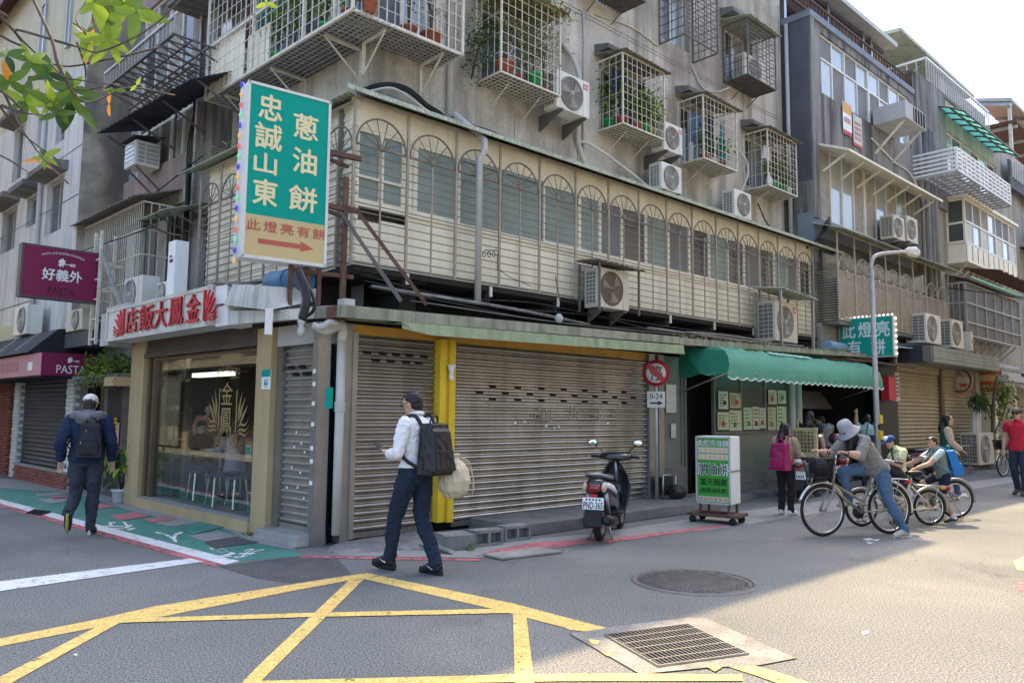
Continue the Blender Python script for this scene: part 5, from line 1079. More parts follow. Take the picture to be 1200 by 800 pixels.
xa=sgx(144,379);b=MB();wing(b,(xa,-.55,zs0+.05),X_,Z_,xa-sgx(132,381),.42,True,th=Vector((0,.03,0)));SG.part('wing_emblem',b,M['red'])
D1=Th('doorway_bay','dark double door bay below a planted concrete ledge left of the restaurant','doorway',FL,(-7,.2,0))
b=MB();b.box(-8.2,-5.8,.36,.45,0,3.0);D1.part('wall',b,M['concrete_dk'])
b=MB();b.box(-7.75,-7.0,.28,.35,.1,1.95);D1.part('door',b,mat('door_dark',(.035,.032,.03),.6,var=.2));b=MB();b.box(-6.96,-5.95,.26,.34,.06,1.98);D1.part('door',b,mat('door_brown',(.10,.085,.07),.6,var=.25,vs=5,streak=.4,dirt=(.05,.045,.04)))
b=MB();b.box(-7.8,-5.9,.2,.36,1.98,2.06);D1.part('lintel',b,M['concrete_dk'])
b=MB();b.hexa([(-8.0,-.25,2.02),(-5.79,-.25,2.02),(-5.79,.5,2.04),(-8.2,.5,2.04)],[(-8.2,-.25,2.16),(-5.79,-.25,2.16),(-5.79,.5,2.2),(-8.2,.5,2.2)]);D1.part('ledge',b,M['concrete_dk'])
T=Th('ledge_plants','ferns and weeds growing on the concrete ledge left of the restaurant','plants',FL,(-7,0,2.16))
b=MB();scatter_leaves(b,900,lambda:((random.uniform(-7.7,-5.9),random.uniform(-.3,.3),2.14+abs(random.gauss(0,.17))),(0,-.4,.4)),.12,(0,0,1,2),asp=.35);T.part('foliage',b,[M['leaf'],M['leaf_d'],M['leaf_l']],kind='stuff')
b=MB();scatter_leaves(b,260,lambda:((random.uniform(-7.8,-5.8),-.27,2.12-abs(random.gauss(0,.08))),(0,-.3,-.3)),.07,(0,1),asp=.3);T.part('hanging_weeds',b,[M['leaf_dry'],M['leaf']],kind='stuff')
x,z=FL.at(135,506,.25);T=Th('yellow_strip_notice','yellow paper strip with dark characters pasted on the brown door','notice',FL,(x,.25,z));b=MB();b.box(x-.09,x+.05,.252,.256,z-.30,z+.26);T.part('strip',b,mat('paper_yellow',(.60,.36,.03),.7,var=.05))
b=MB()
for k in range(6):b.box(x-.06,x+.03,.249,.2515,z+.19-k*.075,z+.225-k*.075)
T.part('print',b,M['rust']);b=MB();b.box(x+.07,x+.17,.252,.256,z-.2,z+.17);T.part('pink_slip',b,mat('paper_pink',(.58,.30,.34),.7,var=.05))
pp=ground(141,588);T=Th('potted_plant','bushy green potted plant in a white pot at the foot of the restaurant pillar','potted plant',FW,tuple(pp),local=True)
b=MB();b.lathe([(0,0),(.11,0),(.145,.19),(.155,.19),(.155,.22),(.13,.22),(.12,.19),(0,.18)],n=18);T.part('pot',b,M['white'])
b=MB();tips=[]
for k in range(8):
 a=k*.8;q=Vector((.2*math.cos(a),.2*math.sin(a),.65+.15*(k%3)));b.tube([(0,0,.18),q*.5+Vector((0,0,.15)),q],[.012,.009,.005],5);tips.append(q)
T.part('stem',b,M['wood'])
lm=[leaf_mesh('leaf',M[k],.22,.095,.15,.35)for k in('leaf','leaf_d','leaf_l')]
for k in range(170):
 q=random.choice(tips);p=q+Vector((random.gauss(0,.09),random.gauss(0,.09),random.gauss(-.08,.13)))
 if p.z<.25:p.z=.3
 o=T.put('leaf',random.choice((lm[0],lm[0],lm[1],lm[2])),p,(random.uniform(-.9,.3),random.uniform(-.3,.3),math.atan2(p.y,p.x)-1.57+random.gauss(0,.6)),(random.uniform(.6,1.1),)*3)
YN=.85;bzw=FL.at(180,57,-.15)[1]+.35
L1=Th('mauve_house','mauve rendered upper house with white window band between grey column and white building','house',FL,(-7.5,YN,3))
b=MB();roomwall(b,-9.5,-5.75,YN,2.6,13.2,[(-9.3,-5.95,6.35,8.0),(-9.3,-6.1,bzw,bzw+1.9)]);b.quad((-5.75,YN,2.6),(-5.75,YN+.7,2.6),(-5.75,YN+.7,13.2),(-5.75,YN,13.2));L1.part('wall',b,M['pink'])
window(L1,-9.3,-5.95,YN+.06,6.35,8.0,6,panes=('pane_sky','curtain','screen','pane_dark'),top=.75)
window(L1,-9.3,-6.1,YN+.06,bzw,bzw+1.9,5,panes=('curtain','screen','pane_dark'),top=.5)
b=MB();b.box(-9.5,-5.75,YN-.06,YN-.003,5.35,5.6);L1.part('ledge',b,M['wall_c'])
b=MB();b.box(-9.5,-5.78,YN+.1,YN+5,13.2,13.3);L1.part('roof',b,M['concrete_dk'])
T=Th('navy_awning','dark navy sheet awning over the mauve house windows','awning',FL,(-8,YN,8.2))
b=MB();na0,nz0=FL.at(113,156,YN-.95);na1,nz1=FL.at(221,93,YN-.95);nz=(nz0+nz1)/2
b=MB();sheet((na0,YN,nz+.42),(na1,YN,nz+.42),(na1,YN-.95,nz1),(na0,YN-.95,nz0),18,.012,.015,mb=b);T.part('roof_sheet',b,M['tin_navy'])
for k in range(4):x=na0+.15+(na1-na0-.3)*k/3;T.bar('stay',M['bar_k'],(x,YN,nz-.35),(x,YN-.8,nz+.04),.03);T.bar('stay_post',M['bar_k'],(x,YN-.02,nz-.5),(x,YN-.02,nz+.4),.03)
T=Th('window_air_conditioner','white window air conditioner under a black tin hood on the mauve house','air conditioner',FL,(-8.6,.2,6.7))
yf_,yb2=YN-.52,YN-.06;wa0,wz0=FL.at(145,199,yf_);wa1=FL.at(158,190,yf_)[0];wz1=FL.at(145,172,yf_)[1];wd=wa1-wa0;wm_=(wz0+wz1)/2
b=MB();b.box(wa0,wa1,yf_,yb2,wz0,wz1);T.part('casing',b,M['ac'],bevel=.015)
b=MB();b.box(wa0+.05,wa1-.05,yf_-.006,yf_+.01,wz0+.06,wz1-.06);b.box(wa1-.01,wa1+.006,yf_+.05,yf_+.17,wz0+.06,wz1-.06);b.box(wa1-.01,wa1+.006,yf_+.20,yb2-.04,wz0+.06,wz1-.06);T.part('grille_recess',b,M['pane_sky'])
b=MB()
for k in range(4):z=wz0+.10+k*(wz1-wz0-.14)/4;b.box(wa0+.05,wa1-.05,yf_-.016,yf_-.007,z,z+.02);b.box(wa1+.007,wa1+.016,yf_+.05,yb2-.04,z,z+.02)
T.part('louvre',b,M['ac'])
b=MB();b.hexa([(wa0-.05,yf_-.08,wz1+.03),(wa1+.08,yf_-.08,wz1+.03),(wa1+.08,YN,wz1+.14),(wa0-.05,YN,wz1+.14)],[(wa0-.05,yf_-.08,wz1+.045),(wa1+.08,yf_-.08,wz1+.045),(wa1+.08,YN,wz1+.155),(wa0-.05,YN,wz1+.155)]);T.part('hood',b,M['tin_navy'])
for x in(wa0+.08,wa1-.08):T.bar('strut',M['bar_k'],(x,yf_+.05,wz0-.01),(x,YN,wz0-.4),.03)
T=Th('iron_balcony','black iron balcony with slanting railings above the navy awning','balcony',FL,(-8,0,9))
by=YN-1.0;bz=(FL.at(140,96,by)[1]+FL.at(202,35,by)[1])/2;q0,q1=FL.at(122,110,by)[0],FL.at(204,33,by)[0];rh=FL.at(180,38,by)[1]-FL.at(180,57,by)[1]
for x in np.linspace(q0,q1,12):
 T.bar('bracket_bar',M['bar_k'],(x,by,bz),(x,YN,bz-.3),.025);T.bar('floor_bar',M['bar_k'],(x,by,bz),(x,YN,bz),.025)
for x in np.linspace(q0,q1,22):T.bar('baluster',M['bar_g'],(x,by,bz),(x,by,bz+rh),.014)
for z in(bz,bz+rh):T.bar('rail',M['bar_g' if z>bz else 'bar_k'],(q0,by,z),(q1,by,z),.045)
for j in(.3,.6):T.bar('floor_rail',M['bar_k'],(q0,by+j,bz),(q1,by+j,bz),.03)
T=Th('white_tank_box','white sheet metal cabinet jutting out above the grey pilaster','cabinet',FL,(-5.5,YLW-1,9));b=MB();b.box(-5.85,-4.6,YLW-.95,YLW,8.9,10.6);T.part('box',b,M['white']);b=MB();b.box(-5.9,-4.55,YLW-1.0,YLW,8.82,8.897);T.part('floor',b,M['tray'])
T=Th('barred_bay','long white barred bay below the mauve wall','window cage',FL,(-8,0,3.4));mm=M['bar_w'];bx0,bx1,byy,bz0,bz1=-9.3,-6.15,.15,3.35,5.25
for x in np.linspace(bx0,bx1,33):T.bar('bar',mm,(x,byy,bz0),(x,byy,bz1),.014)
for y in np.linspace(byy,YN,6):T.bar('return_bar',mm,(bx1,y,bz0),(bx1,y,bz1),.014)
for z in(bz0,bz0+.5,bz0+.95,bz0+1.4,bz1):T.bar('rail',mm,(bx0,byy,z),(bx1,byy,z),.03 if z in(bz0,bz1)else.02);T.bar('return_rail',mm,(bx1,byy,z),(bx1,YN,z),.024)
b=MB();b.box(bx0,bx1,byy,YN,bz0-.03,bz0-.014);T.part('floor_sheet',b,M['white'])
b=MB();b.box(bx0,bx1,YN-.2,YN-.17,bz0,bz1);T.part('glazing',b,M['pane_dark'])
for k in range(6):x=bx0+.1+k*.5;b=MB();b.box(x,x+.42,YN-.23,YN-.205,bz0+.1,bz1-.2);T.part('curtain',b,M[('curtain','screen','curtain_w','pane_green','screen','curtain')[k]])
b=MB();sheet((bx0-.1,YN-.01,5.62),(bx1+.1,YN-.01,5.62),(bx1+.15,byy-.25,5.28),(bx0-.1,byy-.25,5.28),16,.012,.012,mb=b);T.part('roof_sheet',b,M['tin'])
T=Th('small_green_awning','small translucent pale green awning beside the left arched grille','awning',FL,(-5.6,.3,4.9));b=MB();sheet((-6.1,YN,5.15),(-4.85,YN,5.15),(-4.85,YN-.85,4.85),(-6.1,YN-.85,4.85),7,.01,.01,mb=b);T.part('roof_sheet',b,M['tin_pale'])
for x in(-6.0,-5.4,-4.9):T.bar('stay',M['bar_k'],(x,YN,4.6),(x,YN-.8,4.86),.02)
T=Th('grey_shutter_panel','narrow grey metal panel with black pipe beside the left arched grille','panel',FL,(-5.4,.5,3.4));b=MB();b.box(-5.6,-4.9,YN-.1,YN-.04,2.9,4.9);T.part('panel',b,M['wall_bw']);b=MB();b.tube([(-5.5,YN-.2,3.2),(-5.5,YN-.2,5.9)],.05,8);T.part('pipe',b,M['cable'])
pipe_run(FL,[(-5.78,YLW-.42,4.5),(-5.75,YLW-.42,9.0),(-5.76,YLW-.42,12)],.03,'bar_g','thin grey conduit up the dark pilaster')
for k in range(4):pipe_run(FL,sm([(-5.85-.05*k,YLW-.40,5.2),(-5.8-.08*k,YLW-.44,6.4),(-5.9+.07*k,YLW-.42,7.6),(-5.8,YLW-.4,9.5)]),.012,'cable',['first','second','third','fourth'][k]+' of the loose black cables on the dark pilaster counted outward','cable','wall_cable',5)
pipe_run(FL,[(-10.2,-.2,4.62),(-5.0,-.1,4.55)],.012,'cable','long black cable strung across the white barred bay','cable','wall_cable',5)
pipe_run(FL,[(-9.4,YN-.1,5.45),(-4.9,YN-.2,5.95)],.012,'cable','black cable running below the mauve wall','cable','wall_cable',5)
ac_unit(FL,-6.15,-5.35,-.1,3.22,3.80,'white air conditioner behind the restaurant sign, with a dark half fan',wall=.5,fx=.35,bracket=False)
T=Th('white_duct_box','tall narrow white box with a pink mark above the restaurant sign','box',FL,(-5.5,-.2,3.3));x,z=FL.at(203,340,-.2);b=MB();b.box(x-.13,x+.13,-.25,-.05,z-.35,z+.75);T.part('box',b,M['white']);b=MB();b.box(x-.06,x+.06,-.256,-.2505,z+.42,z+.47);b.box(x-.06,x+.02,-.256,-.2505,z+.50,z+.53);T.part('mark',b,M['wine'])
ac_unit(FL,-4.95,-4.55,-.0,3.28,3.62,'small grey meter box style unit at the left end of the arched grille',wall=.5,fx=.4,bracket=False)
T=Th('sign_truss','white steel lattice truss carrying the wine red sign','truss',FL,(-7.0,-.2,2.8))
for(x,y)in((-7.15,-.28),(-7.15,.05),(-6.85,-.28)):T.bar('upright',M['bar_w'],(x,y,2.7),(x,y,4.75),.045)
for k in range(6):z=2.8+k*.36;T.bar('rung',M['bar_w'],(-7.15,-.28,z),(-6.85,-.28,z),.03);T.bar('rung',M['bar_w'],(-7.15,-.28,z),(-7.15,.05,z),.03)
T.bar('brace',M['bar_g'],(-7.0,-.3,4.6),(-5.9,-.1,3.0),.05)
L2=Th('white_panel_building','pale panelled building with mouldy side wall at the far left','building',FL,(-12,0,0))
XC=-9.25
def hood(x0,x1,z):b=MB();b.prism([(0,z),(-.38,z+.05),(-.38,z+.17),(0,z+.22)],'x',x0,x1);L2.part('window_hood',b,M['concrete_dk'])
hol=[]
for(pa,pb,pt,pbm)in((54,73,212,272),(31.5,43,231,264),(2,18,246,294),(66,76,130,166),(44,51,136,172),(16,26,152,210),(-28,-14,270,320)):
 pm=(pa+pb)/2;hol.append((FL.at(pa,(pt+pbm)/2,0)[0],FL.at(pb,(pt+pbm)/2,0)[0],FL.at(pm,pbm,0)[1],FL.at(pm,pt,0)[1]))
b=MB();roomwall(b,-40,XC,0,2.9,8.9,hol);L2.part('wall',b,M['wall_l2'])
b=MB();b.quad((XC,0,0),(XC,4,0),(XC,4,13.5),(XC,0,9.6));L2.part('side_wall',b,M['wall_l2s'])
corr=mat('corrugated_cream',(.52,.48,.34),.6,var=.08,vs=2,streak=.3,dirt=(.3,.27,.19))
b=MB();ribbed(-40,XC-.02,8.9,12.6,.03,.22,.03,mb=b);L2.part('corrugated_storey',b,corr)
b=MB();b.quad((-40,-.35,12.4),(XC+.35,-.35,12.4),(XC+.35,6,14.5),(-40,6,14.5));b.box(-40,XC+.35,-.38,-.34,12.2,12.42);L2.part('roof',b,mat('roof_maroon',(.10,.045,.04),.6,var=.2))
for h in hol:window(L2,h[0],h[1],.10,h[2],h[3],2,fm='alu_grey',panes=('pane_dark','screen'))
for h in[hol[0],hol[1],hol[2],hol[5],hol[6]]:hood(h[0]-.15,h[1]+.25,h[3]+.04)
for z in(4.02,5.95,7.0):b=MB();b.box(-40,XC-.01,-.006,-.001,z,z+.02);L2.part('joint',b,M['concrete_dk'])
b=MB();xq=FL.at(45,250,-.06)[0];b.tube([(xq,-.06,3),(xq,-.06,8.9)],.05,8);L2.part('drain_pipe',b,M['pipe'])
for(x0,x1)in((-10.9,-10.6),(-13,-12.6)):window(L2,x0,x1,-.02,9.6,11.4,1,fm='alu_grey',panes=('pane_sky',))
b=MB();b.box(-40,-13.2,-.6,0.3,2.5,3.5);L2.part('arched_shop_head',b,M['scream'])
PS=Th('pasta_shop','closed dark shuttered shop with white brick piers and wine red fascia','shop',FL,(-10,0,0))
b=MB();b.box(-40,-13.3,.25,.3,0,2.6);b.box(-13.3,-8.2,.22,.3,0,3.2);PS.part('back_wall',b,M['dark'])
b=MB();b.box(-13.2,-8.1,-.75,.2,2.14,2.16);PS.part('soffit',b,M['dark'])
shutter(FL,-12.35,-9.05,.06,.35,2.30,.095,M['shutter_k'],'dark charcoal roller shutter between the white brick piers')
brw=MB();brw.box(0,.195,0,.12,0,.072);brm=brw.mesh('brick',M['brick_w'],bevel=.006)
brr=MB();brr.box(0,.195,0,.12,0,.062);brrm=brr.mesh('brick',M['brick'],bevel=.006)
for nm,xa_,xb_,lab in(('brick_pier',-12.80,-12.40,'white brick pier left of the dark shutter'),('brick_pier',-9.02,-8.62,'white brick pier right of the dark shutter')):
 T=Th(nm,lab,'pier',FL,(xa_,-.04,0));b=MB();b.box(xa_+.01,xb_-.01,-.02,.2,0,2.5);T.part('core',b,M['concrete'])
 for r in range(31):
  for c in range(2):T.put('brick',brm,(xa_+c*.205+(-.02 if r%2 else.0),-.06+random.uniform(-.006,.006),.01+r*.08))
T=Th('brick_plinth','low red brick plinth under the dark shutter','plinth',FL,(-12.3,-.05,0));b=MB();b.box(-12.39,-8.6,-.06,.2,0,.30);T.part('core',b,M['concrete']);b=MB();b.box(-12.39,-8.6,-.10,.2,.302,.345);T.part('coping',b,M['concrete'])
for r in range(4):
 for c in range(18):T.put('brick',brrm,(-12.38+c*.205+(.1 if r%2 else 0),-.09+random.uniform(-.006,.006),.012+r*.072))
T=Th('red_brick_wall','red brick pier at the far left edge beside the white brick pier','wall',FL,(-14.2,.1,0));b=MB();b.box(-14.6,-13.3,.06,.2,0,2.3);T.part('core',b,M['concrete_dk'])
for r in range(30):
 for c in range(6):T.put('brick',brrm,(-14.6+c*.208+(.1 if r%2 else 0),-.0+random.uniform(-.006,.006),.01+r*.075))
T=Th('blue_door','dark blue door between the red brick and the white brick pier','door',FL,(-13.2,.1,0));b=MB();b.box(-13.25,-12.85,.10,.16,0,2.2);T.part('door_leaf',b,mat('door_blue',(.02,.04,.07),.5,var=.1))
FA=Th('pasta_fascia','wine red box fascia lettered PASTA over the dark shutter','sign',FL,(-8.2,-.75,2.15))
b=MB();b.box(-20,-8.2,-.75,.2,2.17,2.60);FA.part('box',b,[M['wine']])
b=MB();b.box(-20,-8.205,-.756,-.751,2.18,2.59);FA.part('faded_face',b,M['wine_lt'])
b=MB();put_text(b,'PASTA',(-8.194,-.50,2.22),Y_,Z_,.50,.155,.0);
def chef(mb,p,ux,uz,s):
 p,ux,uz=Vector(p),Vector(ux),Vector(uz)
 pts=[(0,.1),(.1,.2),(.05,.42),(.18,.55),(.3,.62),(.38,.5),(.5,.5),(.42,.36),(.52,.22),(.36,.2),(.34,.02),(.25,.14),(.16,.0),(.12,.12)]
 mb.add([p+ux*(a*s)+uz*(c*s)for a,c in pts],[tuple(range(len(pts)))])
 for q in([(.5,.24),(.78,.20),(.78,.25),(.5,.28)],[(.78,.14),(1.08,.12),(1.08,.16),(.84,.18)],[(.78,.31),(1.08,.33),(1.08,.29),(.84,.27)],[(.78,.21),(1.08,.21),(1.08,.25),(.78,.25)],[(.76,.14),(.84,.14),(.84,.31),(.76,.31)]):
  mb.add([p+ux*(a*s)+uz*(c*s)for a,c in q],[(0,1,2,3)])
chef(b,(-8.194,-.33,2.41),Y_,Z_,.2);FA.part('lettering',b,M['white'])
b=MB();put_text(b,'義',(-12.25,-.759,2.24),X_,Z_,.5,.30,.02);b.box(-9.05,-8.75,-.758,-.757,2.28,2.44);FA.part('lettering',b,M['white'])
b=MB()
for k in range(5):b.box(-11.4+k*.36,-11.4+k*.36+.27,-.759,-.7575,2.28,2.48)
FA.part('faded_lettering',b,mat('faded_wine',(.34,.14,.16),.5,var=0))
T=Th('black_awning','black folded fabric awning over the wine red fascia','awning',FL,(-9,-.5,2.7))
b=MB();b.hexa([(-20,-.85,2.62),(-8.75,-.85,2.62),(-8.75,.1,2.62),(-20,.1,2.62)],[(-20,-.5,3.05),(-8.75,-.35,3.10),(-8.75,.1,3.12),(-20,.1,3.05)]);T.part('fabric',b,mat('fabric_black',(.018,.02,.024),.75,var=.3,vs=5))
for x in(-10.8,-9.4):T.bar('stay',M['steel'],(x,-.9,2.66),(x,-.5,3.05),.03)
T=Th('grey_beam','dark grey box beam right of the black awning','beam',FL,(-8,0,2.8));b=MB();b.box(-8.7,-7.3,-.25,.1,2.72,3.0);T.part('beam',b,mat('beam_slate',(.07,.08,.085),.6,var=.2))
ac_unit(FL,-11.6,-10.6,-.45,3.12,3.75,'white air conditioner above the black awning, below the wine red sign',wall=.0,fx=.6,bracket=False,sidegrid=False)
ac_unit(FL,-8.5,-7.6,-.3,3.02,3.42,'low grey air conditioner on the dark beam',cm='ac_d',wall=.0,fx=.6,bracket=False,sidegrid=False)
ys=FL.atx(117,330,-7.05);ye=FL.atx(23,330,-7.05)
zt=FL.atx(70,290,-7.05)[1];
BS=Th('wine_red_sign','projecting wine red sign with white characters and PASTA','sign',FL,(-7.05,ys[0],3.6))
y0,y1=ye[0],ys[0];zA=FL.atx(23,283,-7.05)[1];zB=FL.atx(15,347,-7.05)[1];zA=(zA+FL.atx(117,297,-7.05)[1])/2;zB=(zB+FL.atx(114,355,-7.05)[1])/2
b=MB();b.box(-7.25,-7.05,y0,y1,zB,zA);BS.part('box',b,mat('sign_edge_grey',(.09,.085,.085),.5,var=.1))
b=MB();b.box(-7.05,-7.045,y0+.03,y1-.03,zB+.03,zA-.03);BS.part('face',b,M['wine'])
W_=y1-y0;H_=zA-zB;o=lambda u,v:(-7.042,y0+u*W_,zB+v*H_)
b=MB();put_text(b,'好義外',o(.26,.36),Y_,Z_,W_*.50,H_*.22,.03);put_text(b,'PASTA CHE BUONA SORPRESA',o(.24,.80),Y_,Z_,W_*.54,H_*.04,.0,arc=H_*.07);chef(b,o(.44,.62),Y_,Z_,W_*.21);BS.part('lettering',b,M['white'])
b=MB();put_text(b,'PASTA',o(.34,.09),Y_,Z_,W_*.34,H_*.14,.0);BS.part('lettering',b,M['wine_dk'])
for z in(zB+.25,zA-.2):BS.bar('arm',M['bar_w'],(-7.1,y1,z),(-7.1,y1+.45,z),.05)
# --- right
zz=lambda px,py,y:FR.at(px,py,y)[1]
xx=lambda px,py,y:FR.at(px,py,y)[0]
YB=.35;XB0,XB1=13.42,20.35
B_=Th('slate_apartment_building','four storey apartment block with slate grey side wall and weathered front','building',FR,(16,YB,0))
b=MB();roomwall(b,XB0,XB1,YB,3.0,11.55,[(14.05,20.05,9.75,11.35),(13.85,19.6,6.45,8.35)])
B_.part('wall',b,M['wall_bw'])
b=MB();b.quad((XB0,YB,8.0),(XB0,YB+9,8.0),(XB0,YB+9,11.7),(XB0,YB,11.7));b.quad((XB0-.003,YB,7.35),(XB0-.003,YB+9,7.35),(XB0-.003,YB+9,8.0),(XB0-.003,YB,8.0));B_.part('side_wall',b,M['wall_b'])
b=MB();b.quad((XB0,YB,2.6),(XB0,YB+9,2.6),(XB0,YB+9,7.35),(XB0,YB,7.35));B_.part('side_wall',b,M['wall_bw'])
b=MB();b.box(XB0-.008,XB0-.001,YB,YB+.4,5.3,6.55);b.box(XB0-.008,19.7,YB-.012,YB-.001,5.3,6.4);B_.part('repaint_patch',b,M['wall_b2'])
b=MB();b.box(XB0-.02,XB1,YB-.06,YB+9,11.55,11.72);B_.part('roof_edge',b,M['wall_b2'])
b=MB();b.box(XB0,XB0+.22,YB-.05,YB,6.4,11.55);B_.part('corner_pier',b,M['wall_bw'])
window(B_,14.05,17.1,YB+.05,9.75,11.35,4,panes=('pane_sky','screen','screen','pane_sky'),top=.62)
window(B_,17.12,20.05,YB+.05,9.75,11.35,4,panes=('screen','pane_sky','pane_sky','screen'),top=.62)
window(B_,13.85,16.6,YB+.05,6.45,8.35,4,panes=('curtain','pane_sky','pane_sky','curtain'))
window(B_,16.62,19.6,YB+.05,6.45,8.35,4,panes=('curtain','pane_sky','curtain','pane_green'))
b=MB();zc_=zz(1030,193,-.4)-.06;b.hexa([(13.8,YB-.75,zc_),(20.3,YB-.75,zc_),(20.3,YB,zc_+.32),(13.8,YB,zc_+.32)],[(13.8,YB-.75,zc_+.06),(20.3,YB-.75,zc_+.06),(20.3,YB,zc_+.38),(13.8,YB,zc_+.38)]);B_.part('window_canopy',b,M['cream'])
for x in np.linspace(14,20,7):B_.bar('canopy_stay',M['cream2'],(x,YB,zc_-.3),(x,YB-.6,zc_+.02),.045)
for x in(20.45,20.75,21.1,21.5):
 pipe_run(FR,[(x,YB-.1-.03*((x*10)%2),3.2),(x,YB-.1-.03*((x*10)%2),10.6)],.10 if x>20.6 else.06,'wall_bw','weathered vertical duct between the two far buildings, '+{20.45:'first',20.75:'second',21.1:'third',21.5:'fourth'}[x]+' from the slate building','duct','drain_pipe',8)
pipe_run(FR,[(XB0-.08,YB+.55,5.8),(XB0-.08,YB+.55,11.5)],.05,'pipe','white drainpipe up the slate side wall')
T=Th('roof_shelter','dark sheet roof shelter with timber railing on the slate building','roof shelter',FR,(16,1,11.8))
xrf,zrf=FR.at(1052,56,.9)
b=MB();b.hexa([(10.2,.9,zrf),(xrf,.9,zrf),(xrf,7,zrf+.6),(10.2,7,zrf+.6)],[(10.2,.9,zrf+.15),(xrf,.9,zrf+.15),(xrf,7,zrf+.8),(10.2,7,zrf+.8)]);T.part('roof',b,M['wallgrey'])
b=MB();b.box(13.3,20.0,3.2,3.3,11.7,zrf+.2);T.part('back_wall',b,M['underside'])
for x in(14.0,16.6,19.0,19.6):T.bar('post',M['steel'],(x,1.3,11.7),(x,1.3,zrf+.05),.12)
for x in np.linspace(11.2,19.8,44):T.bar('baluster',M['rust'],(x,.42,11.72),(x,.42,12.1),.03)
for z in(11.76,12.1):T.bar('rail',M['rust'],(11.0,.42,z),(19.8,.42,z),.05)
for k in range(2):T.bar('beam',M['wall_b'],(10.7,1.4+.9*k,zrf+.02),(xrf,1.4+.9*k,zrf+.02),.16)
bx=(15.2,16.25)
T=Th('property_banner','orange and white property banner hanging under the top windows of the slate building','banner',FR,(15.7,YB,9.4))
b=MB();b.box(15.15,15.68,YB-.05,YB-.04,8.98,9.85);T.part('sheet',b,M['white']);b=MB();b.box(15.15,15.68,YB-.053,YB-.0505,9.55,9.85);T.part('orange_print',b,M['orange'])
b=MB();b.box(15.75,16.3,YB-.06,YB-.05,8.8,9.65);T.part('second_sheet',b,M['pipe_w']);b=MB();b.box(15.15,15.68,YB-.053,YB-.0505,8.98,9.08);b.box(15.75,16.3,YB-.063,YB-.0605,8.8,8.87);T.part('red_print',b,M['red'])
b=MB()
for k in range(4):b.box(15.22+k*.1,15.30+k*.1,YB-.054,YB-.0505,9.30,9.44)
for r in range(4):b.box(15.82,16.2,YB-.064,YB-.0605,8.98+r*.14,9.05+r*.14)
T.part('print',b,M['wine_lt'])
T=Th('boxed_window_air_conditioner','grey window air conditioner on slanting struts below the slate building top windows','air conditioner',FR,(17.6,-.3,9.8))
b=MB();b.box(17.15,18.7,-.55,YB-.02,9.72,10.2);T.part('casing',b,M['wallgrey'],bevel=.02);b=MB();b.box(17.7,18.65,-.558,-.551,9.76,10.16);T.part('grille',b,M['dark'])
b=MB();
for k in range(5):b.box(17.75+k*.2,17.78+k*.2,-.568,-.5585,9.76,10.16)
T.part('grille_bar',b,M['wallgrey'])
for x in(17.3,18.5):T.bar('strut',M['bar_w'],(x,-.45,9.7),(x,YB-.0,8.95),.05)
pipe_run(FR,sm([(17.0,YB-.03,9.3),(18.5,YB-.03,9.0),(19.8,YB-.03,8.9),(20.6,YB-.03,8.3),(20.9,YB-.05,7.6)]),.03,'pipe_w','pale cable sagging under the top windows of the slate building','cable','wall_cable',5)
ac_unit(FR,17.2,17.95,-.12,6.45,7.1,'beige air conditioner on the slate building, left of the pair',cm='ac_d',wall=YB,depth=.38)
ac_unit(FR,18.15,18.95,-.12,6.52,7.25,'beige air conditioner on the slate building, right of the pair',cm='ac_d',wall=YB,depth=.38)
M['bar_lt']=mat('bar_paint_sand',(.42,.36,.27),.55,var=.15,vs=6)
GC=arched_grille(FR,13.55,21.2,-.15,3.85,6.0,5.05,8,'brown arched bar grille on the slate building second floor',mt='bar_lt',rails=20)
for k in range(20):z=3.87+k*.06*1.0*.98;GC.bar('return_bar',M['bar'],(13.55,-.15,3.87+(5.05-3.87)*k/19),(13.55,YB,3.87+(5.05-3.87)*k/19),.02)
b=MB()
for i in range(8):
 w_=(21.2-13.55)/8;x=13.55+i*w_
 for k in range(19):z=3.9+(5.05-3.9)*k/19;b.box(x+.05,x+w_-.05,-.14,-.12,z,z+.026)
GC.part('lattice',b,M['bar_lt'],kind='stuff')
b=MB();b.box(13.6,21.15,YB-.12,YB-.05,3.8,5.9);GC.part('backing',b,M['pane_dark'])
for k in range(3):b=MB();x=14.3+k*2.2;b.box(x,x+1.2,YB-.16,YB-.125,4.0,5.0);GC.part('panel',b,M['screen'])
b=MB();b.box(13.5,21.25,-.16,YB,3.75,3.83);GC.part('sill',b,M['concrete_dk'])
b=MB();sheet((13.3,YB,6.25),(21.4,YB,6.25),(21.5,-.5,5.98),(13.3,-.45,5.98),50,.008,.012,mb=b);T=Th('eave_sheet','pale green sheet eave over the brown arched grille','eave',FR,(13.3,YB,6.2));T.part('roof_sheet',b,M['tin_pale'])
T=Th('cable_bundle','bundle of black cables looping onto the slate building corner','cable',FR,(13.3,.3,5.9))
for k in range(6):b=MB();o=.03*k;b.tube(sm([(13.1,.6,5.55-o*.3),(13.25,.25,5.75),(13.42,.05,6.05+o),(13.75,.1,6.35+o*.4),(14.2,.33,6.3)]),.022,5);T.part('cable',b,M['cable'])
b=MB();b.box(XB0,24.2,YB-.1,YB+.2,2.9,3.8);B_.part('lower_wall',b,M['wall_c'])
S3=Th('khaki_shutter_shop','shop with two khaki roller shutters beside the street lamp','shop',FR,(20,0,0))
b=MB();b.box(16.4,24.0,.1,.2,0,3.1);S3.part('back_wall',b,M['dark']);b=MB();b.box(15.75,17.0,-.12,.05,.1,3.0);S3.part('black_pier',b,M['black'])
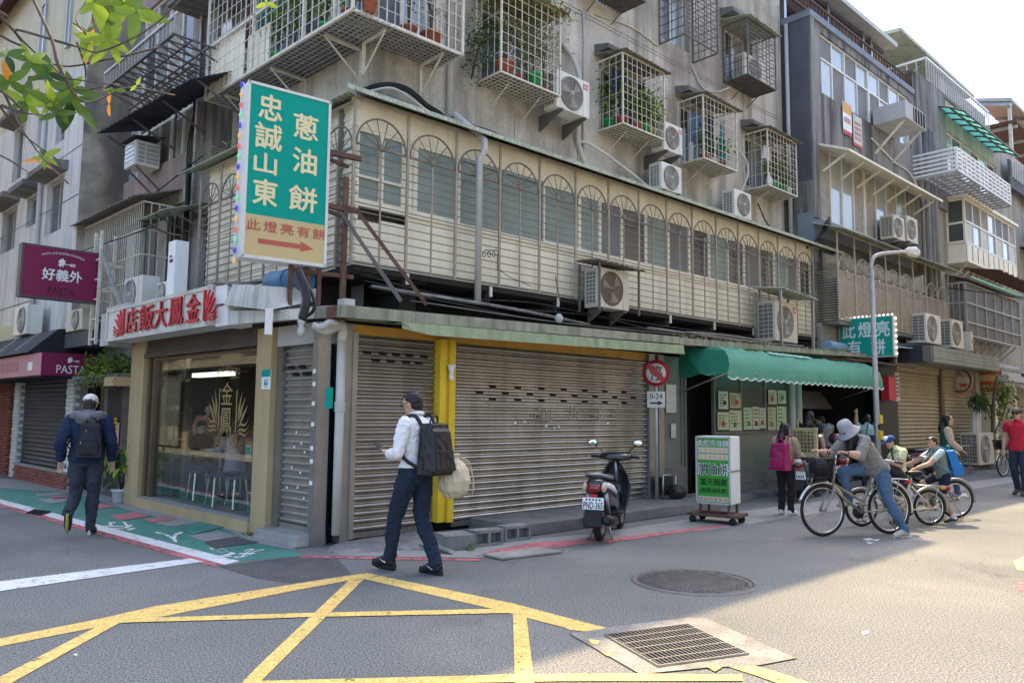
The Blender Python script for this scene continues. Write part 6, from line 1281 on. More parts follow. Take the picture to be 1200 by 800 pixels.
b=MB();b.box(23.6,24.0,-.1,.2,0,3.05);S3.part('pier',b,M['wall_c']);b=MB();b.box(16.0,24,-.6,.1,0,.12);S3.part('step',b,M['concrete_dk'])
b=MB();b.box(20.42,20.62,-.10,.06,.1,3.0);S3.part('pier',b,M['bronze'])
b=MB();b.box(17.0,23.6,-.05,.06,2.82,3.1);S3.part('shutter_box',b,M['shutter_y'])
shutter(FR,17.05,20.40,.0,.16,2.82,.105,M['shutter_y'],'khaki roller shutter right of the street lamp',d=.022)
shutter(FR,20.64,23.6,.0,.16,2.82,.105,M['shutter_y'],'khaki roller shutter behind the round soup sign',d=.022)
CN=Th('grey_green_canopy','grey green sheet metal canopy over the khaki shutters','canopy',FR,(20,-.9,3.2))
b=MB();
for k in range(4):b.box(17.3,23.0,-.95-.008*(k%2),-.90,3.02+k*.105,3.02+k*.105+.10)
b.hexa([(17.2,-.9,3.0),(23.0,-.9,3.0),(23.0,.3,3.05),(17.2,.3,3.05)],[(17.2,-.92,3.44),(23.0,-.92,3.44),(23.0,.3,3.6),(17.2,.3,3.6)]);CN.part('fascia',b,mat('fascia_greygreen',(.235,.25,.20),.6,var=.12,streak=.3))
b=MB();b.box(16.6,17.2,-.92,-.2,3.0,3.42);CN.part('navy_end',b,M['tin_navy'])
b=MB();sheet((15.4,.3,3.5),(17.2,.3,3.55),(17.1,-.7,3.35),(15.4,-.7,3.3),8,.01,.012,mb=b);CN.part('blue_sheet',b,mat('sheet_paleblue',(.25,.38,.40),.6,var=.2))
b=MB();b.box(23.05,30,-.7,.4,3.12,3.22);CN.part('far_sheet',b,M['concrete'])
for k,(px0,px1,y0,y1)in enumerate(((1076,1104,388,414),(1106,1130,392,417),(1130,1139,402,417))):
 x0=xx(px0+11,y1,-.5);x1=xx(px1,y1,-.5);ac_unit(FR,x0,x1,-.5,3.62,3.62+[.82,.84,.6][k],'white air conditioner on the grey green canopy, '+['first','second','third, smaller,'][k]+' from the teal lamp sign',wall=.3,bracket=False,depth=.55,fx=.35)
T=Th('red_letterbox','red box with a white plate on the black pier by the street lamp','letterbox',FR,(16.6,-.3,2.2));x,z=xx(1044,455,-.3),zz(1044,455,-.3)
b=MB();b.box(x-.25,x+.22,-.35,-.15,z-.3,z+.3);T.part('box',b,M['red']);b=MB();b.box(x+.24,x+.5,-.32,-.28,z-.32,z+.42);T.part('plate',b,M['pipe_w'])
b=MB()
for k in range(6):b.box(x+.29,x+.45,-.326,-.3205,z+.30-k*.1,z+.345-k*.1)
T.part('print',b,M['black'])
XS=14.2
yl_,zl1=FR.atx(983,374,XS);_,zl0=FR.atx(983,420,XS);yr_,zr1=FR.atx(1046,369.5,XS);_,zr0=FR.atx(1046,417.5,XS)
LS=Th('teal_lamp_sign','teal box sign with pale characters and a row of small bulbs beside the street lamp','sign',FR,(XS,yl_,zl0))
ya,yb_=yr_,yl_;za_,zb_=(zl0+zr0)/2,(zl1+zr1)/2
b=MB();b.box(XS,XS+.22,ya,yb_,za_,zb_);LS.part('box',b,M['pipe_w']);b=MB();b.box(XS-.006,XS-.001,ya+.02,yb_-.02,za_+.02,zb_-.02);LS.part('face',b,M['sgreen2'])
fo=lambda u,v:(XS-.010,yb_-u*(yb_-ya),za_+v*(zb_-za_));UY=Vector((0,-1,0));wS,hS=yb_-ya,zb_-za_
b=MB()
for ch,u,v in(('此',.06,.50),('燈',.37,.50),('亮',.69,.50),('有',.16,.06),('餅',.60,.06)):put_text(b,ch,fo(u,v),UY,Z_,wS*.25,hS*.38,.025)
LS.part('lettering',b,mat('letter_iceblue',(.62,.74,.76),.5,var=.04))
bl_=MB();bl_.ell((0,0,0),(.03,.03,.03),8,5);ble=bl_.mesh('bulb',mat('bulb_glow',(1,.95,.85),.4,var=0,emit=.25))
for k in range(13):LS.put('bulb',ble,(XS+.1,yb_-(k+.5)/13*wS,zb_+.03))
for k in range(7):LS.put('bulb',ble,(XS+.1,ya-.03,za_+(k+.5)/7*hS))
LS.bar('arm',M['bar_k'],(XS+.1,yb_-.1,za_+.05),(13.4,.6,2.95),.05);LS.bar('post',M['bar_k'],(XS+.2,ya+.05,za_),(XS+.2,ya+.05,2.8),.06)
lx=xx(1030,560,-1.25);p0=FR.W(lx,-1.25,0)
T=Th('street_lamp','grey street lamp pole with curved arm in front of the awning end','street lamp',FR,(lx,-1.25,0))
zt=zz(1026.5,318,-1.25)
b=MB();b.tube([(lx,-1.25,0),(lx,-1.25,1.2),(lx-.02,-1.25,zt)],[.066,.058,.05],12);T.part('pole',b,M['bar_g'])
hx_,hz=xx(1062,295,-1.45),zz(1062,295,-1.45)
b=MB();b.tube(sm([(lx-.02,-1.25,zt-.1),(lx-.0,-1.25,zt+.15),(lx+.25,-1.3,zt+.38),(hx_,-1.45,hz)]),.045,8);T.part('arm',b,M['bar_g'])
b=MB();q=Vector((hx_,-1.45,hz));d=Vector((.95,-.12,.10)).normalized();b.tube([q-d*.05,q+d*.12,q+d*.45,q+d*.62],[.06,.12,.14,.05],10,flat=.5);T.part('lamp_head',b,M['pipe_w'])
b=MB();q2=q+d*.33-Vector((0,0,.05));b.ell(q2,(.16,.08,.04));T.part('lens',b,M['white'])
b=MB();b.box(lx-.03,lx+.10,-1.34,-1.28,1.42,1.60);b.box(lx-.05,lx+.09,-1.34,-1.28,1.08,1.26);T.part('sticker',b,M['yellow'])
b=MB();b.box(lx-.05,lx+.07,-1.335,-1.29,1.29,1.39);T.part('dark_sticker',b,M['black'])
xs_=22.0;yc,zc=FR.atx(1124,446,xs_);rs=abs(FR.atx(1139,446,xs_)[0]-FR.atx(1109,446,xs_)[0])/2
T=Th('round_soup_sign','round pale sign with red rim and a steaming red pot under a roof line','sign',FR,(xs_,yc,zc))
b=MB();b.lathe([(0,0),(rs,0),(rs,.12),(0,.12)],(xs_,yc,zc),'x',32);T.part('disc',b,M['pipe_w']);b=MB();b.torus((xs_-.005,yc,zc),rs*.95,.035,'x',36,5);T.part('rim',b,mat('rim_brown',(.25,.075,.045),.5,var=.1))
b=MB();U=lambda u,v:(xs_-.012,yc-u*rs,zc+v*rs)
for q in([(-.35,.28),(.05,.72),(.05,.60),(-.28,.24)],[(.05,.72),(.42,.28),(.35,.24),(.05,.60)],[(.0,-.30),(.62,-.30),(.54,-.58),(.12,-.58)],[(-.1,-.22),(.70,-.22),(.70,-.30),(-.1,-.30)],[(.1,-.1),(.16,.08),(.12,.2),(.2,.08),(.15,-.1)],[(.3,-.1),(.36,.08),(.32,.2),(.4,.08),(.35,-.1)],[(.5,-.1),(.56,.08),(.52,.2),(.6,.08),(.55,-.1)]):b.add([U(*p)for p in q],[tuple(range(len(q)))])
for k in range(6):a=3.5+k*.27;u,v=.74*math.cos(a),.74*math.sin(a);b.add([U(u-.05,v-.05),U(u+.05,v-.05),U(u+.05,v+.05),U(u-.05,v+.05)],[(0,1,2,3)])
T.part('emblem',b,mat('emblem_red',(.42,.10,.05),.5,var=.05));T.bar('arm',M['black'],(xs_+.05,yc+rs,zc),(xs_+.05,.05,zc),.06)
xs_=24.0;y0,z0_=FR.atx(1140,459,xs_);y1,z1_=FR.atx(1172,433,xs_)
T=Th('orange_banner','orange red hanging banner with pale lettering right of the round soup sign','banner',FR,(xs_,y1,z1_))
b=MB();n=12;vs=[]
for i in range(n+1):
 t=i/n;y=y0+(y1-y0)*t;vs+=[(xs_+.03*math.sin(t*7),y,z0_),(xs_+.03*math.sin(t*7),y,z1_-.06*math.sin(math.pi*t))]
b.add(vs,[(2*i,2*i+2,2*i+3,2*i+1)for i in range(n)],0,True);T.part('fabric',b,mat('banner_orange',(.55,.13,.06),.7,var=.08))
b=MB();ww,hh=y0-y1,z1_-z0_;V=lambda u,v:(xs_-.045,y0-u*ww,z0_+v*hh);ro=random.Random(3)
for k in range(8):u=.28+k*.082;b.add([V(u,.48),V(u+.055,.50),V(u+.06,.80+ro.uniform(-.06,.03)),V(u+.005,.78)],[(0,1,2,3)])
for k in range(7):u=.32+k*.085;b.add([V(u,.20),V(u+.05,.20),V(u+.05,.30),V(u,.30)],[(0,1,2,3)])
for k in range(5):a=k*.5+.6;b.add([V(.14+.07*math.cos(a),.5+.28*math.sin(a)),V(.17+.09*math.cos(a+.3),.5+.33*math.sin(a+.3)),V(.10,.35)],[(0,1,2)])
T.part('print',b,M['scream']);T.bar('rod',M['steel'],(xs_,y0+.0,z1_+.03),(xs_,y1-.05,z1_+.03),.03)
YC=.35
C_=Th('beige_apartment_building','beige apartment block with a glazed bay and green translucent awning','building',FR,(25,YC,0))
b=MB();roomwall(b,20.35,31.5,YC,3.0,12.3,[(23.0,28.8,9.7,11.2)]);C_.part('wall',b,M['wall_c']);b=MB();b.box(20.4,23.0,YC-.09,YC-.002,8.3,12.3);C_.part('stained_pier',b,M['wall_bw'])
window(C_,23.0,28.8,YC+.05,9.7,11.2,6,panes=('pane_sky','pane_green','screen','pane_dark'),top=.4)
b=MB();b.box(20.36,31.5,YC-.05,YC+9,12.3,12.4);C_.part('roof',b,M['concrete_dk'])
BY=-.2;bz1=zz(1131,232,BY);bz0=zz(1131,303,BY);bx0=xx(1131,260,BY);bx1=xx(1191,300,BY)
b=MB();b.box(bx0,bx1,BY,YC,bz0,bz0+.55);b.box(bx0-.1,bx1+.1,BY-.1,YC,bz1,bz1+.10);b.box(bx0-.05,bx1+.05,BY-.05,YC,bz0-.08,bz0);C_.part('bay',b,M['cream2'])
for k in range(10):x=bx0+(bx1-bx0)*k/10;b=MB();b.box(x,x+.05,BY-.012,BY-.001,bz0+.02,bz0+.53);C_.part('bay_batten',b,M['wall_c'])
window(C_,bx0,bx1,BY,bz0+.56,bz1,7,panes=('curtain_w','screen','pane_sky','screen','curtain_w','curtain','pane_sky','pane_sky'),top=.75,fw=.07)
f=MB();
for(ya,yb2,za,zb2)in((BY,YC,bz0+.56,bz0+.64),(BY,YC,bz1-.08,bz1),(BY,BY+.06,bz0+.6,bz1),(YC-.06,YC,bz0+.6,bz1),(BY,YC,bz1-.85,bz1-.78)):f.box(bx0-.03,bx0+.03,ya,yb2,za,zb2)
fo=C_.part('side_window',f,M['cream2']);p=MB();p.box(bx0-.01,bx0+.005,BY+.05,YC-.05,bz0+.6,bz1-.05);C_.part('pane',p,M['pane_dark'],fo)
for k in range(9):x=bx0+(bx1-bx0)*(k+.3)/9;C_.bar('bay_bracket',M['bar_w'],(x,BY+.03,bz0-.09),(x,YC,bz0-.6),.04)
T=Th('wire_mesh_bay','grey wire mesh window cage with a green edge below the glazed bay','window cage',FR,(bx0,BY,4));my=-.2;mz1,mz0=zz(1132,331,my),zz(1132,392,my);mx0,mx1=xx(1132,360,my),xx(1195,380,my);mm=M['bar_g']
for x in np.linspace(mx0,mx1,7):T.bar('post',mm,(x,my,mz0),(x,my,mz1),.05)
for z in(mz0,mz0+.25*(mz1-mz0),mz0+.62*(mz1-mz0),mz1):T.bar('rail',mm,(mx0,my,z),(mx1,my,z),.05);T.bar('return_rail',mm,(mx0,my,z),(mx0,YC,z),.05)
for y in np.linspace(my,YC,4):T.bar('return_bar',mm,(mx0,y,mz0),(mx0,y,mz1),.03)
b=MB()
for x in np.linspace(mx0,mx1,70):b.box(x-.01,x+.01,my+.03,my+.05,mz0,mz1)
T.part('mesh_wires',b,mm,kind='stuff')
b=MB();b.box(mx0,mx1,YC-.2,YC-.1,mz0,mz1);T.part('backing',b,M['screen']);b=MB();b.box(mx0-.1,mx1+.3,my-.22,my-.15,mz1+.1,mz1+.16);T.part('green_edge',b,mat('edge_green',(.10,.42,.27),.5,var=.1))
b=MB();b.hexa([(mx0-.1,my-.2,mz1+.05),(mx1,my-.2,mz1+.05),(mx1,YC,mz1+.3),(mx0-.1,YC,mz1+.3)],[(mx0-.1,my-.2,mz1+.08),(mx1,my-.2,mz1+.08),(mx1,YC,mz1+.33),(mx0-.1,YC,mz1+.33)]);T.part('roof_sheet',b,M['tin'])
for k in range(9):x=mx0+(mx1-mx0)*(k+.3)/9;T.bar('bracket',M['bar_g'],(x,my+.03,mz0-.02),(x,YC,mz0-.5),.04)
T=Th('white_balcony','white railed balcony jutting from the beige building above the glazed bay','balcony',FR,(24,-.7,9));wy=-.85;wx0,wx1=xx(1121,190,wy),xx(1184,240,wy);wz0=zz(1121,198,wy);wh=.66
for x in np.linspace(wx0,wx1,14):T.bar('baluster',M['white'],(x,wy,wz0),(x,wy,wz0+wh),.06)
for z in np.linspace(wz0,wz0+wh,6):T.bar('rail',M['white'],(wx0,wy,z),(wx1,wy,z),.05);T.bar('return_rail',M['white'],(wx0,wy,z),(wx0,YC,z),.05)
for j in range(6):y=wy+(YC-wy)*j/5;T.bar('floor_bar',M['bar_g'],(wx0,y,wz0-.03),(wx1,y,wz0-.03),.05)
for x in np.linspace(wx0,wx1,16):T.bar('floor_bar',M['bar_g'],(x,wy,wz0-.07),(x,YC,wz0-.07),.05)
T=Th('green_roof_awning','translucent green corrugated awning over the white balcony','awning',FR,(24,0,11));gy=-.5;gx0,gx1=22.4,28.6;gz=11.38
gg=mat('poly_green',(.16,.55,.43),.35,var=.08,vs=2,spec=.5,trans=.6)
for k in range(8):
 a=gx0+(gx1-gx0)*k/8;c=gx0+(gx1-gx0)*(k+1)/8-.05;b=MB();vs=[]
 for j in range(5):t=j/4;y=gy+(YC-gy)*t;z=gz+.40*math.sin(t*1.45);vs+=[(a,y,z),(c,y,z)]
 b.add(vs,[(2*j,2*j+1,2*j+3,2*j+2)for j in range(4)],0,True);T.part('panel',b,gg)
for k in range(9):
 x=gx0+(gx1-gx0)*k/8-.025;pts=[(x,gy+(YC-gy)*j/4,gz-.03+.40*math.sin(j/4*1.45))for j in range(5)];b=MB();b.tube(pts,.035,5);T.part('rib',b,M['bar_k'])
for t in(0,.5):T.bar('purlin',M['bar_k'],(gx0,gy+(YC-gy)*t,gz-.04+.40*math.sin(t*1.45)),(gx1,gy+(YC-gy)*t,gz-.04+.40*math.sin(t*1.45)),.05)
T=Th('roof_railing','pale vertical bar railing on the beige building roof','railing',FR,(24,0,11.7));ry=.4;rx0,rx1=xx(1085,70,ry),xx(1159,150,ry);rz0=12.4;rz1=zz(1085,68,ry)
for x in np.linspace(rx0,rx1,30):T.bar('bar',M['bar_g'],(x,ry,rz0),(x,ry,rz1),.035)
for y in np.linspace(ry,4.0,13):T.bar('bar',M['bar_g'],(rx0,y,rz0),(rx0,y,rz1),.03)
for z in(rz0+.05,rz1):T.bar('rail',M['white'],(rx0,ry,z),(rx1,ry,z),.06);T.bar('rail',M['white'],(rx0,ry,z),(rx0,4.0,z),.06)
b=MB();ribbed(rx0+.25*(rx1-rx0),rx1,rz0,rz1-.1,ry+.12,.16,.03,mb=b);T.part('back_panel',b,M['wallgrey'])
T=Th('penthouse_roof','pale green edged sheet roof of the beige building penthouse','roof shelter',FR,(24,2,13));b=MB();PY=1.5;cx0,pz=FR.at(1056,32,PY);cx1=xx(1142,114,PY);pz-=.13
b.hexa([(cx0,PY,pz),(cx1,PY,pz-.1),(cx1,8,pz+.7),(cx0,8,pz+.8)],[(cx0,PY,pz+.13),(cx1,PY,pz+.03),(cx1,8,pz+.83),(cx0,8,pz+.93)]);T.part('roof',b,M['tin_pale']);b=MB();b.box(cx0+.2,cx1-.3,3.4,3.5,11.7,pz+.1);b.quad((cx0+.2,3.4,11.7),(cx0+.2,7,11.7),(cx0+.2,7,pz+.2),(cx0+.2,3.4,pz+.2));T.part('wall',b,M['wallgrey'])
D_=Th('last_apartment_building','farthest pale apartment block with an open sheet metal roof terrace','building',FR,(38,.4,0))
b=MB();roomwall(b,31.52,60,.42,0,12.3,[(33,36.5,9.0,10.6),(33,36.5,6.0,7.6),(39,43,6,7.6),(39,43,9,10.6),(33,36,3.6,5.0)]);D_.part('wall',b,M['wall_c'])
for h in[(33,36.5,9.0,10.6),(33,36.5,6.0,7.6),(39,43,6,7.6),(39,43,9,10.6),(33,36,3.6,5.0)]:window(D_,h[0],h[1],.5,h[2],h[3],3,panes=('pane_dark','screen','pane_sky'))
for z in(5.5,8.5):b=MB();b.box(31.55,60,-.5,.40,z,z+.18);D_.part('balcony_slab',b,M['wall_c']);b=MB();b.box(31.55,60,-.52,-.46,z+.19,z+.95);D_.part('parapet',b,M['wall_bw']if z>6 else M['alu_grey'])
dy,dz=FR.atx(1142,119,31.4);dy=min(dy,12)
b=MB();b.hexa([(31.4,.33,14.6),(55,.33,14.5),(55,dy,dz),(31.4,dy,dz)],[(31.4,.33,14.74),(55,.33,14.64),(55,dy,dz+.14),(31.4,dy,dz+.14)]);D_.part('terrace_roof',b,M['wallgrey'])
for k in range(9):x=31.6+k*2.4;D_.bar('rafter',M['steel'],(x,.4,14.53),(x,dy-.1,dz-.07),.16)
b=MB();b.hexa([(31.6,.25,13.72),(55,.25,13.6),(55,8,13.9),(31.6,8,14.0)],[(31.6,.25,13.85),(55,.25,13.73),(55,8,14.03),(31.6,8,14.13)]);D_.part('lower_terrace_roof',b,M['rust'])
for k in range(8):x=31.9+k*2.2;D_.bar('rafter',M['wallgrey'],(x,.3,13.66),(x,7.8,13.9),.12)
for x in(31.7,34.5,38,42):D_.bar('terrace_post',M['bar_w'],(x,.5,12.2),(x,.5,14.6),.12)
b=MB();b.box(28.4,55,4.0,4.1,12.3,14.2);D_.part('terrace_back_wall',b,M['wall_c'])
for k in range(7):
 x=29.6+k*.32;D_.bar('terrace_bar',M['bar_w'],(x,.0,10.9),(x,.0,11.7),.05)
b=MB();b.box(29.4,36,.05,.12,10.5,11.6);D_.part('dark_parapet',b,M['wall_b'])
T=Th('brown_awning','brown corrugated awning edge jutting in at the right picture edge','awning',FR,(31,-2,6));ay=-2.2;ax0=xx(1172,316,ay);az=zz(1172,316,ay)
b=MB();sheet((ax0+.6,ay+1.1,az+.3),(ax0+8,ay+1.1,az+.3),(ax0+8,ay,az-.02),(ax0,ay,az),16,.02,.02,mb=b);T.part('roof_sheet',b,M['rust'])
T=Th('navy_window_awning','small navy awning on the farthest block beside the white balcony','awning',FR,(31.6,-.5,8.6));b=MB();sheet((31.5,.4,8.5),(36,.4,8.5),(36,-.9,8.25),(31.4,-.9,8.25),10,.015,.015,mb=b);T.part('roof_sheet',b,M['tin_navy'])
T=Th('grey_shopfronts','pale ground floor shopfronts with posts beyond the khaki shutters','shop',FR,(28,0,0));b=MB();b.box(24.1,60,.2,.4,0,3.1);T.part('wall',b,M['wall_c'])
for x in(24.6,26.9,29.5):b=MB();b.box(x,x+.25,-.35,.2,0,3.0);T.part('post',b,M['cream2'])
b=MB();b.box(25.2,26.8,.14,.19,.1,2.4);b.box(27.4,29.2,.14,.19,.1,2.6);T.part('door',b,M['curtain']);b=MB();b.box(24,31,-.9,-.5,2.75,2.95);T.part('canopy_edge',b,M['wallgrey'])
shutter(FR,29.9,33.5,.12,.1,2.7,.11,M['shutter_y'],'pale roller shutter at the right picture edge behind the man in red',d=.022)
T=Th('plastic_sheet_bundle','crumpled pale plastic sheet hung under the far canopy','sheet',FR,(25.5,-.6,2.8));b=MB();x0,z0_=FR.at(1172,452,-.6);x1,z1_=FR.at(1194,430,-.6)
sheet((x0,-.6,z1_),(x1,-.6,z1_),(x1,-.75,z0_),(x0,-.75,z0_),5,.04,.01,mb=b,jag=.05);T.part('sheet',b,mat('plastic_pale',(.45,.48,.52),.35,var=.2,vs=6))
T=Th('closing_buildings','hazy row of apartment blocks closing the far end of the right street','building',FR,(75,-3,0))
b=MB();b.box(70,78,-22,8,0,11);b.box(60,70,.4,8,0,13);T.part('wall',b,M['wall_c'])
for k in range(6):
 for r in range(3):window(T,60.5+k*1.5,61.6+k*1.5,.33,2.8+r*3.2,4.4+r*3.2,2,panes=('pane_dark','screen'))
gx,gz=FR.at(1150,545,-.7)
ac_unit(FR,xx(1148,545,-.75),xx(1166,545,-.75),-.75,.16,1.12,'grey air conditioner standing on the ground before the leafy tree',cm='ac_d',wall=.1,bracket=False,depth=.5,fx=.4)
b=MB();b.box(22.6,26.0,-.95,-.05,0,.15);S3.part('step',b,M['concrete'])
T=Th('street_tree','slim leafy street tree between the khaki shutters and the far posts','tree',FR,(25.0,-.6,0));tx=xx(1172,545,-.8)
b=MB();b.tube(sm([(tx-.3,-.7,0),(tx-.25,-.7,1.0),(tx-.2,-.75,2.0),(tx+.1,-.8,2.9)]),[.05]*13+[.04]*5+[.03],6);b.tube(sm([(tx-.2,-.7,1.0),(tx+.2,-.9,1.7),(tx+.5,-1.0,2.3)]),.025,5);b.tube(sm([(tx-.2,-.7,1.4),(tx-.5,-.6,2.1),(tx-.7,-.6,2.6)]),.02,5);T.part('trunk',b,M['wood'])
b=MB();cl=[(tx+.2,-.8,2.35),(tx+.5,-.9,2.1),(tx+.6,-1.0,1.6),(tx+.0,-.7,2.0),(tx+.3,-.9,1.2),(tx+.5,-.9,1.0),(tx+.5,-.8,2.5)]
scatter_leaves(b,330,lambda:((lambda c:(c[0]+random.gauss(0,.19),c[1]+random.gauss(0,.2),c[2]+random.gauss(0,.19)))(random.choice(cl)),(0,-.2,-.3)),.2,(0,0,1,2),asp=.38);T.part('crown',b,[M['leaf'],M['leaf_d'],M['leaf_l']])
T=Th('palm_bush','dark drooping bush hanging over the grey pillars by the orange banner','bush',FR,(24.3,-.5,2.3));bx_,bz_=FR.at(1147,469,-.6)
b=MB();scatter_leaves(b,200,lambda:((bx_+random.gauss(0,.2),-.6+random.gauss(0,.1),bz_+random.gauss(0,.12)),(0,-.2,-.5)),.2,(0,0,1),asp=.22,down=.6);T.part('foliage',b,[M['leaf_d'],M['leaf']])
b=MB();b.tube([(bx_+.2,-.4,0),(bx_+.15,-.45,bz_)],.09,8);b.tube([(bx_+.45,-.4,0),(bx_+.42,-.45,bz_)],.08,8);b.tube([(bx_-.1,-.4,0),(bx_-.05,-.45,bz_)],.06,8);T.part('stem',b,M['pipe'])
T=Th('folding_rack','metal tube rack with a small brown seat beside the ground air conditioner','rack',FR,(22,-1.2,0));rx0=xx(1120,565,-1.1);rx1=xx(1137,565,-1.1)
for(x,y)in((rx0,-1.1),(rx1,-1.1),(rx0,-.8),(rx1,-.8)):T.bar('leg',M['steel'],(x,y,0),(x,y,.8),.03)
for z in(.12,.8):T.bar('rail',M['steel'],(rx0,-1.1,z),(rx1,-1.1,z),.03)
b=MB();b.box(rx0+.1,rx1-.2,-1.0,-.8,.1,.7);T.part('seat',b,M['rust'])
pipe_run(FR,[(20.8,-.3,5.45),(33,-.8,6.3)],.02,'cable','long black overhead cable before the glazed bay','cable','overhead_cable',5)
# --- signs
aS=R_(53.5);uxS=Vector((math.sin(aS),math.cos(aS),0))
dRr=ray(381.5,311.4);tt=9.05/dRr.y;pR=EYE+dRr*tt
dLl=ray(282.3,301.3)
den=dLl.x*uxS.y-dLl.y*uxS.x;tl=(pR.x*uxS.y-pR.y*uxS.x)/den;pL=EYE+dLl*tl
wS=(Vector((pR.x,pR.y,0))-Vector((pL.x,pL.y,0))).length
SF=Fr((pL.x,pL.y,0),math.pi/2-aS)
zbS=(pR.z+pL.z)/2;ztS=(SF.at(292.4,95.7,0)[1]+SF.at(387.8,118.7,0)[1])/2
GS=Th('big_green_sign','big upright green box sign with cream characters and a red arrow at the corner','sign',SF,(0,0,zbS))
H=ztS-zbS;TH=.30
b=MB();b.box(0,wS,0,TH,zbS,ztS);GS.part('box',b,M['white'],bevel=.012)
fw_=.028
b=MB();b.box(fw_,wS-fw_,-.004,-.001,zbS+H*.245,ztS-fw_);GS.part('green_panel',b,M['sgreen'])
b=MB();b.box(fw_,wS-fw_,-.004,-.001,zbS+fw_,zbS+H*.243);GS.part('beige_panel',b,M['sbeige'])
for q in((0,wS,zbS-.01,zbS+fw_),(0,wS,ztS-fw_,ztS+.004),(-.004,fw_,zbS,ztS),(wS-fw_,wS+.004,zbS,ztS)):
 b=MB();b.box(q[0],q[1],-.014,-.001,q[2],q[3]);GS.part('frame',b,M['alu'])
for ch,u,v,s in(('忠',.13,.800,.27),('誠',.10,.630,.31),('山',.10,.487,.26),('東',.10,.305,.28),('蔥',.545,.735,.30),('油',.55,.532,.29),('餅',.52,.307,.34)):
 b=MB();put_text(b,ch,(u*wS,-.0075,zbS+v*H),X_,Z_,s*wS,H*.145 if ch!='山' else H*.115,.032);GS.part('character',b,M['scream'])
b=MB()
for k,ch in enumerate('此燈亮有餅'):put_text(b,ch,((.045+.195*k)*wS,-.0075,zbS+.155*H),X_,Z_,.155*wS,H*.062,.018)
b.add([(.18*wS,-.0075,zbS+.085*H),(.68*wS,-.0075,zbS+.085*H),(.68*wS,-.0075,zbS+.070*H),(.84*wS,-.0075,zbS+.092*H),(.68*wS,-.0075,zbS+.130*H),(.68*wS,-.0075,zbS+.112*H),(.18*wS,-.0075,zbS+.112*H)],[tuple(range(7))])
GS.part('red_lettering',b,M['sred'])
fl={}
for n,c in(('blue',(.07,.07,.5)),('amber',(.75,.45,.15)),('coral',(.75,.17,.12)),('mint',(.2,.65,.38))):
 q=MB()
 for k in range(6):a=k*math.pi/3;q.ell((-.035+.0,.024*math.cos(a),.024*math.sin(a)),(.010,.015,.015),7,5)
 q.ell((-.045,0,0),(.014,.014,.014),7,5);fl[n]=q.mesh('flower_lamp',mat('lamp_'+n,c,.4,var=0,emit=.10))
for k in range(18):
 z=ztS-.03-(H+.02)*k/17;GS.put('flower_lamp',fl[('blue','amber','coral','mint')[k%4]],(-.012,.09,z),(random.uniform(0,1),0,0))
b=MB();b.tube([(-.02,.10,ztS),(-.02,.10,zbS-.05)],.008,4);b.tube([(-.012,.2,ztS),(-.012,.2,zbS)],.006,4);GS.part('lamp_cable',b,M['white'])
T=Th('rusty_sign_frame','rusty steel frame and slanting stays carrying the big green sign','frame',SF,(wS,.1,zbS));rm=M['rust']
x1,x2=wS-.02,wS+.42
for x in(x1-.35,x1-.14,x1):T.bar('upright',rm,(x,.14,2.7),(x,.14,zbS+.02),.045)
T.bar('upright',rm,(wS+.28,.12,2.75),(wS+.28,.12,4.45),.06)
for z in(zbS+.78,zbS+1.45):T.bar('cross_beam',rm,(wS-.02,.12,z),(x2+.05,.12,z),.06);T.bar('cross_beam',rm,(wS-.02,.3,z-.0),(x2+.05,.5,z),.04)
qa,qz=FR.at(500,357,-.45);pa=SF.L(Vector(FR.W(qa,-.45,qz)));T.bar('stay',rm,(x2,.12,zbS+.80),tuple(pa),.045)
qa,qz=FR.at(470,353,-.45);pb=SF.L(Vector(FR.W(qa,-.45,qz)));T.bar('stay',M['bar_k'],(wS+.25,.12,zbS+.70),tuple(pb),.045)
T.bar('cross_beam',rm,(wS-.35,.14,zbS-.06),(x2,.14,zbS-.06),.05)
T=Th('junction_clutter','rusty boxes and grey pipe bends stacked above the corner canopy','fittings',FR,(.1,-.2,2.6))
b=MB();b.box(-.06,.12,-.42,-.2,2.62,2.76);T.part('box',b,rm);b=MB();b.box(.0,.14,-.5,-.35,2.66,2.84);T.part('junction_box',b,M['wallgrey'])
b=MB();b.tube(sm([(-.28,-.3,2.52),(-.2,-.35,2.50),(-.1,-.36,2.56),(.02,-.33,2.56)]),.04,8);T.part('pipe',b,M['pipe'])
XN,YN_=xx(769,500,-.25),-.25
zc=zz(768,437,YN_)
T=Th('no_stopping_sign','round red rimmed no stopping sign on a thin pole beside the wide shutter','traffic sign',FR,(XN,YN_,0))
RF=Fr(tuple(FR.W(XN,YN_,0)),-.12);rd=.225;T2_=T
NS=Th.__new__(Th);
def rot_part(name,mb,mt):
 mb.v=[tuple(FR.L(RF.W(*p)))for p in mb.v];return T.part(name,mb,mt)
b=MB();b.lathe([(0,-.03),(rd,-.03),(rd,-.022),(0,-.022)],(0,0,zc),'y',36);rot_part('disc',b,mat('sign_red_dark',(.36,.02,.035),.45,var=.05))
b=MB();b.lathe([(0,-.0335),(rd*.74,-.0335),(rd*.74,-.0315)],(0,0,zc),'y',32);rot_part('face',b,mat('sign_face_white',(.62,.60,.55),.5,var=.06))
b=MB();put_text(b,'停',(-.10,-.0355,zc-.125),X_,Z_,.2,.25,.02);rot_part('character',b,M['black'])
b=MB();a=.045;b.add([(-.14-a*.7,-.037,zc+.14-a*.7),(-.14+a*.7,-.037,zc+.14+a*.7),(.14+a*.7,-.037,zc-.14+a*.7),(.14-a*.7,-.037,zc-.14-a*.7)],[(0,1,2,3)]);rot_part('slash',b,mat('sign_red_dark',(.36,.02,.035)))
zp=zz(769,468,YN_)
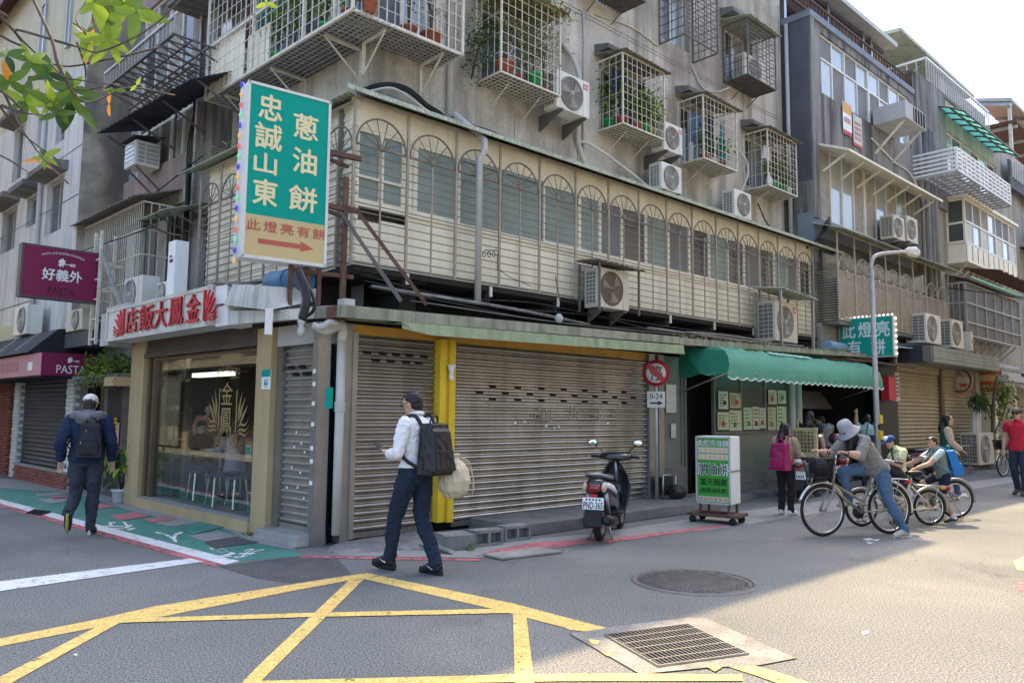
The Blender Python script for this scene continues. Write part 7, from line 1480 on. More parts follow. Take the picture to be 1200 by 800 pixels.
b=MB();b.box(-.15,.15,-.034,-.024,zp-.135,zp+.135);rot_part('plate',b,M['pipe_w'])
b=MB();put_text(b,'0-24',(-.105,-.0365,zp+.01),X_,Z_,.21,.09,.01);b.add([(-.10,-.0365,zp-.075),(.03,-.0365,zp-.075),(.03,-.0365,zp-.10),(.115,-.0365,zp-.06),(.03,-.0365,zp-.02),(.03,-.0365,zp-.045),(-.10,-.0365,zp-.045)],[tuple(range(7))]);rot_part('print',b,M['black'])
b=MB();b.tube([(0,0,.0),(0,0,zc+.2)],.03,8);rot_part('pole',b,M['bar_g'])
qa=ground(822,612);qb=ground(866,613)
LB=Fr((qa.x,qa.y,0),-.62)
zt_=lambda px,py:LB.at(px,py,0)[1]
xl_,zbl=LB.at(816,589,0);xr_,zbr=LB.at(857,592,0);ztl=zt_(812,511);ztr=zt_(852,511);zb2=(zbl+zbr)/2;zt2=(ztl+ztr)/2
T=Th('green_lightbox','green and white lightbox menu sign standing on a rusty cart','sign',LB,(xl_,0,0));wB=xr_-xl_;HB=zt2-zb2
b=MB();b.box(xl_,xr_,0,.40,zb2,zt2);T.part('box',b,M['white'],bevel=.012)
b=MB();b.box(xl_+.02,xr_-.02,-.004,-.001,zb2+.02,zt2-.02);T.part('face',b,M['lgreen'])
for q in((xl_,xr_,zb2,zb2+.025),(xl_,xr_,zt2-.025,zt2),(xl_,xl_+.025,zb2,zt2),(xr_-.025,xr_,zb2,zt2)):b=MB();b.box(q[0],q[1],-.012,-.001,q[2],q[3]);T.part('frame',b,M['wallgrey'])
def row(txt,v,h,mt,u0=.07,u1=.93,back=None,bold=.015,dy=0):
 if back is not None:
  b=MB();
  if back=='halo':
   put_text(b,txt,(xl_+u0*wB-.006,-.0075,zb2+v*HB-.006),X_,Z_,(u1-u0)*wB+.012,h*HB+.012,bold+.028);T.part('lettering_halo',b,M['white'])
  else:b.box(xl_+u0*wB,xl_+u1*wB,-.0075,-.006,zb2+(v-.012)*HB,zb2+(v+h+.012)*HB);T.part('lettering_ground',b,back)
 b=MB();put_text(b,txt,(xl_+u0*wB+.008,-.0100,zb2+v*HB),X_,Z_,(u1-u0)*wB-.016,h*HB,bold);T.part('lettering',b,mt)
def scrawl(v,h,mt,back):
 b=MB();b.box(xl_+.07*wB,xl_+.93*wB,-.0075,-.006,zb2+(v-.012)*HB,zb2+(v+h+.012)*HB);T.part('lettering_ground',b,back)
 b=MB();ro=random.Random(int(v*1000));cw=.86*wB/6.6
 for k in range(6):
  x=xl_+.09*wB+k*cw*1.06;z=zb2+v*HB
  for q in range(3):b.box(x+ro.uniform(0,.2)*cw,x+ro.uniform(.7,1)*cw,-.0100,-.0078,z+(q+.2)*h*HB/3.2,z+(q+.45)*h*HB/3.2)
  for q in range(2):xx_=x+(.25+.4*q+ro.uniform(-.1,.1))*cw;b.box(xx_,xx_+.12*cw,-.0105,-.0078,z,z+h*HB)
 T.part('lettering',b,mt)
dkg=mat('ink_darkgreen',(.01,.05,.015),.5,var=0);pkm=mat('ink_pink',(.62,.33,.24),.5,var=0);crm=mat('ink_cream',(.60,.55,.42),.5,var=0)
row('此燈亮有餅',.86,.075,mat('ink_grey',(.20,.30,.22),.5,var=0),back='halo');scrawl(.765,.06,pkm,crm);scrawl(.665,.06,pkm,crm)
row('蔥油餅',.43,.165,M['black'],back='halo',bold=.01);row('當天麵團',.275,.105,dkg,.12,.90);row('(無豬油味素)',.155,.085,dkg,.10,.92)
scrawl(.05,.05,mat('ink_rust',(.4,.12,.08),.5,var=0),crm)
b=MB();b.box(xr_+.001,xr_+.006,-.0,.40,zb2+.48*HB,zb2+.50*HB);T.part('side_band',b,M['steel'])
b=MB();b.box(xl_-.12,xr_+.1,-.05,.42,.10,.14);T.part('cart_deck',b,rm)
for x in(xl_+.05,xr_-.05):
 for y in(.03,.37):T.bar('leg',rm,(x,y,.14),(x,y,zb2),.03)
for x in(xl_-.05,xr_+.02):
 for y in(-.02,.36):b=MB();b.lathe([(0,-.02),(.05,-.02),(.05,.02),(0,.02)],(x,y,.05),'y',12);T.part('wheel',b,M['rubber'])
T=Th('table_flap','dark low shelf board behind the lightbox sign','shelf',FR,(7.6,-.3,.5));x,z=FR.at(812,588,-.35);b=MB();b.box(x-.35,x+.1,-.4,-.1,z-.02,z+.02);T.part('board',b,M['black'])
# --- veh
def loft(mb,secs,n=14,m=0,e=2.6,axis='x'):
 """closed body through super-elliptic sections: (x, y, z, half width, half height)"""
 k=len(secs);vs=[]
 for(x,y,z,a,c)in secs:
  for j in range(n):
   t=2*math.pi*j/n;cu,cv=math.cos(t),math.sin(t)
   vs.append((x,y+a*math.copysign(abs(cu)**(2/e),cu),z+c*math.copysign(abs(cv)**(2/e),cv)))
 fs=[(i*n+j,(i+1)*n+j,(i+1)*n+(j+1)%n,i*n+(j+1)%n)for i in range(k-1)for j in range(n)]
 fs+=[tuple(range(n)),tuple((k-1)*n+j for j in range(n-1,-1,-1))]
 return mb.add(vs,fs,m,True)
def bicycle(label,rear,head,R=.34,base=1.02,frame='bike_frame',seat_h=.80,bar_h=1.02,basket=False,rack=True,low=True,drop=False,group='bicycles by the pancake shop',fend='chrome',small=False,tyre_r=.021,lamp=False):
 T=Th('bicycle',label,'bicycle',FW,(rear[0],rear[1],0),group,local=True,rot=head)
 fm_=M.get(frame)or MATS[frame]
 for nm,x in(('rear_wheel',0),('front_wheel',base)):
  b=MB();b.torus((x,0,R),R-.045,.013,'y',36,6);w_=T.part(nm,b,M['chrome'])
  b=MB();b.torus((x,0,R),R-tyre_r,tyre_r,'y',40,8);T.part('tyre',b,M['rubber'],w_)
  b=MB();ns_=28 if not small else 20
  for k in range(ns_):
   a=2*math.pi*k/ns_;a2=a+(.5 if k%2 else-.5);s_=.03 if k%4<2 else-.03
   b.tube([(x+.025*math.cos(a2),s_,R+.025*math.sin(a2)),(x+(R-.05)*math.cos(a),0,R+(R-.05)*math.sin(a))],.0016,3,cap=False)
  T.part('spokes',b,M['steel'],w_);b=MB();b.cyl((x,-.05,R),(x,.05,R),.022,10);T.part('hub',b,M['steel'],w_)
  b=MB();a0,a1=((.5,3.3)if nm=='rear_wheel' else(.35,2.6));b.torus((x,0,R),R+.025,.022,'y',22,6,a0=a0,a1=a1);T.part('mudguard',b,M[fend])
 bb=(base*.43,0,R-.06+.02);hd=(base-.20,0,bar_h-.22);hb=(base-.165,0,bar_h-.38-.0);sp=(base*.27,0,seat_h-.12)
 b=MB()
 if low:b.tube(sm([hb,(base*.62,0,R+.22),(base*.42,0,R+.12),(base*.36,0,R+.16)]),.020,8);b.tube([Vector(hb)-Vector((-.02,0,.06)),bb],.022,8)
 else:b.tube([hd,(sp[0],0,sp[2]-.02)],.018,8);b.tube([hb,bb],.021,8)
 b.tube([sp,bb],.018,8);b.tube([(hd[0],0,hd[2]+.06),hb],.022,8)
 for s_ in(-1,1):b.tube([bb,(0,.06*s_,R)],.011,6);b.tube([(sp[0]-.02,0,sp[2]-.06),(0,.06*s_,R)],.010,6)
 T.part('frame',b,fm_)
 b=MB()
 for s_ in(-1,1):b.tube(sm([Vector(hb)+Vector((.0,.02*s_,0)),(hb[0]+.05,.055*s_,R+.22),(base,.055*s_,R)]),.014,6)
 T.part('fork',b,fm_)
 b=MB();b.tube([sp,(sp[0]-.03,0,seat_h-.03)],.013,6);T.part('seat_post',b,M['chrome'])
 b=MB();x=sp[0]-.03;loft(b,[(x-.14,0,seat_h+.01,.07,.03),(x-.08,0,seat_h+.015,.095,.04),(x+.0,0,seat_h+.01,.06,.035),(x+.13,0,seat_h+.012,.02,.022)]);T.part('saddle',b,M['black'])
 hx=hd[0]-.03
 b=MB();b.tube([(hd[0],0,hd[2]+.05),(hx,0,bar_h)],.013,6);b.tube(sm([(hx-.20,.29,bar_h-.01),(hx-.04,.22,bar_h+.03),(hx+.04,.06,bar_h+.0),(hx+.04,-.06,bar_h+.0),(hx-.04,-.22,bar_h+.03),(hx-.20,-.29,bar_h-.01)]),.011,6);T.part('handlebar',b,M['chrome'])
 for s_ in(-1,1):
  b=MB();b.tube([(hx-.13,.265*s_,bar_h+.01),(hx-.23,.30*s_,bar_h-.015)],.017,8);T.part('grip',b,M['black'])
  b=MB();b.tube([(hx-.03,.2*s_,bar_h+.02),(hx-.10,.27*s_,bar_h-.025)],.006,5);T.part('brake_lever',b,M['steel'])
 b=MB();b.tube(sm([(hx,.1,bar_h),(hx+.12,.06,bar_h+.06),(hx+.14,0,bar_h-.15),hb]),.004,4);b.tube(sm([(hx,-.1,bar_h),(hx+.1,-.05,bar_h+.08),(hx+.1,0,bar_h-.1),hb]),.004,4);T.part('brake_cable',b,M['cable'])
 b=MB();b.lathe([(0,-.012),(.085,-.012),(.09,0),(.085,.012),(0,.012)],(bb[0],-.05,bb[2]),'y',20);b.tube([(bb[0],-.055,bb[2]+.085),(0,-.055,R+.035)],.006,4);b.tube([(bb[0],-.055,bb[2]-.085),(0,-.055,R-.035)],.006,4);T.part('chain_set',b,M['black'])
 b=MB();b.tube([(bb[0],-.07,bb[2]),(bb[0]-.10,-.07,bb[2]-.13)],.010,6);b.tube([(bb[0],.07,bb[2]),(bb[0]+.10,.07,bb[2]+.13)],.010,6);b.box(bb[0]-.15,bb[0]-.05,-.16,-.08,bb[2]-.145,bb[2]-.12);b.box(bb[0]+.05,bb[0]+.15,.08,.16,bb[2]+.12,bb[2]+.145);T.part('crank',b,M['steel'])
 if rack:
  b=MB();z=2*R+.05
  for y in(-.06,0,.06):b.tube([(sp[0]-.08,y,z+.02),(-.28,y,z)],.006,5)
  for x in(-.28,-.1,.06):b.tube([(x,-.06,z),(x,.06,z)],.006,5)
  for s_ in(-1,1):b.tube([(-.12,.06*s_,z),(0,.06*s_,R)],.006,5)
  T.part('rack',b,M['steel']);b=MB();b.box(-.33,-.29,-.03,.03,z-.06,z-.01);T.part('reflector',b,M['red'])
 if basket:
  b=MB();bx,bz=base+.03,bar_h-.30;vs=[]
  t4=[(bx-.13,-.15),(bx+.17,-.15),(bx+.17,.15),(bx-.13,.15)];l4=[(bx-.11,-.12),(bx+.12,-.12),(bx+.12,.12),(bx-.11,.12)]
  for k in range(4):
   p,q=t4[k],t4[(k+1)%4];r,s_=l4[k],l4[(k+1)%4]
   for i in range(13):
    t=i/12;b.tube([(p[0]+(q[0]-p[0])*t,p[1]+(q[1]-p[1])*t,bz+.25),(r[0]+(s_[0]-r[0])*t,r[1]+(s_[1]-r[1])*t,bz)],.004,3,cap=False)
   for j in range(9):
    u=j/8;c=[(r[0]+(p[0]-r[0])*u,r[1]+(p[1]-r[1])*u,bz+.25*u),(s_[0]+(q[0]-s_[0])*u,s_[1]+(q[1]-s_[1])*u,bz+.25*u)];b.tube(c,.004 if j<8 else.009,4,cap=False)
  b.box(bx-.11,bx+.12,-.12,.12,bz-.006,bz)
  T.part('basket',b,M['black']);b=MB();b.ell((bx+.02,0,bz+.14),(.12,.12,.12));T.part('basket_liner',b,mat('liner_navy',(.02,.025,.05),.8,var=.3,vs=9))
 b=MB();b.tube([(.08,.07,R-.05),(.0,.14,.02)],.010,5);T.part('kickstand',b,M['steel'])
 if lamp:b=MB();b.ell((base*.02-.25,0,2*R+.03),(.05,.04,.03));T.part('tail_lamp',b,M['orange'])
 return T
mat('bike_frame',(.32,.29,.23),.3,metal=.5,var=.1);mat('bike_olive',(.12,.14,.11),.35,metal=.3,var=.1);mat('bike_cream',(.58,.54,.44),.35,var=.08);mat('bike_dark',(.05,.06,.06),.35,metal=.3,var=.1)
w1r=ground(1043,625.5);w1f=ground(965,628.3);h1=math.atan2(w1f.y-w1r.y,w1f.x-w1r.x)
bicycle('olive city bicycle with a black basket ridden by the woman in the bucket hat',w1r,h1,.335,(w1f-w1r).length,'bike_frame',basket=True,seat_h=.86,bar_h=1.06)
k1r=ground(1090,615.5);k1f=ground(1010,616.5);h2=math.atan2(k1f.y-k1r.y,k1f.x-k1r.x)
bicycle('small wheeled cream bicycle with a rear rack held by the boy in the cap',k1r,h2,.255,(k1f-k1r).length,'bike_cream',seat_h=.74,bar_h=.92,low=True,small=True,lamp=True,fend='steel')
k2r=ground(1121,607);bicycle('thin wheeled silver bicycle ridden by the boy with the blue backpack',k2r,math.pi+.12,.29,.92,'bike_olive',seat_h=.70,bar_h=.93,low=False,rack=False,fend='steel')
pk=ground(1166,559);bicycle('dark parked bicycle with a black basket near the leafy tree',ground(1199,557),math.atan2(pk.y-ground(1199,557).y,pk.x-ground(1199,557).x),.31,(pk-ground(1199,557)).length if.7<(pk-ground(1199,557)).length<1.2 else 1.0,'bike_dark',basket=True,seat_h=.8,bar_h=1.02)
def scooter(label,rear,head,body='black',side='white',plate='PND-365',lean=0.07):
 T=Th('scooter',label,'scooter',FW,(rear[0],rear[1],0),'parked scooters',local=True,rot=head)
 R=.215;base=1.16;bk=mat('scooter_'+body,{'black':(.012,.013,.018),'silver':(.45,.45,.43),'maroon':(.10,.01,.02)}[body],.22,var=.1,spec=.5,coat=.5)
 pl=mat('scooter_plastic',(.022,.022,.024),.5,var=.1)
 for nm,x in(('rear_wheel',0),('front_wheel',base)):
  b=MB();b.lathe([(.0,-.05),(.05,-.05),(.06,-.02),(.12,-.02),(.135,-.04),(.14,-.03),(.14,.03),(.135,.04),(.12,.02),(.06,.02),(.05,.05),(0,.05)],(x,0,R),'y',20);w_=T.part(nm,b,M['steel'])
  b=MB();b.torus((x,0,R),R-.048,.048,'y',32,10);T.part('tyre',b,M['rubber'],w_)
 b=MB();loft(b,[(-.32,0,.70,.05,.05),(-.28,0,.69,.11,.085),(-.12,0,.65,.145,.13),(.12,0,.60,.165,.16),(.34,0,.54,.165,.17),(.46,0,.46,.15,.15),(.52,0,.40,.13,.10)],18);T.part('rear_body',b,bk)
 for s_ in(-1,1):
  b=MB();loft(b,[(-.26,.108*s_,.705,.012,.02),(-.12,.140*s_,.69,.016,.035),(.06,.160*s_,.64,.016,.038),(.2,.163*s_,.58,.012,.02)],10);T.part('side_panel',b,mat('scooter_panel_'+side,{'white':(.72,.72,.70),'silver':(.5,.5,.48),'maroon':(.16,.02,.03)}[side],.3,var=.03,spec=.5))
 b=MB();loft(b,[(-.20,0,.77,.08,.03),(-.05,0,.785,.135,.045),(.15,0,.77,.15,.045),(.28,0,.755,.145,.045),(.42,0,.735,.11,.035),(.50,0,.70,.07,.03)],16);T.part('seat',b,mat('seat_black',(.014,.014,.015),.45,var=.1))
 b=MB();b.tube(sm([(.05,.15,.77),(-.16,.13,.80),(-.30,.075,.83),(-.33,0,.835),(-.30,-.075,.83),(-.16,-.13,.80),(.05,-.15,.77)]),.018,8);T.part('grab_rail',b,M['steel'])
 b=MB();loft(b,[(-.345,0,.665,.075,.045),(-.30,0,.672,.088,.055),(-.24,0,.68,.09,.055)],16);T.part('tail_light',b,mat('tail_red',(.22,.006,.010),.15,var=.05,spec=.6,coat=.6))
 for s_ in(-1,1):b=MB();b.ell((-.27,.115*s_,.675),(.06,.035,.06));T.part('indicator',b,mat('indicator_clear',(.55,.42,.34),.2,var=.05,spec=.6))
 b=MB();b.box(-.345,-.33,-.05,.05,.565,.60);T.part('reflector',b,M['red'])
 b=MB();b.hexa([(-.36,-.13,.42),(-.352,-.13,.42),(-.352,.13,.42),(-.36,.13,.42)],[(-.345,-.13,.56),(-.337,-.13,.56),(-.337,.13,.56),(-.345,.13,.56)]);pt=T.part('number_plate',b,M['white'])
 b=MB();sl_=.015/.14
 if plate:put_text(b,plate,(-.3605,.118,.430),(0,-1,0),(sl_,0,1),.236,.078,.02)
 else:
  for q in range(6):b.hexa([(-.3605,.10-q*.036,.44),(-.358,.10-q*.036,.44),(-.358,.08-q*.036,.44),(-.3605,.08-q*.036,.44)],[(-.354,.10-q*.036,.50),(-.350,.10-q*.036,.50),(-.350,.08-q*.036,.50),(-.354,.08-q*.036,.50)])
 for q in range(5):b.hexa([(-.3505,.09-q*.04,.525),(-.3475,.09-q*.04,.525),(-.3475,.07-q*.04,.525),(-.3505,.07-q*.04,.525)],[(-.3485,.09-q*.04,.545),(-.3455,.09-q*.04,.545),(-.3455,.07-q*.04,.545),(-.3485,.07-q*.04,.545)])
 T.part('plate_text',b,M['black'],pt)
 b=MB();b.hexa([(-.34,-.09,.22),(-.30,-.09,.20),(-.30,.09,.20),(-.34,.09,.22)],[(-.335,-.10,.42),(-.25,-.11,.46),(-.25,.11,.46),(-.335,.10,.42)]);b.torus((0,0,R),R+.03,.05,'y',14,6,a0=1.2,a1=2.9);T.part('rear_mudguard',b,pl)
 b=MB();loft(b,[(-.12,.13,.24,.06,.08),(.05,.13,.26,.085,.11),(.25,.12,.27,.085,.10),(.42,.08,.28,.06,.08)],12);b.lathe([(0,-.04),(.085,-.04),(.09,.02),(0,.03)],(.12,.20,.26),'y',16);T.part('engine',b,mat('engine_alloy',(.07,.07,.07),.45,metal=.4,var=.2))
 b=MB();b.tube([(-.30,-.15,.30),(-.26,-.15,.29),(.10,-.15,.24),(.16,-.14,.22)],[.04,.065,.07,.035],12);T.part('muffler',b,mat('muffler_black',(.02,.02,.02),.4,metal=.3,var=.2))
 b=MB()
 for s_ in(-1,1):b.tube([(-.02,.12*s_,.30),(-.16,.11*s_,.60)],.028,8)
 T.part('shock_absorber',b,M['steel'])
 b=MB();loft(b,[(.46,0,.30,.14,.05),(.62,0,.27,.155,.035),(.82,0,.28,.15,.04),(.90,0,.34,.16,.06)],14);T.part('floorboard',b,pl)
 b=MB();vs=[];prof=[(.88,.27,.15),(.93,.42,.20),(.945,.58,.215),(.93,.74,.19),(.915,.86,.12),(.91,.93,.06)]
 for th_ in(0,.03):
  for(x,z,w_)in prof:
   for j in range(9):u=-1+j/4;vs.append((x-.10*u*u+th_+.03*(1-u*u),w_*u,z))
 k=9;nP=len(prof);fs=[]
 for L_ in range(2):
  o=L_*nP*k
  for i in range(nP-1):
   for j in range(8):fs.append((o+i*k+j,o+i*k+j+1,o+(i+1)*k+j+1,o+(i+1)*k+j))
 o=nP*k
 for i in range(nP-1):fs+=[(i*k,o+i*k,o+(i+1)*k,(i+1)*k),(i*k+8,(i+1)*k+8,o+(i+1)*k+8,o+i*k+8)]
 b.add(vs,fs,0,True);T.part('leg_shield',b,bk)
 b=MB();loft(b,[(.93,0,.46,.10,.16),(1.02,0,.52,.085,.17),(1.08,0,.58,.05,.10)],12);T.part('front_cowl',b,bk)
 b=MB();b.torus((base,0,R),R+.02,.055,'y',14,7,a0=.35,a1=2.6);T.part('front_mudguard',b,bk)
 b=MB()
 for s_ in(-1,1):b.tube([(base,.07*s_,R),(1.02,.06*s_,.55)],.022,8)
 b.tube([(1.04,0,.5),(.90,0,.97)],.028,8);T.part('fork',b,M['steel'])
 b=MB();loft(b,[(.80,0,.97,.10,.03),(.86,0,.985,.21,.05),(.93,0,.99,.22,.065),(1.0,0,.97,.14,.06),(1.04,0,.94,.06,.03)],16);T.part('handlebar_cowl',b,bk)
 b=MB();loft(b,[(.99,0,.965,.11,.04),(1.045,0,.955,.08,.035)],12);T.part('headlight',b,mat('lens_clear',(.5,.5,.5),.1,var=.02,spec=.7))
 for s_ in(-1,1):
  b=MB();b.tube([(.90,.18*s_,.985),(.86,.33*s_,.985)],.020,8);T.part('grip',b,M['rubber'])
  b=MB();b.tube([(.93,.21*s_,.99),(.92,.34*s_,.975)],.007,5);T.part('brake_lever',b,M['steel'])
  b=MB();b.tube(sm([(.90,.16*s_,1.02),(.89,.22*s_,1.09),(.88,.28*s_,1.13)]),.007,5);me_=T.part('mirror',b,M['black'])
  b=MB();b.ell((.885,.31*s_,1.17),(.014,.075,.048),14,8);T.part('mirror_shell',b,M['black'],me_)
  b=MB();b.ell((.874,.31*s_,1.17),(.006,.064,.039),14,8);T.part('mirror_glass',b,mat('mirror_glass',(.85,.88,.80),.03,metal=1,var=0),me_)
 b=MB();b.tube([(.18,.10,.16),(.10,.17,.0)],.014,6);b.tube([(.10,.17,.0),(.03,.19,.01)],.012,6);b.tube([(.22,-.06,.16),(.16,-.12,.0)],.014,6);T.part('stand',b,M['steel'])
 T.o.rotation_euler=(0,lean*0,head)
 return T
sr=ground(703,633.5)
scooter('black scooter with white side panels and plate PND-365 parked before the wide shutter',sr,math.pi/2-R_(20))
s2=FR.W(xx(938,596,-1.25),-1.25,0);scooter('silver grey scooter half hidden behind the olive bicycle',s2,math.pi/2-R_(25),'silver','silver',None)
s3=FR.W(xx(1078,588,-1.15),-1.15,0);scooter('dark maroon scooter behind the two boys by the khaki shutter',s3,math.pi/2+R_(55),'maroon','maroon',None)
hp=FR.W(xx(980,560,-1.0),-1.0,0);T=Th('helmet','shiny maroon crash helmet resting on the silver grey scooter','helmet',FW,tuple(hp));c=EYE+ray(979,514)*((hp-EYE).length/ray(979,514).length)
b=MB();b.ell(c,(.14,.16,.13),16,10);T.part('shell',b,mat('helmet_maroon',(.13,.015,.035),.2,var=.1,spec=.6,coat=.6));b=MB();b.ell(c+Vector((-.05,-.08,-.02)),(.10,.09,.06),12,8);T.part('visor',b,M['black'])
s4=FR.W(xx(985,592,-1.0),-1.0,0);scooter('second black scooter behind the bicycle basket carrying the maroon helmet',s4,math.pi/2-R_(15),'black','silver',None)
# --- people
REST=dict(pelvis=(0,0,.94),chest=(0,0,1.26),neck=(0,-.01,1.46),head=(0,.025,1.605),shL=(-.185,-.01,1.41),elL=(-.23,-.03,1.13),wrL=(-.235,.05,.88),shR=(.185,-.01,1.41),elR=(.23,-.03,1.13),wrR=(.235,.05,.88),hipL=(-.09,0,.92),knL=(-.10,.02,.50),anL=(-.10,-.02,.085),toL=(-.115,.15,.03),hipR=(.09,0,.92),knR=(.10,.02,.50),anR=(.10,-.02,.085),toR=(.115,.15,.03))
def segd(P,a,b_):
 ab=b_-a;t=np.clip(((P-a)@ab)/max(ab@ab,1e-9),0,1);return np.linalg.norm(P-(a+t[:,None]*ab),axis=1),t
def person(label,pos,rot,H=1.72,pose=None,top=(.7,.7,.7),pants=(.02,.03,.07),shoe=(.02,.02,.02),sleeve=.95,leg='long',hem=-.02,build=1.0,vox=.011,look=0,tilt=0,loose=1.0,skin=None,mats=None,fold=.007,z0=0.0,arm_mat=None,sock=None,female=False):
 s=H/1.72;J={k:Vector(v)for k,v in REST.items()}
 for k,v in(pose or{}).items():J[k]=Vector(v)
 T=Th('person',label,'person',FW,(pos[0],pos[1],z0),'people on the street',local=True,rot=rot)
 b=MB();prims=[]
 def ring(c,ux,uy,a,d,n=18):return[c+ux*(a*math.cos(2*math.pi*i/n))+uy*(d*math.sin(2*math.pi*i/n))for i in range(n)]
 def lof(rings):
  n=len(rings[0]);vs=[p for r in rings for p in r];k=len(rings)
  b.add(vs,[(i*n+j,i*n+(j+1)%n,(i+1)*n+(j+1)%n,(i+1)*n+j)for i in range(k-1)for j in range(n)]+[tuple(range(n-1,-1,-1)),tuple((k-1)*n+j for j in range(n))])
 hl=(J['hipR']-J['hipL']).normalized();slat=(J['shR']-J['shL']).normalized()
 pe,ch,ne,hd=J['pelvis'],J['chest'],J['neck'],J['head']
 up0=(ch-pe).normalized();up1=(ne-ch).normalized();W=build;fw_=.94 if female else 1.0
 def fr_(lat,up):f=up.cross(lat).normalized();return lat,f
 sh=(J['shL']+J['shR'])/2
 secs=[(pe-up0*.10,hl,up0,.115*W,.10*W),(pe-up0*.03,hl,up0,.172*W,.122*W),(pe+up0*.06,hl,up0,.168*W,.115*W),(pe.lerp(ch,.5),(hl+slat).normalized(),up0,.15*W*fw_,.108*W),(ch,slat,(up0+up1).normalized(),.168*W*fw_,.118*W),(ch.lerp(sh,.7),slat,up1,.185*W*fw_,.112*W),(sh+up1*.012,slat,up1,.165*W*fw_,.085*W),(sh.lerp(ne,.75)+up1*.015,slat,up1,.085*W,.068),(ne+up1*.03,slat,up1,.058,.058)]
 rings=[]
 for c,lat,up,a,d in secs:ux,uy=fr_(lat,up);rings.append(ring(c,ux,uy,a*loose**.5,d*loose**.5))
 lof(rings)
 prims+=[('torso',pe-up0*.1,pe+up0*.05,.14),('torso',pe+up0*.05,ch,.14),('torso',ch,sh,.14),('torso',sh,ne,.08)]
 def tube(nm,pts,rad,n=12):
  b.tube(pts,rad,n)
  for i in range(len(pts)-1):prims.append((nm+str(i)if len(pts)>2 else nm,Vector(pts[i]),Vector(pts[i+1]),(rad[i]+rad[i+1])/2))
 lo=loose
 for S in 'LR':
  a,e,w_=J['sh'+S],J['el'+S],J['wr'+S];sl_=1.12 if sleeve>.5 else 1.0
  b.ell(a,(.062*W,.058*W,.06*W),10,8)
  b.tube([a,a.lerp(e,.5),e],[.058*W*lo,.052*W*lo*sl_,.043*W*sl_*lo],12);prims.append(('upper',a,e,.05))
  b.tube([e,e.lerp(w_,.35),w_],[.044*W*sl_*lo,.042*W*sl_*lo,.031*(sl_*lo if sleeve>.8 else 1)],12);prims.append(('fore',e,w_,.04))
  b.ell(e,(.042*W*sl_*lo,)*3,10,8)
  d=(w_-e).normalized();hand=J.get('hd'+S)or(w_+d*.085);hd_=(hand-w_).normalized()
  side=hd_.cross(Z_ if abs(hd_.z)<.8 else Y_).normalized();nrm=side.cross(hd_).normalized()
  rot_=Matrix((side,hd_,nrm)).transposed()
  b.ell(w_+hd_*.05,(.036,.052,.018),10,8,rot=rot_);prims.append(('hand',w_+hd_*.02,w_+hd_*.18,.03))
  for k,(o,l)in enumerate(((-.028,.062),(-.010,.076),(.009,.072),(.026,.056))):
   p0=w_+hd_*.088+side*o;curl=-nrm*(.35+.08*k);p1=p0+(hd_+curl*.4).normalized()*l*.5;p2=p1+(hd_*.6+curl*1.6).normalized()*l*.5;b.tube([p0-hd_*.02,p0,p1,p2],[.0095,.0095,.009,.0075],6)
  sg=-1 if S=='R' else 1
  p0=w_+hd_*.03+side*.03*sg;b.tube([p0,p0+side*.022*sg+hd_*.028-nrm*.01,p0+side*.022*sg+hd_*.055-nrm*.022],[.012,.011,.009],6)
 for S in 'LR':
  h,k,a,t=J['hip'+S],J['kn'+S],J['an'+S],J['to'+S];pl=1.0 if leg!='long' else 1.10
  b.tube([h+(h-k).normalized()*.03,h.lerp(k,.25),h.lerp(k,.65),k],[.092*W,.090*W*pl**.5,.072*W*pl,.060*W*pl],14);prims.append(('thigh',h,k,.08))
  b.ell(k,(.060*W*pl,)*3,10,8)
  b.tube([k,k.lerp(a,.3),k.lerp(a,.75),a+Vector((0,0,.0))],[.058*W*pl,.060*W*pl,.046*pl*pl,(.040 if leg!='long' else.056)],14);prims.append(('shin',k,a,.05))
  heel=a+(a-t).normalized()*.055;fd=(t-a).normalized();heel=Vector((heel.x,heel.y,heel.z-.042))
  b.tube([heel,a.lerp(heel,.4)+Vector((0,0,-.012)),a.lerp(t,.55)+Vector((0,0,.004)),a.lerp(t,.9),t+(t-a).normalized()*.035],[.036,.048,.046,.042,.026],12);prims.append(('foot',heel,t+(t-a).normalized()*.04,.045));
 la,ti=R_(look),R_(tilt);Rm=Matrix.Rotation(la,3,'Z')@Matrix.Rotation(ti,3,'X')
 hp=lambda x,y,z:hd+Rm@Vector((x,y,z))
 b.tube([ne-up1*.04,ne+up1*.03,hd+Rm@Vector((0,-.015,-.06))],[.062,.054,.055],12);prims.append(('neck',ne+up1*.035,hd,.05))
 b.ell(hp(0,0,.012),(.074,.094,.100),16,12,rot=Rm);b.ell(hp(0,.024,-.055),(.056,.064,.070),14,10,rot=Rm);b.ell(hp(0,.075,-.088),(.030,.025,.026),10,8,rot=Rm)
 b.ell(hp(0,.094,-.018),(.012,.020,.020),8,6,rot=Rm);b.ell(hp(0,.090,-.003),(.010,.012,.028),8,6,rot=Rm);b.ell(hp(0,.080,-.062),(.024,.018,.014),8,6,rot=Rm)
 for q in(-1,1):b.ell(hp(.075*q,-.008,-.015),(.011,.020,.032),8,6,rot=Rm);b.ell(hp(.032*q,.076,.018),(.026,.016,.012),8,6,rot=Rm)
 prims.append(('head',hd-Rm@Vector((0,0,.06)),hd+Rm@Vector((0,0,.05)),.085))
 me=b.mesh('body_src',M['skin']);o=bpy.data.objects.new('body_src',me);COL.objects.link(o)
 md=o.modifiers.new('r','REMESH');md.mode='VOXEL';md.voxel_size=vox;md.use_smooth_shade=True
 ms=o.modifiers.new('s','SMOOTH');ms.iterations=2;ms.factor=.5
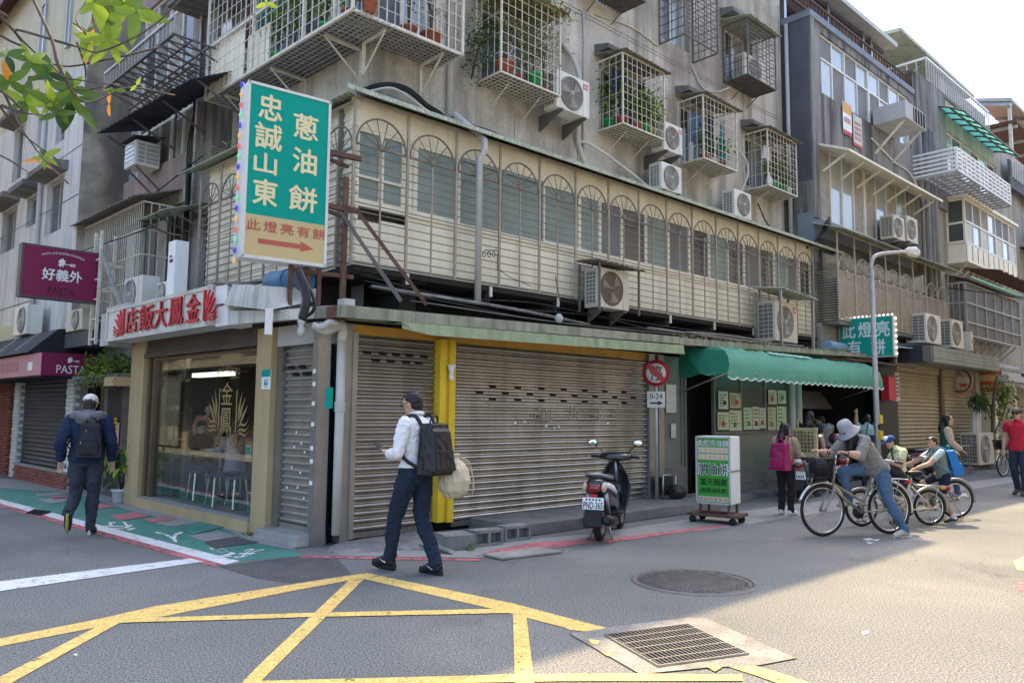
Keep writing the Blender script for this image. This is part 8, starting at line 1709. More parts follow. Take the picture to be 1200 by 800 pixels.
 dg=bpy.context.evaluated_depsgraph_get();dg.update();m2=bpy.data.meshes.new_from_object(o.evaluated_get(dg));bpy.data.objects.remove(o);bpy.data.meshes.remove(me)
 nv=len(m2.vertices);co=np.empty(nv*3);m2.vertices.foreach_get('co',co);co=co.reshape(-1,3)
 nf=len(m2.polygons);cen=np.empty(nf*3);m2.polygons.foreach_get('center',cen);cen=cen.reshape(-1,3)
 def classify(P):
  best=np.full(len(P),1e9);reg=np.zeros(len(P),int)
  for nm,a,c,r in prims:
   d,t=segd(P,np.array(a),np.array(c));d=d/r
   if nm=='torso':hz=(P-np.array(pe))@np.array(up0);q=np.where(hz>hem,1,2)
   elif nm in('neck','head','hand'):q=np.zeros(len(P),int)
   elif nm=='upper':q=np.where(t<(9 if sleeve>=.5 else sleeve*2),1,0)
   elif nm=='fore':q=np.where(t<(sleeve-.5)*2.1,1,0)
   elif nm=='thigh':q=np.full(len(P),2)if leg=='long' else np.where(t<.86,2,0)
   elif nm=='shin':q=np.full(len(P),2)if leg=='long' else np.where(t>.80,5,0)
   else:q=np.full(len(P),3)
   if arm_mat is not None and nm in('upper','fore'):q=np.where(q==1,4,q)
   m_=d<best;best=np.where(m_,d,best);reg=np.where(m_,q,reg)
  return reg
 rv=classify(co);nrm=np.empty(nv*3);m2.vertices.foreach_get('normal',nrm);nrm=nrm.reshape(-1,3)
 off=np.zeros(nv);seed=random.uniform(0,50)
 for i in range(nv):
  if rv[i]in(1,2,4):
   p=co[i];off[i]=fold*(1.1*noise.noise(Vector((p[0]*11+seed,p[1]*11,p[2]*7)))+.9*abs(noise.noise(Vector((p[0]*17,p[1]*17+seed,p[2]*22+p[0]*20+p[1]*12))))+.4*noise.noise(Vector((p[0]*40+seed,p[1]*40,p[2]*30))))+.003
 co2=(co+nrm*off[:,None])*s;m2.vertices.foreach_set('co',co2.reshape(-1));
 for v_ in[*m2.materials]:m2.materials.pop()
 ml=mats or{}
 cm=lambda k,c,r=.85:ml.get(k)or mat('cloth_%s_%03d%03d%03d'%(k,int(c[0]*999),int(c[1]*999),int(c[2]*999)),c,r,var=.10,vs=14,fine=.12,fs=260,bump=.15,bs=220)
 for q in(skin or M['skin'],cm('top',top),cm('pants',pants),cm('shoe',shoe,.55),cm('arm',arm_mat or top),cm('sock',sock or(.6,.6,.6))):m2.materials.append(q)
 m2.polygons.foreach_set('material_index',classify(cen).astype(np.int32));m2.polygons.foreach_set('use_smooth',np.ones(nf,bool));m2.update()
 m2.name='body';link('body',m2,T.o)
 T.J={k:v*s for k,v in J.items()};T.s=s;T.hp=lambda x,y,z:(hd+Rm@Vector((x,y,z)))*s;T.Rm=Rm;T.hd=hd*s
 return T
def blob(T,name,mb,mt,vox=.009,amp=.004,fr_=(30,30,9),parent=None,smooth=2):
 me=mb.mesh('src',mt);o=bpy.data.objects.new('src',me);COL.objects.link(o);md=o.modifiers.new('r','REMESH');md.mode='VOXEL';md.voxel_size=vox;md.use_smooth_shade=True
 ms=o.modifiers.new('s','SMOOTH');ms.iterations=smooth
 dg=bpy.context.evaluated_depsgraph_get();dg.update();m2=bpy.data.meshes.new_from_object(o.evaluated_get(dg));bpy.data.objects.remove(o);bpy.data.meshes.remove(me)
 if amp:
  for v in m2.vertices:v.co+=v.normal*amp*noise.noise(Vector((v.co.x*fr_[0],v.co.y*fr_[1],v.co.z*fr_[2])))
 if not len(m2.materials):m2.materials.append(mt)
 m2.polygons.foreach_set('use_smooth',np.ones(len(m2.polygons),bool));return link(name,m2,parent or T.o)
def hair_short(T,mt=None):
 s=T.s;b=MB();b.ell(T.hp(0,-.020,.022),(.082*s,.092*s,.098*s),18,12,rot=T.Rm);b.ell(T.hp(0,-.045,-.03),(.066*s,.056*s,.07*s),14,10,rot=T.Rm);b.ell(T.hp(0,.03,.068),(.060*s,.050*s,.036*s),12,8,rot=T.Rm)
 return blob(T,'hair',b,mt or M['hair'],.007,.006,(60,60,30))
def hair_long(T,l=.34,back=.07,wide=.085,mt=None,side=True):
 s=T.s;b=MB();b.ell(T.hp(0,-.018,.022),(.088*s,.096*s,.100*s),18,12,rot=T.Rm);p0=T.hp(0,-.05,-.02);nk=T.J['neck'];d=Vector((0,-1,0))
 pts=[p0,T.hp(0,-.075,-.09),Vector((nk.x,nk.y-back*s,nk.z-.02*s)),Vector((nk.x*.8,nk.y-(back+.03)*s,nk.z+(.12-l)*s))]
 b.tube(pts,[.085*s,.088*s,wide*s,.05*s],14,flat=.75)
 if side:
  for q in(-1,1):b.tube([T.hp(.07*q,-.02,.02),T.hp(.078*q,-.015,-.07),T.hp(.07*q,-.02,-.15)],[.03*s,.034*s,.022*s],10)
 return blob(T,'hair',b,mt or M['hair'],.009,.009,(55,55,8))
def face(T,glasses=False,brows=True):
 s=T.s
 for q in(-1,1):
  b=MB();b.ell(T.hp(.031*q,.083,.006),(.013*s,.006*s,.007*s),8,6,rot=T.Rm);e=T.part('eye',b,mat('eye_dark',(.02,.015,.012),.2,var=0))
  b=MB();b.tube([T.hp(.012*q,.094,.030),T.hp(.034*q,.090,.036),T.hp(.052*q,.076,.030)],.0042*s,5);T.part('eyebrow',b,M['hair'])
 b=MB();b.tube([T.hp(-.022,.090,-.062),T.hp(0,.0985,-.060),T.hp(.022,.090,-.062)],.005*s,6);T.part('mouth',b,mat('lips',(.36,.13,.11),.5,var=0))
def glasses(T):
 s=T.s;b=MB()
 for q in(-1,1):b.torus((0,0,0),.001,.0005,'y',4,3);b.tube([T.hp(.031*q+.026*math.cos(a),.098,.006+.019*math.sin(a))for a in[k*.5 for k in range(14)]],.0025*s,4);b.tube([T.hp(.056*q,.094,.010),T.hp(.078*q,.05,.010),T.hp(.080*q,-.02,.0)],.0025*s,4)
 b.tube([T.hp(-.008,.102,.010),T.hp(.008,.102,.010)],.0025*s,4);T.part('glasses',b,M['black'])
def backpack(label,T,c,size,mt,h=0,tiltx=0,name='backpack',cat='backpack',strap=None,pocket=True,zipm='steel',topf=.82):
 """bag on a back: c centre in the person's frame, size (w, d, h)"""
 w_,d_,h_=size;base=T.o.matrix_basis.copy()if False else None
 wm=Matrix.Translation(T.o.location)@Matrix.Rotation(T.o.rotation_euler.z,4,'Z');p=wm@Vector(c)
 B=Th(name,label,cat,FW,tuple(p),'bags carried by people',local=True,rot=T.o.rotation_euler.z+h)
 if tiltx:B.o.rotation_euler=(tiltx,0,T.o.rotation_euler.z+h)
 b=MB();b.hexa([(-w_/2,-d_/2,-h_/2),(w_/2,-d_/2,-h_/2),(w_/2,d_/2,-h_/2),(-w_/2,d_/2,-h_/2)],[(-w_/2*topf,-d_/2*.55,h_/2),(w_/2*topf,-d_/2*.55,h_/2),(w_/2*topf,d_/2,h_/2),(-w_/2*topf,d_/2,h_/2)]);
 if pocket:b.ell((0,-d_*.1,-h_*.12),(w_*.46,d_*.52,h_*.36),12,8)
 else:b.hexa([(-w_*.47,-d_*.72,-h_*.42),(w_*.47,-d_*.72,-h_*.42),(w_*.5,0,-h_*.45),(-w_*.5,0,-h_*.45)],[(-w_*.36,-d_*.42,h_*.36),(w_*.36,-d_*.42,h_*.36),(w_*.4,0,h_*.4),(-w_*.4,0,h_*.4)])
 blob(B,'body',b,mt,.009,.004,(18,18,14),smooth=4)
 if pocket:
  b=MB();b.ell((0,-d_*.40,-h_*.2),(w_*.38,d_*.32,h_*.24),14,10);b.box(-w_*.34,w_*.34,-d_*.66,-d_*.3,-h_*.40,-h_*.05);blob(B,'pocket',b,mt,.009,.003,(18,18,14),smooth=4)
  b=MB();b.tube(sm([(-w_*.36,-d_*.62,-h_*.1),(-w_*.3,-d_*.66,h_*.02),(0,-d_*.68,h_*.055),(w_*.3,-d_*.66,h_*.02),(w_*.36,-d_*.62,-h_*.1)]),.004,4);b.tube(sm([(-w_*.42,-d_*.42,h_*.05),(-w_*.34,-d_*.46,h_*.3),(0,-d_*.44,h_*.40),(w_*.34,-d_*.46,h_*.3),(w_*.42,-d_*.42,h_*.05)]),.004,4);B.part('zip',b,M['black'])
  b=MB();b.box(-w_*.30,-w_*.28,-d_*.72,-d_*.69,-h_*.1,-h_*.02);b.box(-w_*.14,-w_*.12,-d_*.5,-d_*.47,h_*.25,h_*.33);B.part('zip_pull',b,M['steel'])
 b=MB();b.tube(sm([(-.05,d_*.2,h_/2-.01),(-.045,d_*.1,h_/2+.05),(0,d_*.1,h_/2+.075),(.045,d_*.1,h_/2+.05),(.05,d_*.2,h_/2-.01)]),.009,6);B.part('handle',b,strap or mt)
 for q,S in((-1,'shL'),(1,'shR')):
  inv=(Matrix.Translation(B.o.location)@B.o.rotation_euler.to_matrix().to_4x4()).inverted()@wm
  sh=T.J[S];nk=T.J['neck'];m_=Vector((sh.x*.62+nk.x*.38,sh.y,sh.z))
  pts=[Vector((q*w_*.28,d_*.45,h_*.42)),inv@(m_+Vector((0,-.06,.075))*T.s),inv@(m_+Vector((.02*q,.06,.05))*T.s),inv@(m_+Vector((.045*q,.125,-.07))*T.s),inv@(m_+Vector((.07*q,.10,-.20))*T.s),inv@(m_+Vector((.09*q,-.03,-.33))*T.s),Vector((q*w_*.42,d_*.4,-h_*.36))]
  b=MB();b.tube(sm(pts),.019*T.s,8,flat=.45);B.part('strap',b,strap or mt)
 return B
g=ground(485,671.5)
T=person('man in a white shirt and dark jeans walking past the shutters looking at his phone',g,R_(56),1.76,dict(pelvis=(0,0,.95),chest=(0,.02,1.27),neck=(0,.02,1.47),head=(0,.065,1.605),hipL=(-.09,.01,.93),knL=(-.09,.17,.54),anL=(-.08,.24,.12),toL=(-.08,.405,.075),hipR=(.09,-.01,.93),knR=(.08,-.01,.51),anR=(.07,-.22,.085),toR=(.085,-.05,.03),elL=(-.265,.0,1.13),wrL=(-.15,.23,1.12),hdL=(-.11,.31,1.15),elR=(.25,-.06,1.14),wrR=(.24,.14,1.02)),top=(.74,.73,.74),pants=(.010,.020,.040),shoe=(.015,.015,.016),vox=.008,look=8,tilt=-14,hem=.045,loose=1.05,fold=.015,build=1.0)
hair_short(T);face(T);glasses(T)
b=MB();p=T.J['pelvis'];b.tube([p+Vector((.158*math.cos(a),.118*math.sin(a),.052))for a in[k*math.pi/12 for k in range(25)]],.019,6,flat=.5);T.part('belt',b,mat('belt_tan',(.33,.24,.13),.6,var=.1))
b=MB();n_=T.J['neck'];b.tube([n_+Vector((.070*math.cos(a),.066*math.sin(a)-.004,.03+.012*math.sin(a+3.1)))for a in[k*math.pi/12 for k in range(25)]],.018,8);T.part('collar',b,MATS['cloth_top_739729739']if 'cloth_top_739729739' in MATS else M['white'])
b=MB();b.tube(sm([n_+Vector((-.085,.03,.0)),n_+Vector((-.06,-.05,.035)),n_+Vector((0,-.075,.045)),n_+Vector((.06,-.05,.035)),n_+Vector((.085,.03,0)),n_+Vector((.06,.12,-.1))]),.006,6);T.part('lanyard',b,M['red'])
for S,q in(('L',-1),('R',1)):
 an,to=T.J['an'+S],T.J['to'+S];d=(to-an);d.z=0;d.normalize();sd=Vector((-d.y,d.x,0))
 tl_=(to.z-an.z+.055)/.17
 b=MB();
 pts=[an-d*.075+Vector((0,0,-.067)),an+d*.03+Vector((0,0,-.068)),to-d*.03+Vector((0,0,-.012)),to+d*.055+Vector((0,0,-.006))]
 b.tube(pts,[.040,.047,.050,.034],10,flat=.42);T.part('sole',b,M['rubber'])
 for e in(-1,1):
  b=MB();o_=an+sd*e*.0515*T.s+d*.02-Vector((0,0,.028));b.add([o_+d*a+Vector((0,0,c))+sd*e*f for a,c,f in((-.055,.035,-.002),(-.02,.0,.002),(.0,-.002,.003),(.09,.035,-.004),(.01,.014,.003),(-.02,.016,.002))],[tuple(range(6))]);T.part('shoe_mark',b,M['white'])
ph=T.J['wrL']+Vector((.05,.15,.05));wm=Matrix.Translation(T.o.location)@Matrix.Rotation(T.o.rotation_euler.z,4,'Z')
PH=Th('phone','black phone held up by the man in the white shirt','phone',FW,tuple(wm@ph),local=True,rot=T.o.rotation_euler.z);PH.o.rotation_euler=(R_(35),0,T.o.rotation_euler.z);b=MB();b.box(-.037,.037,-.075,.075,-.004,.004);PH.part('case',b,M['black'],bevel=.003)
lea=mat('leather_black',(.010,.010,.011),.30,var=.15,vs=6,spec=.35,bump=.15,bs=40)
BP=backpack('glossy black leather backpack on the man in the white shirt',T,(.02,-.225,1.20),(.35,.19,.50),lea,topf=.74,pocket=False)
b=MB();b.tube([(-.15,-.102,-.02),(-.05,-.125,-.02),(.05,-.125,-.02),(.15,-.102,-.02)],.004,5);BP.part('seam',b,M['black'])
bg=wm@Vector((.30,-.24,.90));DB=Th('drawstring_bag','cream cloth drawstring bag swinging behind the man in the white shirt','bag',FW,tuple(bg),'bags carried by people',local=True,rot=T.o.rotation_euler.z)
cb=mat('canvas_cream',(.52,.45,.31),.9,var=.12,vs=8,bump=.3,bs=60);b=MB();b.lathe([(0,-.19),(.09,-.18),(.15,-.11),(.165,-.01),(.14,.10),(.07,.18),(.035,.21),(.055,.24),(.05,.25),(0,.23)],(0,0,0),n=20);blob(DB,'sack',b,cb,.009,.014,(26,26,5))
b=MB();b.tube(sm([(.03,-.05,.22),(.10,-.11,.16),(.14,-.13,.0),(.15,-.12,-.16)]),.005,5);b.tube(sm([(.02,-.05,.22),(.12,-.09,.12),(.165,-.12,-.02),(.17,-.12,-.13)]),.005,5);b.tube(sm([(0,0,.22),(-.06,.16,.30),(-.10,.34,.22)]),.006,5);DB.part('cord',b,cb)
g=ground(96,626.5)
T=person('man in a navy jacket, grey hood and white cap walking away up the green lane',g,R_(20),1.74,dict(knL=(-.10,.03,.50),anL=(-.11,-.30,.30),toL=(-.11,-.285,.13),knR=(.09,.05,.51),anR=(.08,.03,.085),toR=(.10,.20,.03),elL=(-.275,-.08,1.14),wrL=(-.285,.02,.90),elR=(.27,-.06,1.14),wrR=(.275,.06,.90),head=(0,.04,1.60)),top=(.010,.022,.058),pants=(.036,.040,.056),shoe=(.02,.024,.035),vox=.009,loose=1.22,hem=-.06,fold=.016,look=-8,tilt=-8,build=1.06)
hair_short(T,mat('hair_grey_black',(.03,.028,.026),.6,var=.3,vs=40))
s=T.s;b=MB();b.ell(T.hp(0,-.005,.045),(.088*s,.105*s,.085*s),18,10,rot=T.Rm);blob(T,'cap',b,mat('cap_white',(.66,.63,.56),.85,var=.06),.008,.002)
b=MB();b.ell(T.hp(0,.13,.035),(.07*s,.07*s,.012*s),14,6,rot=T.Rm);T.part('cap_brim',b,MATS['cap_white']);b=MB();b.ell(T.hp(0,-.098,.015),(.035*s,.012*s,.018*s),10,6,rot=T.Rm);T.part('cap_gap',b,M['black'])
b=MB();n_=T.J['neck'];hg=mat('hood_grey',(.16,.16,.18),.9,var=.12,vs=12)
b.tube(sm([n_+Vector((-.16,.05,-.05)),n_+Vector((-.15,-.06,.0)),n_+Vector((-.08,-.13,.0)),n_+Vector((0,-.15,-.03)),n_+Vector((.08,-.13,.0)),n_+Vector((.15,-.06,.0)),n_+Vector((.16,.05,-.05))]),[.035]+[.055]*35+[.035],10);b.ell(n_+Vector((0,-.12,-.045)),(.14,.05,.075),12,8);b.tube([n_+Vector((0,-.02,-.03)),n_+Vector((0,0,.06))],[.10,.075],12);blob(T,'hood',b,hg,.010,.010,(16,16,14))
an,to=T.J['anL'],T.J['toL'];b=MB();d=(to-an).normalized();b.tube([an+Vector((0,-.062,.0)),an+d*.06+Vector((0,-.062,0)),an+d*.15+Vector((0,-.052,0)),an+d*.235+Vector((0,-.04,0))],[.034,.036,.046,.03],10,flat=.35);T.part('sole',b,mat('sole_lime',(.42,.46,.07),.7,var=.12,vs=20))
an,to=T.J['anR'],T.J['toR'];b=MB();b.tube([an+Vector((0,-.07,-.068)),an+Vector((0,.03,-.070)),to+Vector((0,.03,-.012))],[.042,.048,.042],10,flat=.4);T.part('sole',b,M['pipe_w'])
for S in 'LR':
 w_,e_=T.J['wr'+S],T.J['el'+S];b=MB();b.tube([w_.lerp(e_,.12),w_.lerp(e_,.02)],[.052,.044],10);T.part('cuff',b,mat('cuff_navy',(.008,.016,.04),.9,var=.1))
backpack('black daypack on the man in the navy jacket',T,(.06,-.215,1.17),(.30,.15,.42),mat('nylon_black',(.013,.013,.018),.6,var=.2,vs=10),topf=.7)
g=ground(922,603.5)
T=person('girl in a beige sweater and black trousers standing by the poster window',g,R_(-52),1.44,dict(elR=(.23,.10,1.12),wrR=(.16,.30,1.12),elL=(-.24,-.02,1.12),wrL=(-.21,.12,.92),toL=(-.16,.14,.03)),top=(.36,.28,.17),pants=(.013,.013,.015),shoe=(.68,.66,.62),vox=.011,look=-22,loose=1.18,hem=-.07,fold=.010,female=True)
hair_long(T,.34,.08,.10);face(T)
mg=mat('nylon_magenta',(.34,.015,.10),.55,var=.15,vs=8)
backpack('magenta backpack on the girl in the beige sweater',T,(.02,-.19,.92),(.31,.17,.42),mg,topf=.75)
gx=xx(951,590,-1.0);g=FR.W(gx,-1.0,0)
T=person('woman with long black hair in black standing at the counter with a big tote bag',g,R_(-38),1.66,dict(elR=(.24,.0,1.13),wrR=(.26,.10,.88)),top=(.016,.015,.017),pants=(.015,.015,.018),shoe=(.03,.03,.03),sleeve=.25,vox=.012,female=True,loose=1.1)
hair_long(T,.40,.085,.105)
wm=Matrix.Translation(T.o.location)@Matrix.Rotation(T.o.rotation_euler.z,4,'Z')
TB=Th('tote_bag','large beige tote bag with rows of dark print on the black haired woman','tote bag',FW,tuple(wm@Vector((-.02,-.24,1.06))),'bags carried by people',local=True,rot=T.o.rotation_euler.z);tm=mat('canvas_tote',(.46,.37,.20),.9,var=.1,vs=8)
b=MB();b.hexa([(-.24,-.06,-.27),(.24,-.06,-.27),(.24,.06,-.27),(-.24,.06,-.27)],[(-.23,-.03,.27),(.23,-.03,.27),(.23,.04,.27),(-.23,.04,.27)]);blob(TB,'body',b,tm,.010,.012,(10,10,10))
b=MB();ro=random.Random(5)
for r in range(6):
 for c in range(6):
  x=-.19+c*.066;z=.17-r*.07
  for q in range(2):b.box(x+ro.uniform(0,.01),x+.045,-.083+.006*r*0,-.066,z+q*.022,z+q*.022+.010)
  b.box(x+.015,x+.023,-.083,-.066,z-.01,z+.036)
TB.part('print',b,mat('ink_bagprint',(.05,.045,.04),.8,var=0));b=MB();b.tube(sm([(-.12,0,.27),(-.15,.05,.38),(-.17,.16,.42),(-.13,.25,.33)]),.013,6);TB.part('strap',b,tm)
g=FR.W(xx(973,560,-.45),-.45,0)
T=person('person in a grey hoodie leaning in under the green awning',g,R_(55),1.62,dict(chest=(0,.06,1.25),neck=(0,.12,1.43),head=(0,.19,1.55),elL=(-.23,.18,1.15),wrL=(-.15,.36,1.08),elR=(.23,.2,1.15),wrR=(.15,.36,1.08)),top=(.24,.24,.245),pants=(.02,.02,.025),vox=.012,tilt=-15,loose=1.2);hair_short(T);face(T)
b=MB();n_=T.J['neck'];b.ell(n_+Vector((0,-.10,-.03)),(.13,.06,.10),12,8);blob(T,'hood',b,mat('hoodie_grey',(.24,.24,.245),.9,var=.1),.011,.006)
g=FR.W(xx(1019,580,-.75),-.75,0)
T=person('woman in a mint shirt reaching up beside the street lamp pole',g,R_(-20),1.62,dict(elL=(-.24,.08,1.52),wrL=(-.22,.20,1.72),elR=(.23,-.02,1.12),wrR=(.2,.18,1.05)),top=(.42,.60,.56),pants=(.05,.06,.08),sleeve=.3,vox=.012,female=True,loose=1.15);hair_short(T);b=MB();b.ell(T.hp(0,-.115,.01),(.055,.05,.055));blob(T,'hair_bun',b,M['hair'],.008,.004)
wm=Matrix.Translation(T.o.location)@Matrix.Rotation(T.o.rotation_euler.z,4,'Z');B2=Th('shoulder_bag','blue cloth bag hanging from the shoulder of the woman in mint','bag',FW,tuple(wm@Vector((.05,-.2,1.0))),'bags carried by people',local=True,rot=T.o.rotation_euler.z);nb=mat('cloth_bag_blue',(.03,.05,.14),.8,var=.1)
b=MB();b.box(-.14,.14,-.04,.04,-.15,.15);blob(B2,'body',b,nb,.012,.008,(12,12,12));b=MB();b.tube(sm([(-.09,0,.14),(-.06,.06,.30),(-.02,.16,.43),(.02,.24,.36)]),.010,6);b.tube(sm([(.09,0,.14),(.08,.06,.30),(.06,.16,.43),(.05,.24,.36)]),.010,6);B2.part('strap',b,nb)
g=ground(1036,622)
hd1=math.atan2(w1f.y-w1r.y,w1f.x-w1r.x)-math.pi/2
mid=w1r.lerp(w1f,.19)
T=person('woman in a grey bucket hat and grey blouse straddling the olive bicycle',(mid.x,mid.y),hd1,1.64,dict(pelvis=(-.02,.02,.93),chest=(0,.20,1.19),neck=(0,.34,1.34),head=(0,.45,1.445),shL=(-.185,.30,1.30),shR=(.185,.30,1.30),elL=(-.27,.46,1.10),wrL=(-.26,.66,1.14),elR=(.27,.50,1.10),wrR=(.26,.70,1.14),hipL=(-.10,.0,.91),knL=(-.20,-.02,.50),anL=(-.28,-.22,.085),toL=(-.29,-.05,.03),hipR=(.08,.06,.91),knR=(.11,.44,.86),anR=(.13,.36,.45),toR=(.13,.51,.40)),top=(.22,.21,.195),pants=(.075,.13,.22),shoe=(.50,.46,.38),sleeve=.55,vox=.010,tilt=-38,loose=1.28,hem=-.10,fold=.016,female=True)
b=MB();s=T.s;b.tube([T.hp(0,.02,.03),T.hp(.0,.0,-.08),T.J['neck']+Vector((-.02,.04,-.02)),T.J['neck']+Vector((-.05,.10,-.17))],[.092*s,.10*s,.105*s,.05*s],14);blob(T,'hair',b,M['hair'],.009,.010,(50,50,8))
b=MB();hm=mat('bucket_hat',(.34,.34,.36),.9,var=.08,vs=12);
prof=[(0,.155),(.07,.150),(.088,.13),(.100,.05),(.104,.02),(.150,-.035),(.165,-.05),(.150,-.042),(.098,.01)]
c_=T.hd;vs=[];n=24
for r,h_ in prof:
 for j in range(n):a=2*math.pi*j/n;vs.append(T.hp(r*math.cos(a)*.98,r*math.sin(a)*1.08-.005,h_-.012))
b.add(vs,[(i*n+j,i*n+(j+1)%n,(i+1)*n+(j+1)%n,(i+1)*n+j)for i in range(len(prof)-1)for j in range(n)],0,True);T.part('bucket_hat',b,hm)
an,to=T.J['anL'],T.J['toL'];b=MB();b.tube([an+Vector((0,-.07,-.068)),an+Vector((0,.03,-.07)),to+Vector((0,.03,-.012))],[.042,.047,.042],10,flat=.4);T.part('sole',b,M['white'])
b=MB();w_=T.J['wrL'];e_=T.J['elL'];b.tube([w_.lerp(e_,.04),w_.lerp(e_,-.0)],.037*s,10);T.part('wristband',b,M['black'])
g=ground(1057,614.5)
T=person('boy in a blue and white cap and pale yellow shirt behind the small wheeled bicycle',g,R_(86),1.30,dict(chest=(0,.04,1.26),neck=(0,.09,1.45),head=(0,.16,1.575),elL=(-.27,.10,1.14),wrL=(-.12,.32,1.22),elR=(.26,.14,1.14),wrR=(.12,.34,1.2),toL=(-.14,.14,.03)),top=(.60,.64,.36),pants=(.02,.025,.05),shoe=(.03,.03,.03),sleeve=.30,leg='short',vox=.011,tilt=-22,loose=1.18,hem=-.08,sock=(.05,.05,.05));hair_short(T);face(T)
s=T.s;b=MB();b.ell(T.hp(0,-.005,.05),(.090*s,.106*s,.082*s),18,10,rot=T.Rm);blob(T,'cap',b,mat('cap_blue',(.03,.06,.22),.8,var=.08),.008,.002);b=MB();b.ell(T.hp(0,.055,.085),(.062*s,.058*s,.055*s),12,8,rot=T.Rm);T.part('cap_panel',b,M['white']);b=MB();b.ell(T.hp(0,.145,.035),(.068*s,.07*s,.011*s),14,6,rot=T.Rm);T.part('cap_brim',b,MATS['cap_blue'])
wm=Matrix.Translation(T.o.location)@Matrix.Rotation(T.o.rotation_euler.z,4,'Z');CB=Th('crossbody_bag','black bag worn across the chest of the boy in the cap','bag',FW,tuple(wm@(Vector((-.10,.10,1.03))*T.s)),'bags carried by people',local=True,rot=T.o.rotation_euler.z)
b=MB();b.ell((0,.06,-.02),(.15,.10,.13),12,8);b.ell((-.06,.02,-.05),(.10,.10,.10),12,8);blob(CB,'body',b,mat('nylon_black',(.013,.013,.018)),.010,.006,(14,14,14));b=MB();nk=(T.J['neck']-Vector((-.10,.10,1.03))*T.s);b.tube(sm([(-.08,.06,.06),nk+Vector((-.05,.06,-.02)),nk+Vector((.02,-.07,.03)),nk+Vector((.10,-.12,-.2)),(.12,-.02,-.02)]),.014,6,flat=.5);CB.part('strap',b,M['black'])
g=ground(1112,611)
T=person('boy in a grey green shirt and navy shorts riding the silver bicycle',(g.x-.05,g.y),R_(84),1.30,dict(pelvis=(0,.0,.93),chest=(0,.07,1.235),neck=(0,.13,1.425),head=(0,.20,1.56),shL=(-.185,.11,1.38),shR=(.185,.11,1.38),elL=(-.26,.38,1.14),wrL=(-.26,.62,1.06),elR=(.27,.42,1.16),wrR=(.27,.66,1.08),hipL=(-.09,.0,.91),knL=(-.13,.10,.50),anL=(-.16,-.10,.10),toL=(-.17,.07,.03),hipR=(.09,.02,.91),knR=(.13,.36,.74),anR=(.15,.28,.36),toR=(.15,.44,.33)),top=(.20,.235,.19),pants=(.012,.017,.04),shoe=(.05,.05,.045),sleeve=.32,leg='short',vox=.010,tilt=-12,look=18,loose=1.12,hem=-.06,arm_mat=(.44,.55,.58),sock=(.62,.60,.66));hair_short(T);face(T)
backpack('bright blue backpack on the boy riding the silver bicycle',T,(-.03,-.125,.88),(.27,.15,.38),mat('nylon_blue',(.02,.17,.44),.55,var=.12,vs=8),tiltx=-.2,topf=.72,strap=mat('strap_blue',(.06,.22,.42),.7,var=.1))
g=ground(1113,583.5)
T=person('woman in a green baseball jacket with tan sleeves walking right before the khaki shutters',g,R_(-112),1.62,dict(elL=(-.24,-.02,1.13),wrL=(-.18,.14,.98),elR=(.25,.04,1.14),wrR=(.20,.22,1.0),knL=(-.1,.12,.52),anL=(-.1,.16,.085),toL=(-.1,.33,.03),anR=(.1,-.2,.1),toR=(.1,-.04,.03)),top=(.018,.085,.05),pants=(.05,.09,.16),shoe=(.5,.5,.48),arm_mat=(.46,.36,.24),vox=.012,female=True,loose=1.28,hem=.0,look=-8);hair_long(T,.26,.07,.085);face(T)
b=MB();p=T.J['pelvis'];b.tube([p+Vector((.185*math.cos(a),.135*math.sin(a),.0))for a in[k*math.pi/12 for k in range(25)]],.028,8,flat=.6);T.part('shirt_hem',b,M['pipe_w'])
b=MB();c=T.J['chest'];b.tube([c+Vector((-.19,.02,.05)),c+Vector((-.185,.06,-.03))],.02,6);T.part('jacket_badge',b,mat('badge_rose',(.45,.20,.18),.7,var=.1))
g=ground(1197,580)
T=person('man in a red polo shirt and jeans walking in at the right picture edge',g,R_(128),1.76,dict(knL=(-.1,.10,.51),anL=(-.1,.10,.085),toL=(-.11,.27,.03),anR=(.1,-.15,.1),toR=(.12,.02,.03),elR=(.26,-.05,1.14),wrR=(.26,.05,.9),elL=(-.26,.0,1.14),wrL=(-.25,.12,.92)),top=(.48,.02,.045),pants=(.025,.04,.065),shoe=(.06,.05,.045),sleeve=.30,vox=.011,loose=1.15,hem=-.06);hair_short(T);face(T)
b=MB();s=T.s
for q in(-1,1):b.ell(T.hp(.032*q,.096,.008),(.028*s,.010*s,.018*s),10,6,rot=T.Rm);b.tube([T.hp(.056*q,.092,.012),T.hp(.080*q,.0,.01)],.004*s,4)
T.part('sunglasses',b,M['black']);b=MB();b.ell(T.hp(0,.0,.05),(.086*s,.102*s,.07*s),16,10,rot=T.Rm);b.ell(T.hp(0,.10,.048),(.065*s,.055*s,.012*s),12,6,rot=T.Rm);T.part('cap',b,mat('cap_dark',(.04,.035,.03),.8,var=.1))
def seat(fr_,x,y,rot,label,top,**k):
 p=fr_.W(x,y,0)
 return person(label,(p.x,p.y),rot,1.62,dict(pelvis=(0,0,.60+.09),chest=(0,.06,1.02),neck=(0,.09,1.22),head=(0,.14,1.36),shL=(-.185,.08,1.17),shR=(.185,.08,1.17),elL=(-.24,.18,.93),wrL=(-.14,.38,.98),elR=(.24,.18,.93),wrR=(.14,.38,.98),hipL=(-.09,.02,.68),knL=(-.12,.42,.66),anL=(-.12,.40,.24),toL=(-.12,.57,.19),hipR=(.09,.02,.68),knR=(.12,.42,.66),anR=(.12,.40,.24),toR=(.12,.57,.19)),top=top,vox=.014,**k)
T=seat(FL,FL.at(230,520,.62)[0],.62,FL.rz-R_(80),'diner in a maroon top seated at the left of the nearest restaurant table',(.09,.012,.02),pants=(.04,.06,.10),tilt=-20);hair_short(T)
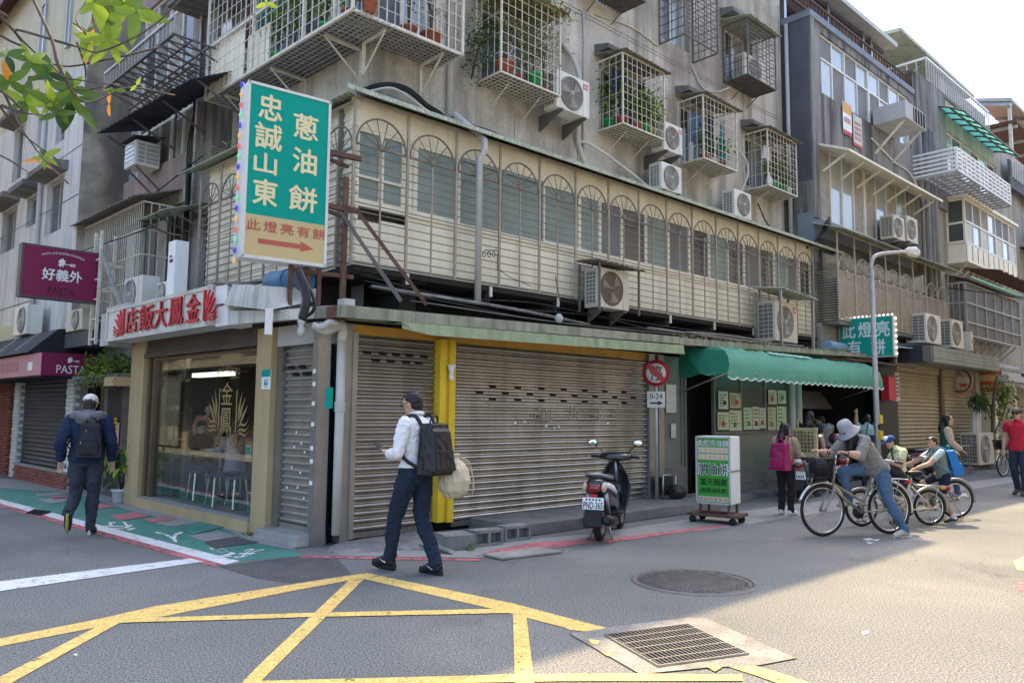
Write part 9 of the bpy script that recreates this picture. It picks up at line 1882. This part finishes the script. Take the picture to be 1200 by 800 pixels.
T=seat(FL,FL.at(276,520,.62)[0],.62,FL.rz+R_(60),'diner in a lavender shirt seated at the right of the nearest restaurant table',(.36,.32,.44),pants=(.03,.04,.07),tilt=-15);hair_long(T,.3)
p=FL.W(FL.at(247,500,1.05)[0],1.05,0);T=person('person in a salmon pink shirt bending over the restaurant table',(p.x,p.y),FL.rz-R_(120),1.62,dict(chest=(0,.16,1.22),neck=(0,.28,1.38),head=(0,.36,1.5),elL=(-.25,.32,1.2),wrL=(-.18,.5,1.0),elR=(.25,.32,1.2),wrR=(.18,.5,1.0),shL=(-.185,.22,1.34),shR=(.185,.22,1.34)),top=(.62,.20,.20),pants=(.03,.03,.05),sleeve=.45,vox=.014,z0=.15);hair_short(T)
# --- tree
TR=Th('street_tree','broad leaved street tree reaching in with twigs at the upper left','tree',FW,(-6.8,2.6,0))
def at3(px,py,d):r=ray(px,py);return EYE+r*(d/r.y)
b=MB();b.tube(sm([(-6.8,2.6,0),(-6.75,2.7,1.5),(-6.5,2.8,3.0),(-6.0,3.0,4.2),(-5.2,3.4,5.0)]),[.17]*7+[.15]*7+[.12]*7+[.08]*4,10)
b.tube(sm([(-6.5,2.8,3.0),(-7.2,3.6,4.4),(-7.6,4.4,5.8)]),[.1]*7+[.06]*6,8);b.tube(sm([(-6.3,2.85,3.6),(-6.2,2.2,5.0),(-6.0,1.9,6.4)]),[.09]*7+[.05]*6,8);TR.part('trunk',b,M['wood'])
br=[([(-40,-10),(0,20),(60,75),(125,70),(190,55)],.012),([(-30,70),(40,90),(90,105),(120,102)],.010),([(30,-20),(60,45),(70,80),(100,120),(150,103),(205,112)],.012),([(-20,90),(0,125),(30,160),(70,190),(55,192)],.009),([(0,100),(15,130),(25,150),(50,185),(80,215)],.010),([(-20,30),(20,35),(90,55),(120,60),(180,30),(230,-20)],.011),([(60,75),(75,90),(100,95),(140,100)],.008),([(100,40),(90,20),(110,-10)],.008),([(10,60),(5,90),(10,110),(30,120)],.008),([(0,125),(25,132),(55,135),(65,129)],.006),([(0,182),(15,190),(30,200),(37,203)],.006),([(90,50),(100,80),(100,100),(108,114)],.007),([(60,75),(80,98),(100,106)],.006)]
DEP=4.2
b=MB();base_=Vector((-5.2,3.4,5.0))
for k,(pts,r)in enumerate(br):
 q=[at3(px,py,DEP+.25*math.sin(k*1.7+i*.8))for i,(px,py)in enumerate(pts)]
 if k in(0,1,3,5):q=[base_]+q
 b.tube(sm(q),[r*.75]*max(1,int(len(sm(q))*.5))+[r*.45]*(len(sm(q))-max(1,int(len(sm(q))*.5))),6)
TR.part('twig',b,M['wood'])
lms={k:leaf_mesh('leaf',M[k],1.0,.34,.22,.22,.8)for k in('leaf','leaf_l','leaf_o','leaf_d')}
def whorl(px,py,n,size,kinds,d=None):
 c=at3(px,py,d or DEP+random.uniform(-.15,.15));st=random.uniform(0,6.28)
 vd=(c-EYE).normalized();ax=(-vd+Vector((random.gauss(0,.25),random.gauss(0,.25),random.gauss(.35,.3)))).normalized()
 e1=ax.orthogonal().normalized();e2=ax.cross(e1)
 for k in range(n):
  a=st+6.28*k/n+random.uniform(-.3,.3);l=size*random.uniform(.62,1.05);w_=l*random.uniform(.85,1.2)
  dy=(e1*math.cos(a)+e2*math.sin(a)+ax*random.uniform(-.35,.55)).normalized();nz=(ax-dy*ax.dot(dy)).normalized();dx=dy.cross(nz)
  o=TR.put('leaf',lms[random.choice(kinds)],c,(Matrix((dx,dy,nz)).transposed()).to_euler(),(w_,l,l))
g_,l_,o_=('leaf','leaf','leaf_l','leaf_d'),('leaf_l','leaf_l','leaf'),('leaf_o',)
for px,py,n,s_,kd in((85,118,8,.20,g_),(58,86,6,.14,g_),(104,42,4,.15,('leaf','leaf_l')),(84,104,6,.17,('leaf','leaf_l')),(35,72,6,.14,('leaf','leaf_l')),(62,120,5,.15,('leaf','leaf_l')),(150,12,5,.2,('leaf','leaf_l')),(128,48,6,.22,l_),(30,120,7,.15,g_),(10,95,5,.13,('leaf','leaf_l','leaf_o')),(110,3,5,.16,g_),(145,5,5,.20,g_),(160,15,4,.2,g_),(52,184,5,.10,('leaf','leaf_l')),(48,190,3,.10,o_),(100,58,2,.14,o_),(108,52,3,.12,('leaf_l',)),(128,122,2,.09,('leaf_o','leaf_dry')if 'leaf_dry' in lms else o_),(8,66,4,.12,g_),(66,134,4,.14,('leaf','leaf_d')),(312,4,3,.10,('leaf_l',)),(160,100,2,.06,('leaf_l',)),(135,106,2,.07,g_)):
 whorl(px,py,n,s_,kd)
b=MB()
def pick():
 c=random.choice(((-7.2,3.6,6.2,1.5),(-6.1,2.0,6.8,1.4),(-5.2,3.4,5.7,.7),(-7.6,4.6,6.6,1.3)));v=Vector((random.gauss(0,1),random.gauss(0,1),random.gauss(0,1))).normalized()*c[3]*random.random()**.4;return Vector(c[:3])+v,v.normalized()
scatter_leaves(b,2600,pick,.17,(0,0,1),asp=.42);TR.part('crown',b,[M['leaf'],M['leaf_d']])
# --- opposite
def opposite(fr,x0,x1,y,label,wm,base):  # out-of-view row, added for bounce light and glass reflections
 T=Th('added_opposite_building',label,'building',fr,((x0+x1)/2,y,0));n=int((x1-x0)/4)
 b=MB();b.box(x0,x1,y-9,y-.3,0,13.5);b.box(x0,x1,y-.3,y,3.4,13.5);T.part('wall',b,wm)
 b=MB();b.box(x0,x1,y,y+.9,3.1,3.35);T.part('canopy',b,M['concrete'])
 for k in range(n):
  xa=x0+(k+.2)*(x1-x0)/n;w_=2.2
  b=MB();b.box(xa-.3,xa+2.7,y-.28,y-.2,.1,3.0);T.part('shopfront',b,base[k%len(base)])
  for r in range(3):
   z=4.6+r*3.1;b=MB();b.box(xa,xa+w_,y+.002,y+.03,z,z+1.5);T.part('window',b,M[('pane_dark','pane_sky','screen')[(k+r)%3]])
   b=MB();b.box(xa-.1,xa+w_+.1,y+.002,y+.5,z-.25,z-.08);T.part('ledge',b,M['concrete'])
opposite(FL,-60,-11,-8.0,'unseen tan apartment row added along the other side of the left street',mat('added_opp_tan',(.24,.21,.17),.9,var=.1),(M['shutter_k'],M['brown'],M['shutter_g']))
opposite(FR,1,60,-12.0,'unseen cream apartment row added along the other side of the right street',mat('added_opp_cream',(.60,.56,.48),.9,var=.1),(M['shutter_y'],M['brown'],M['shutter_g']))
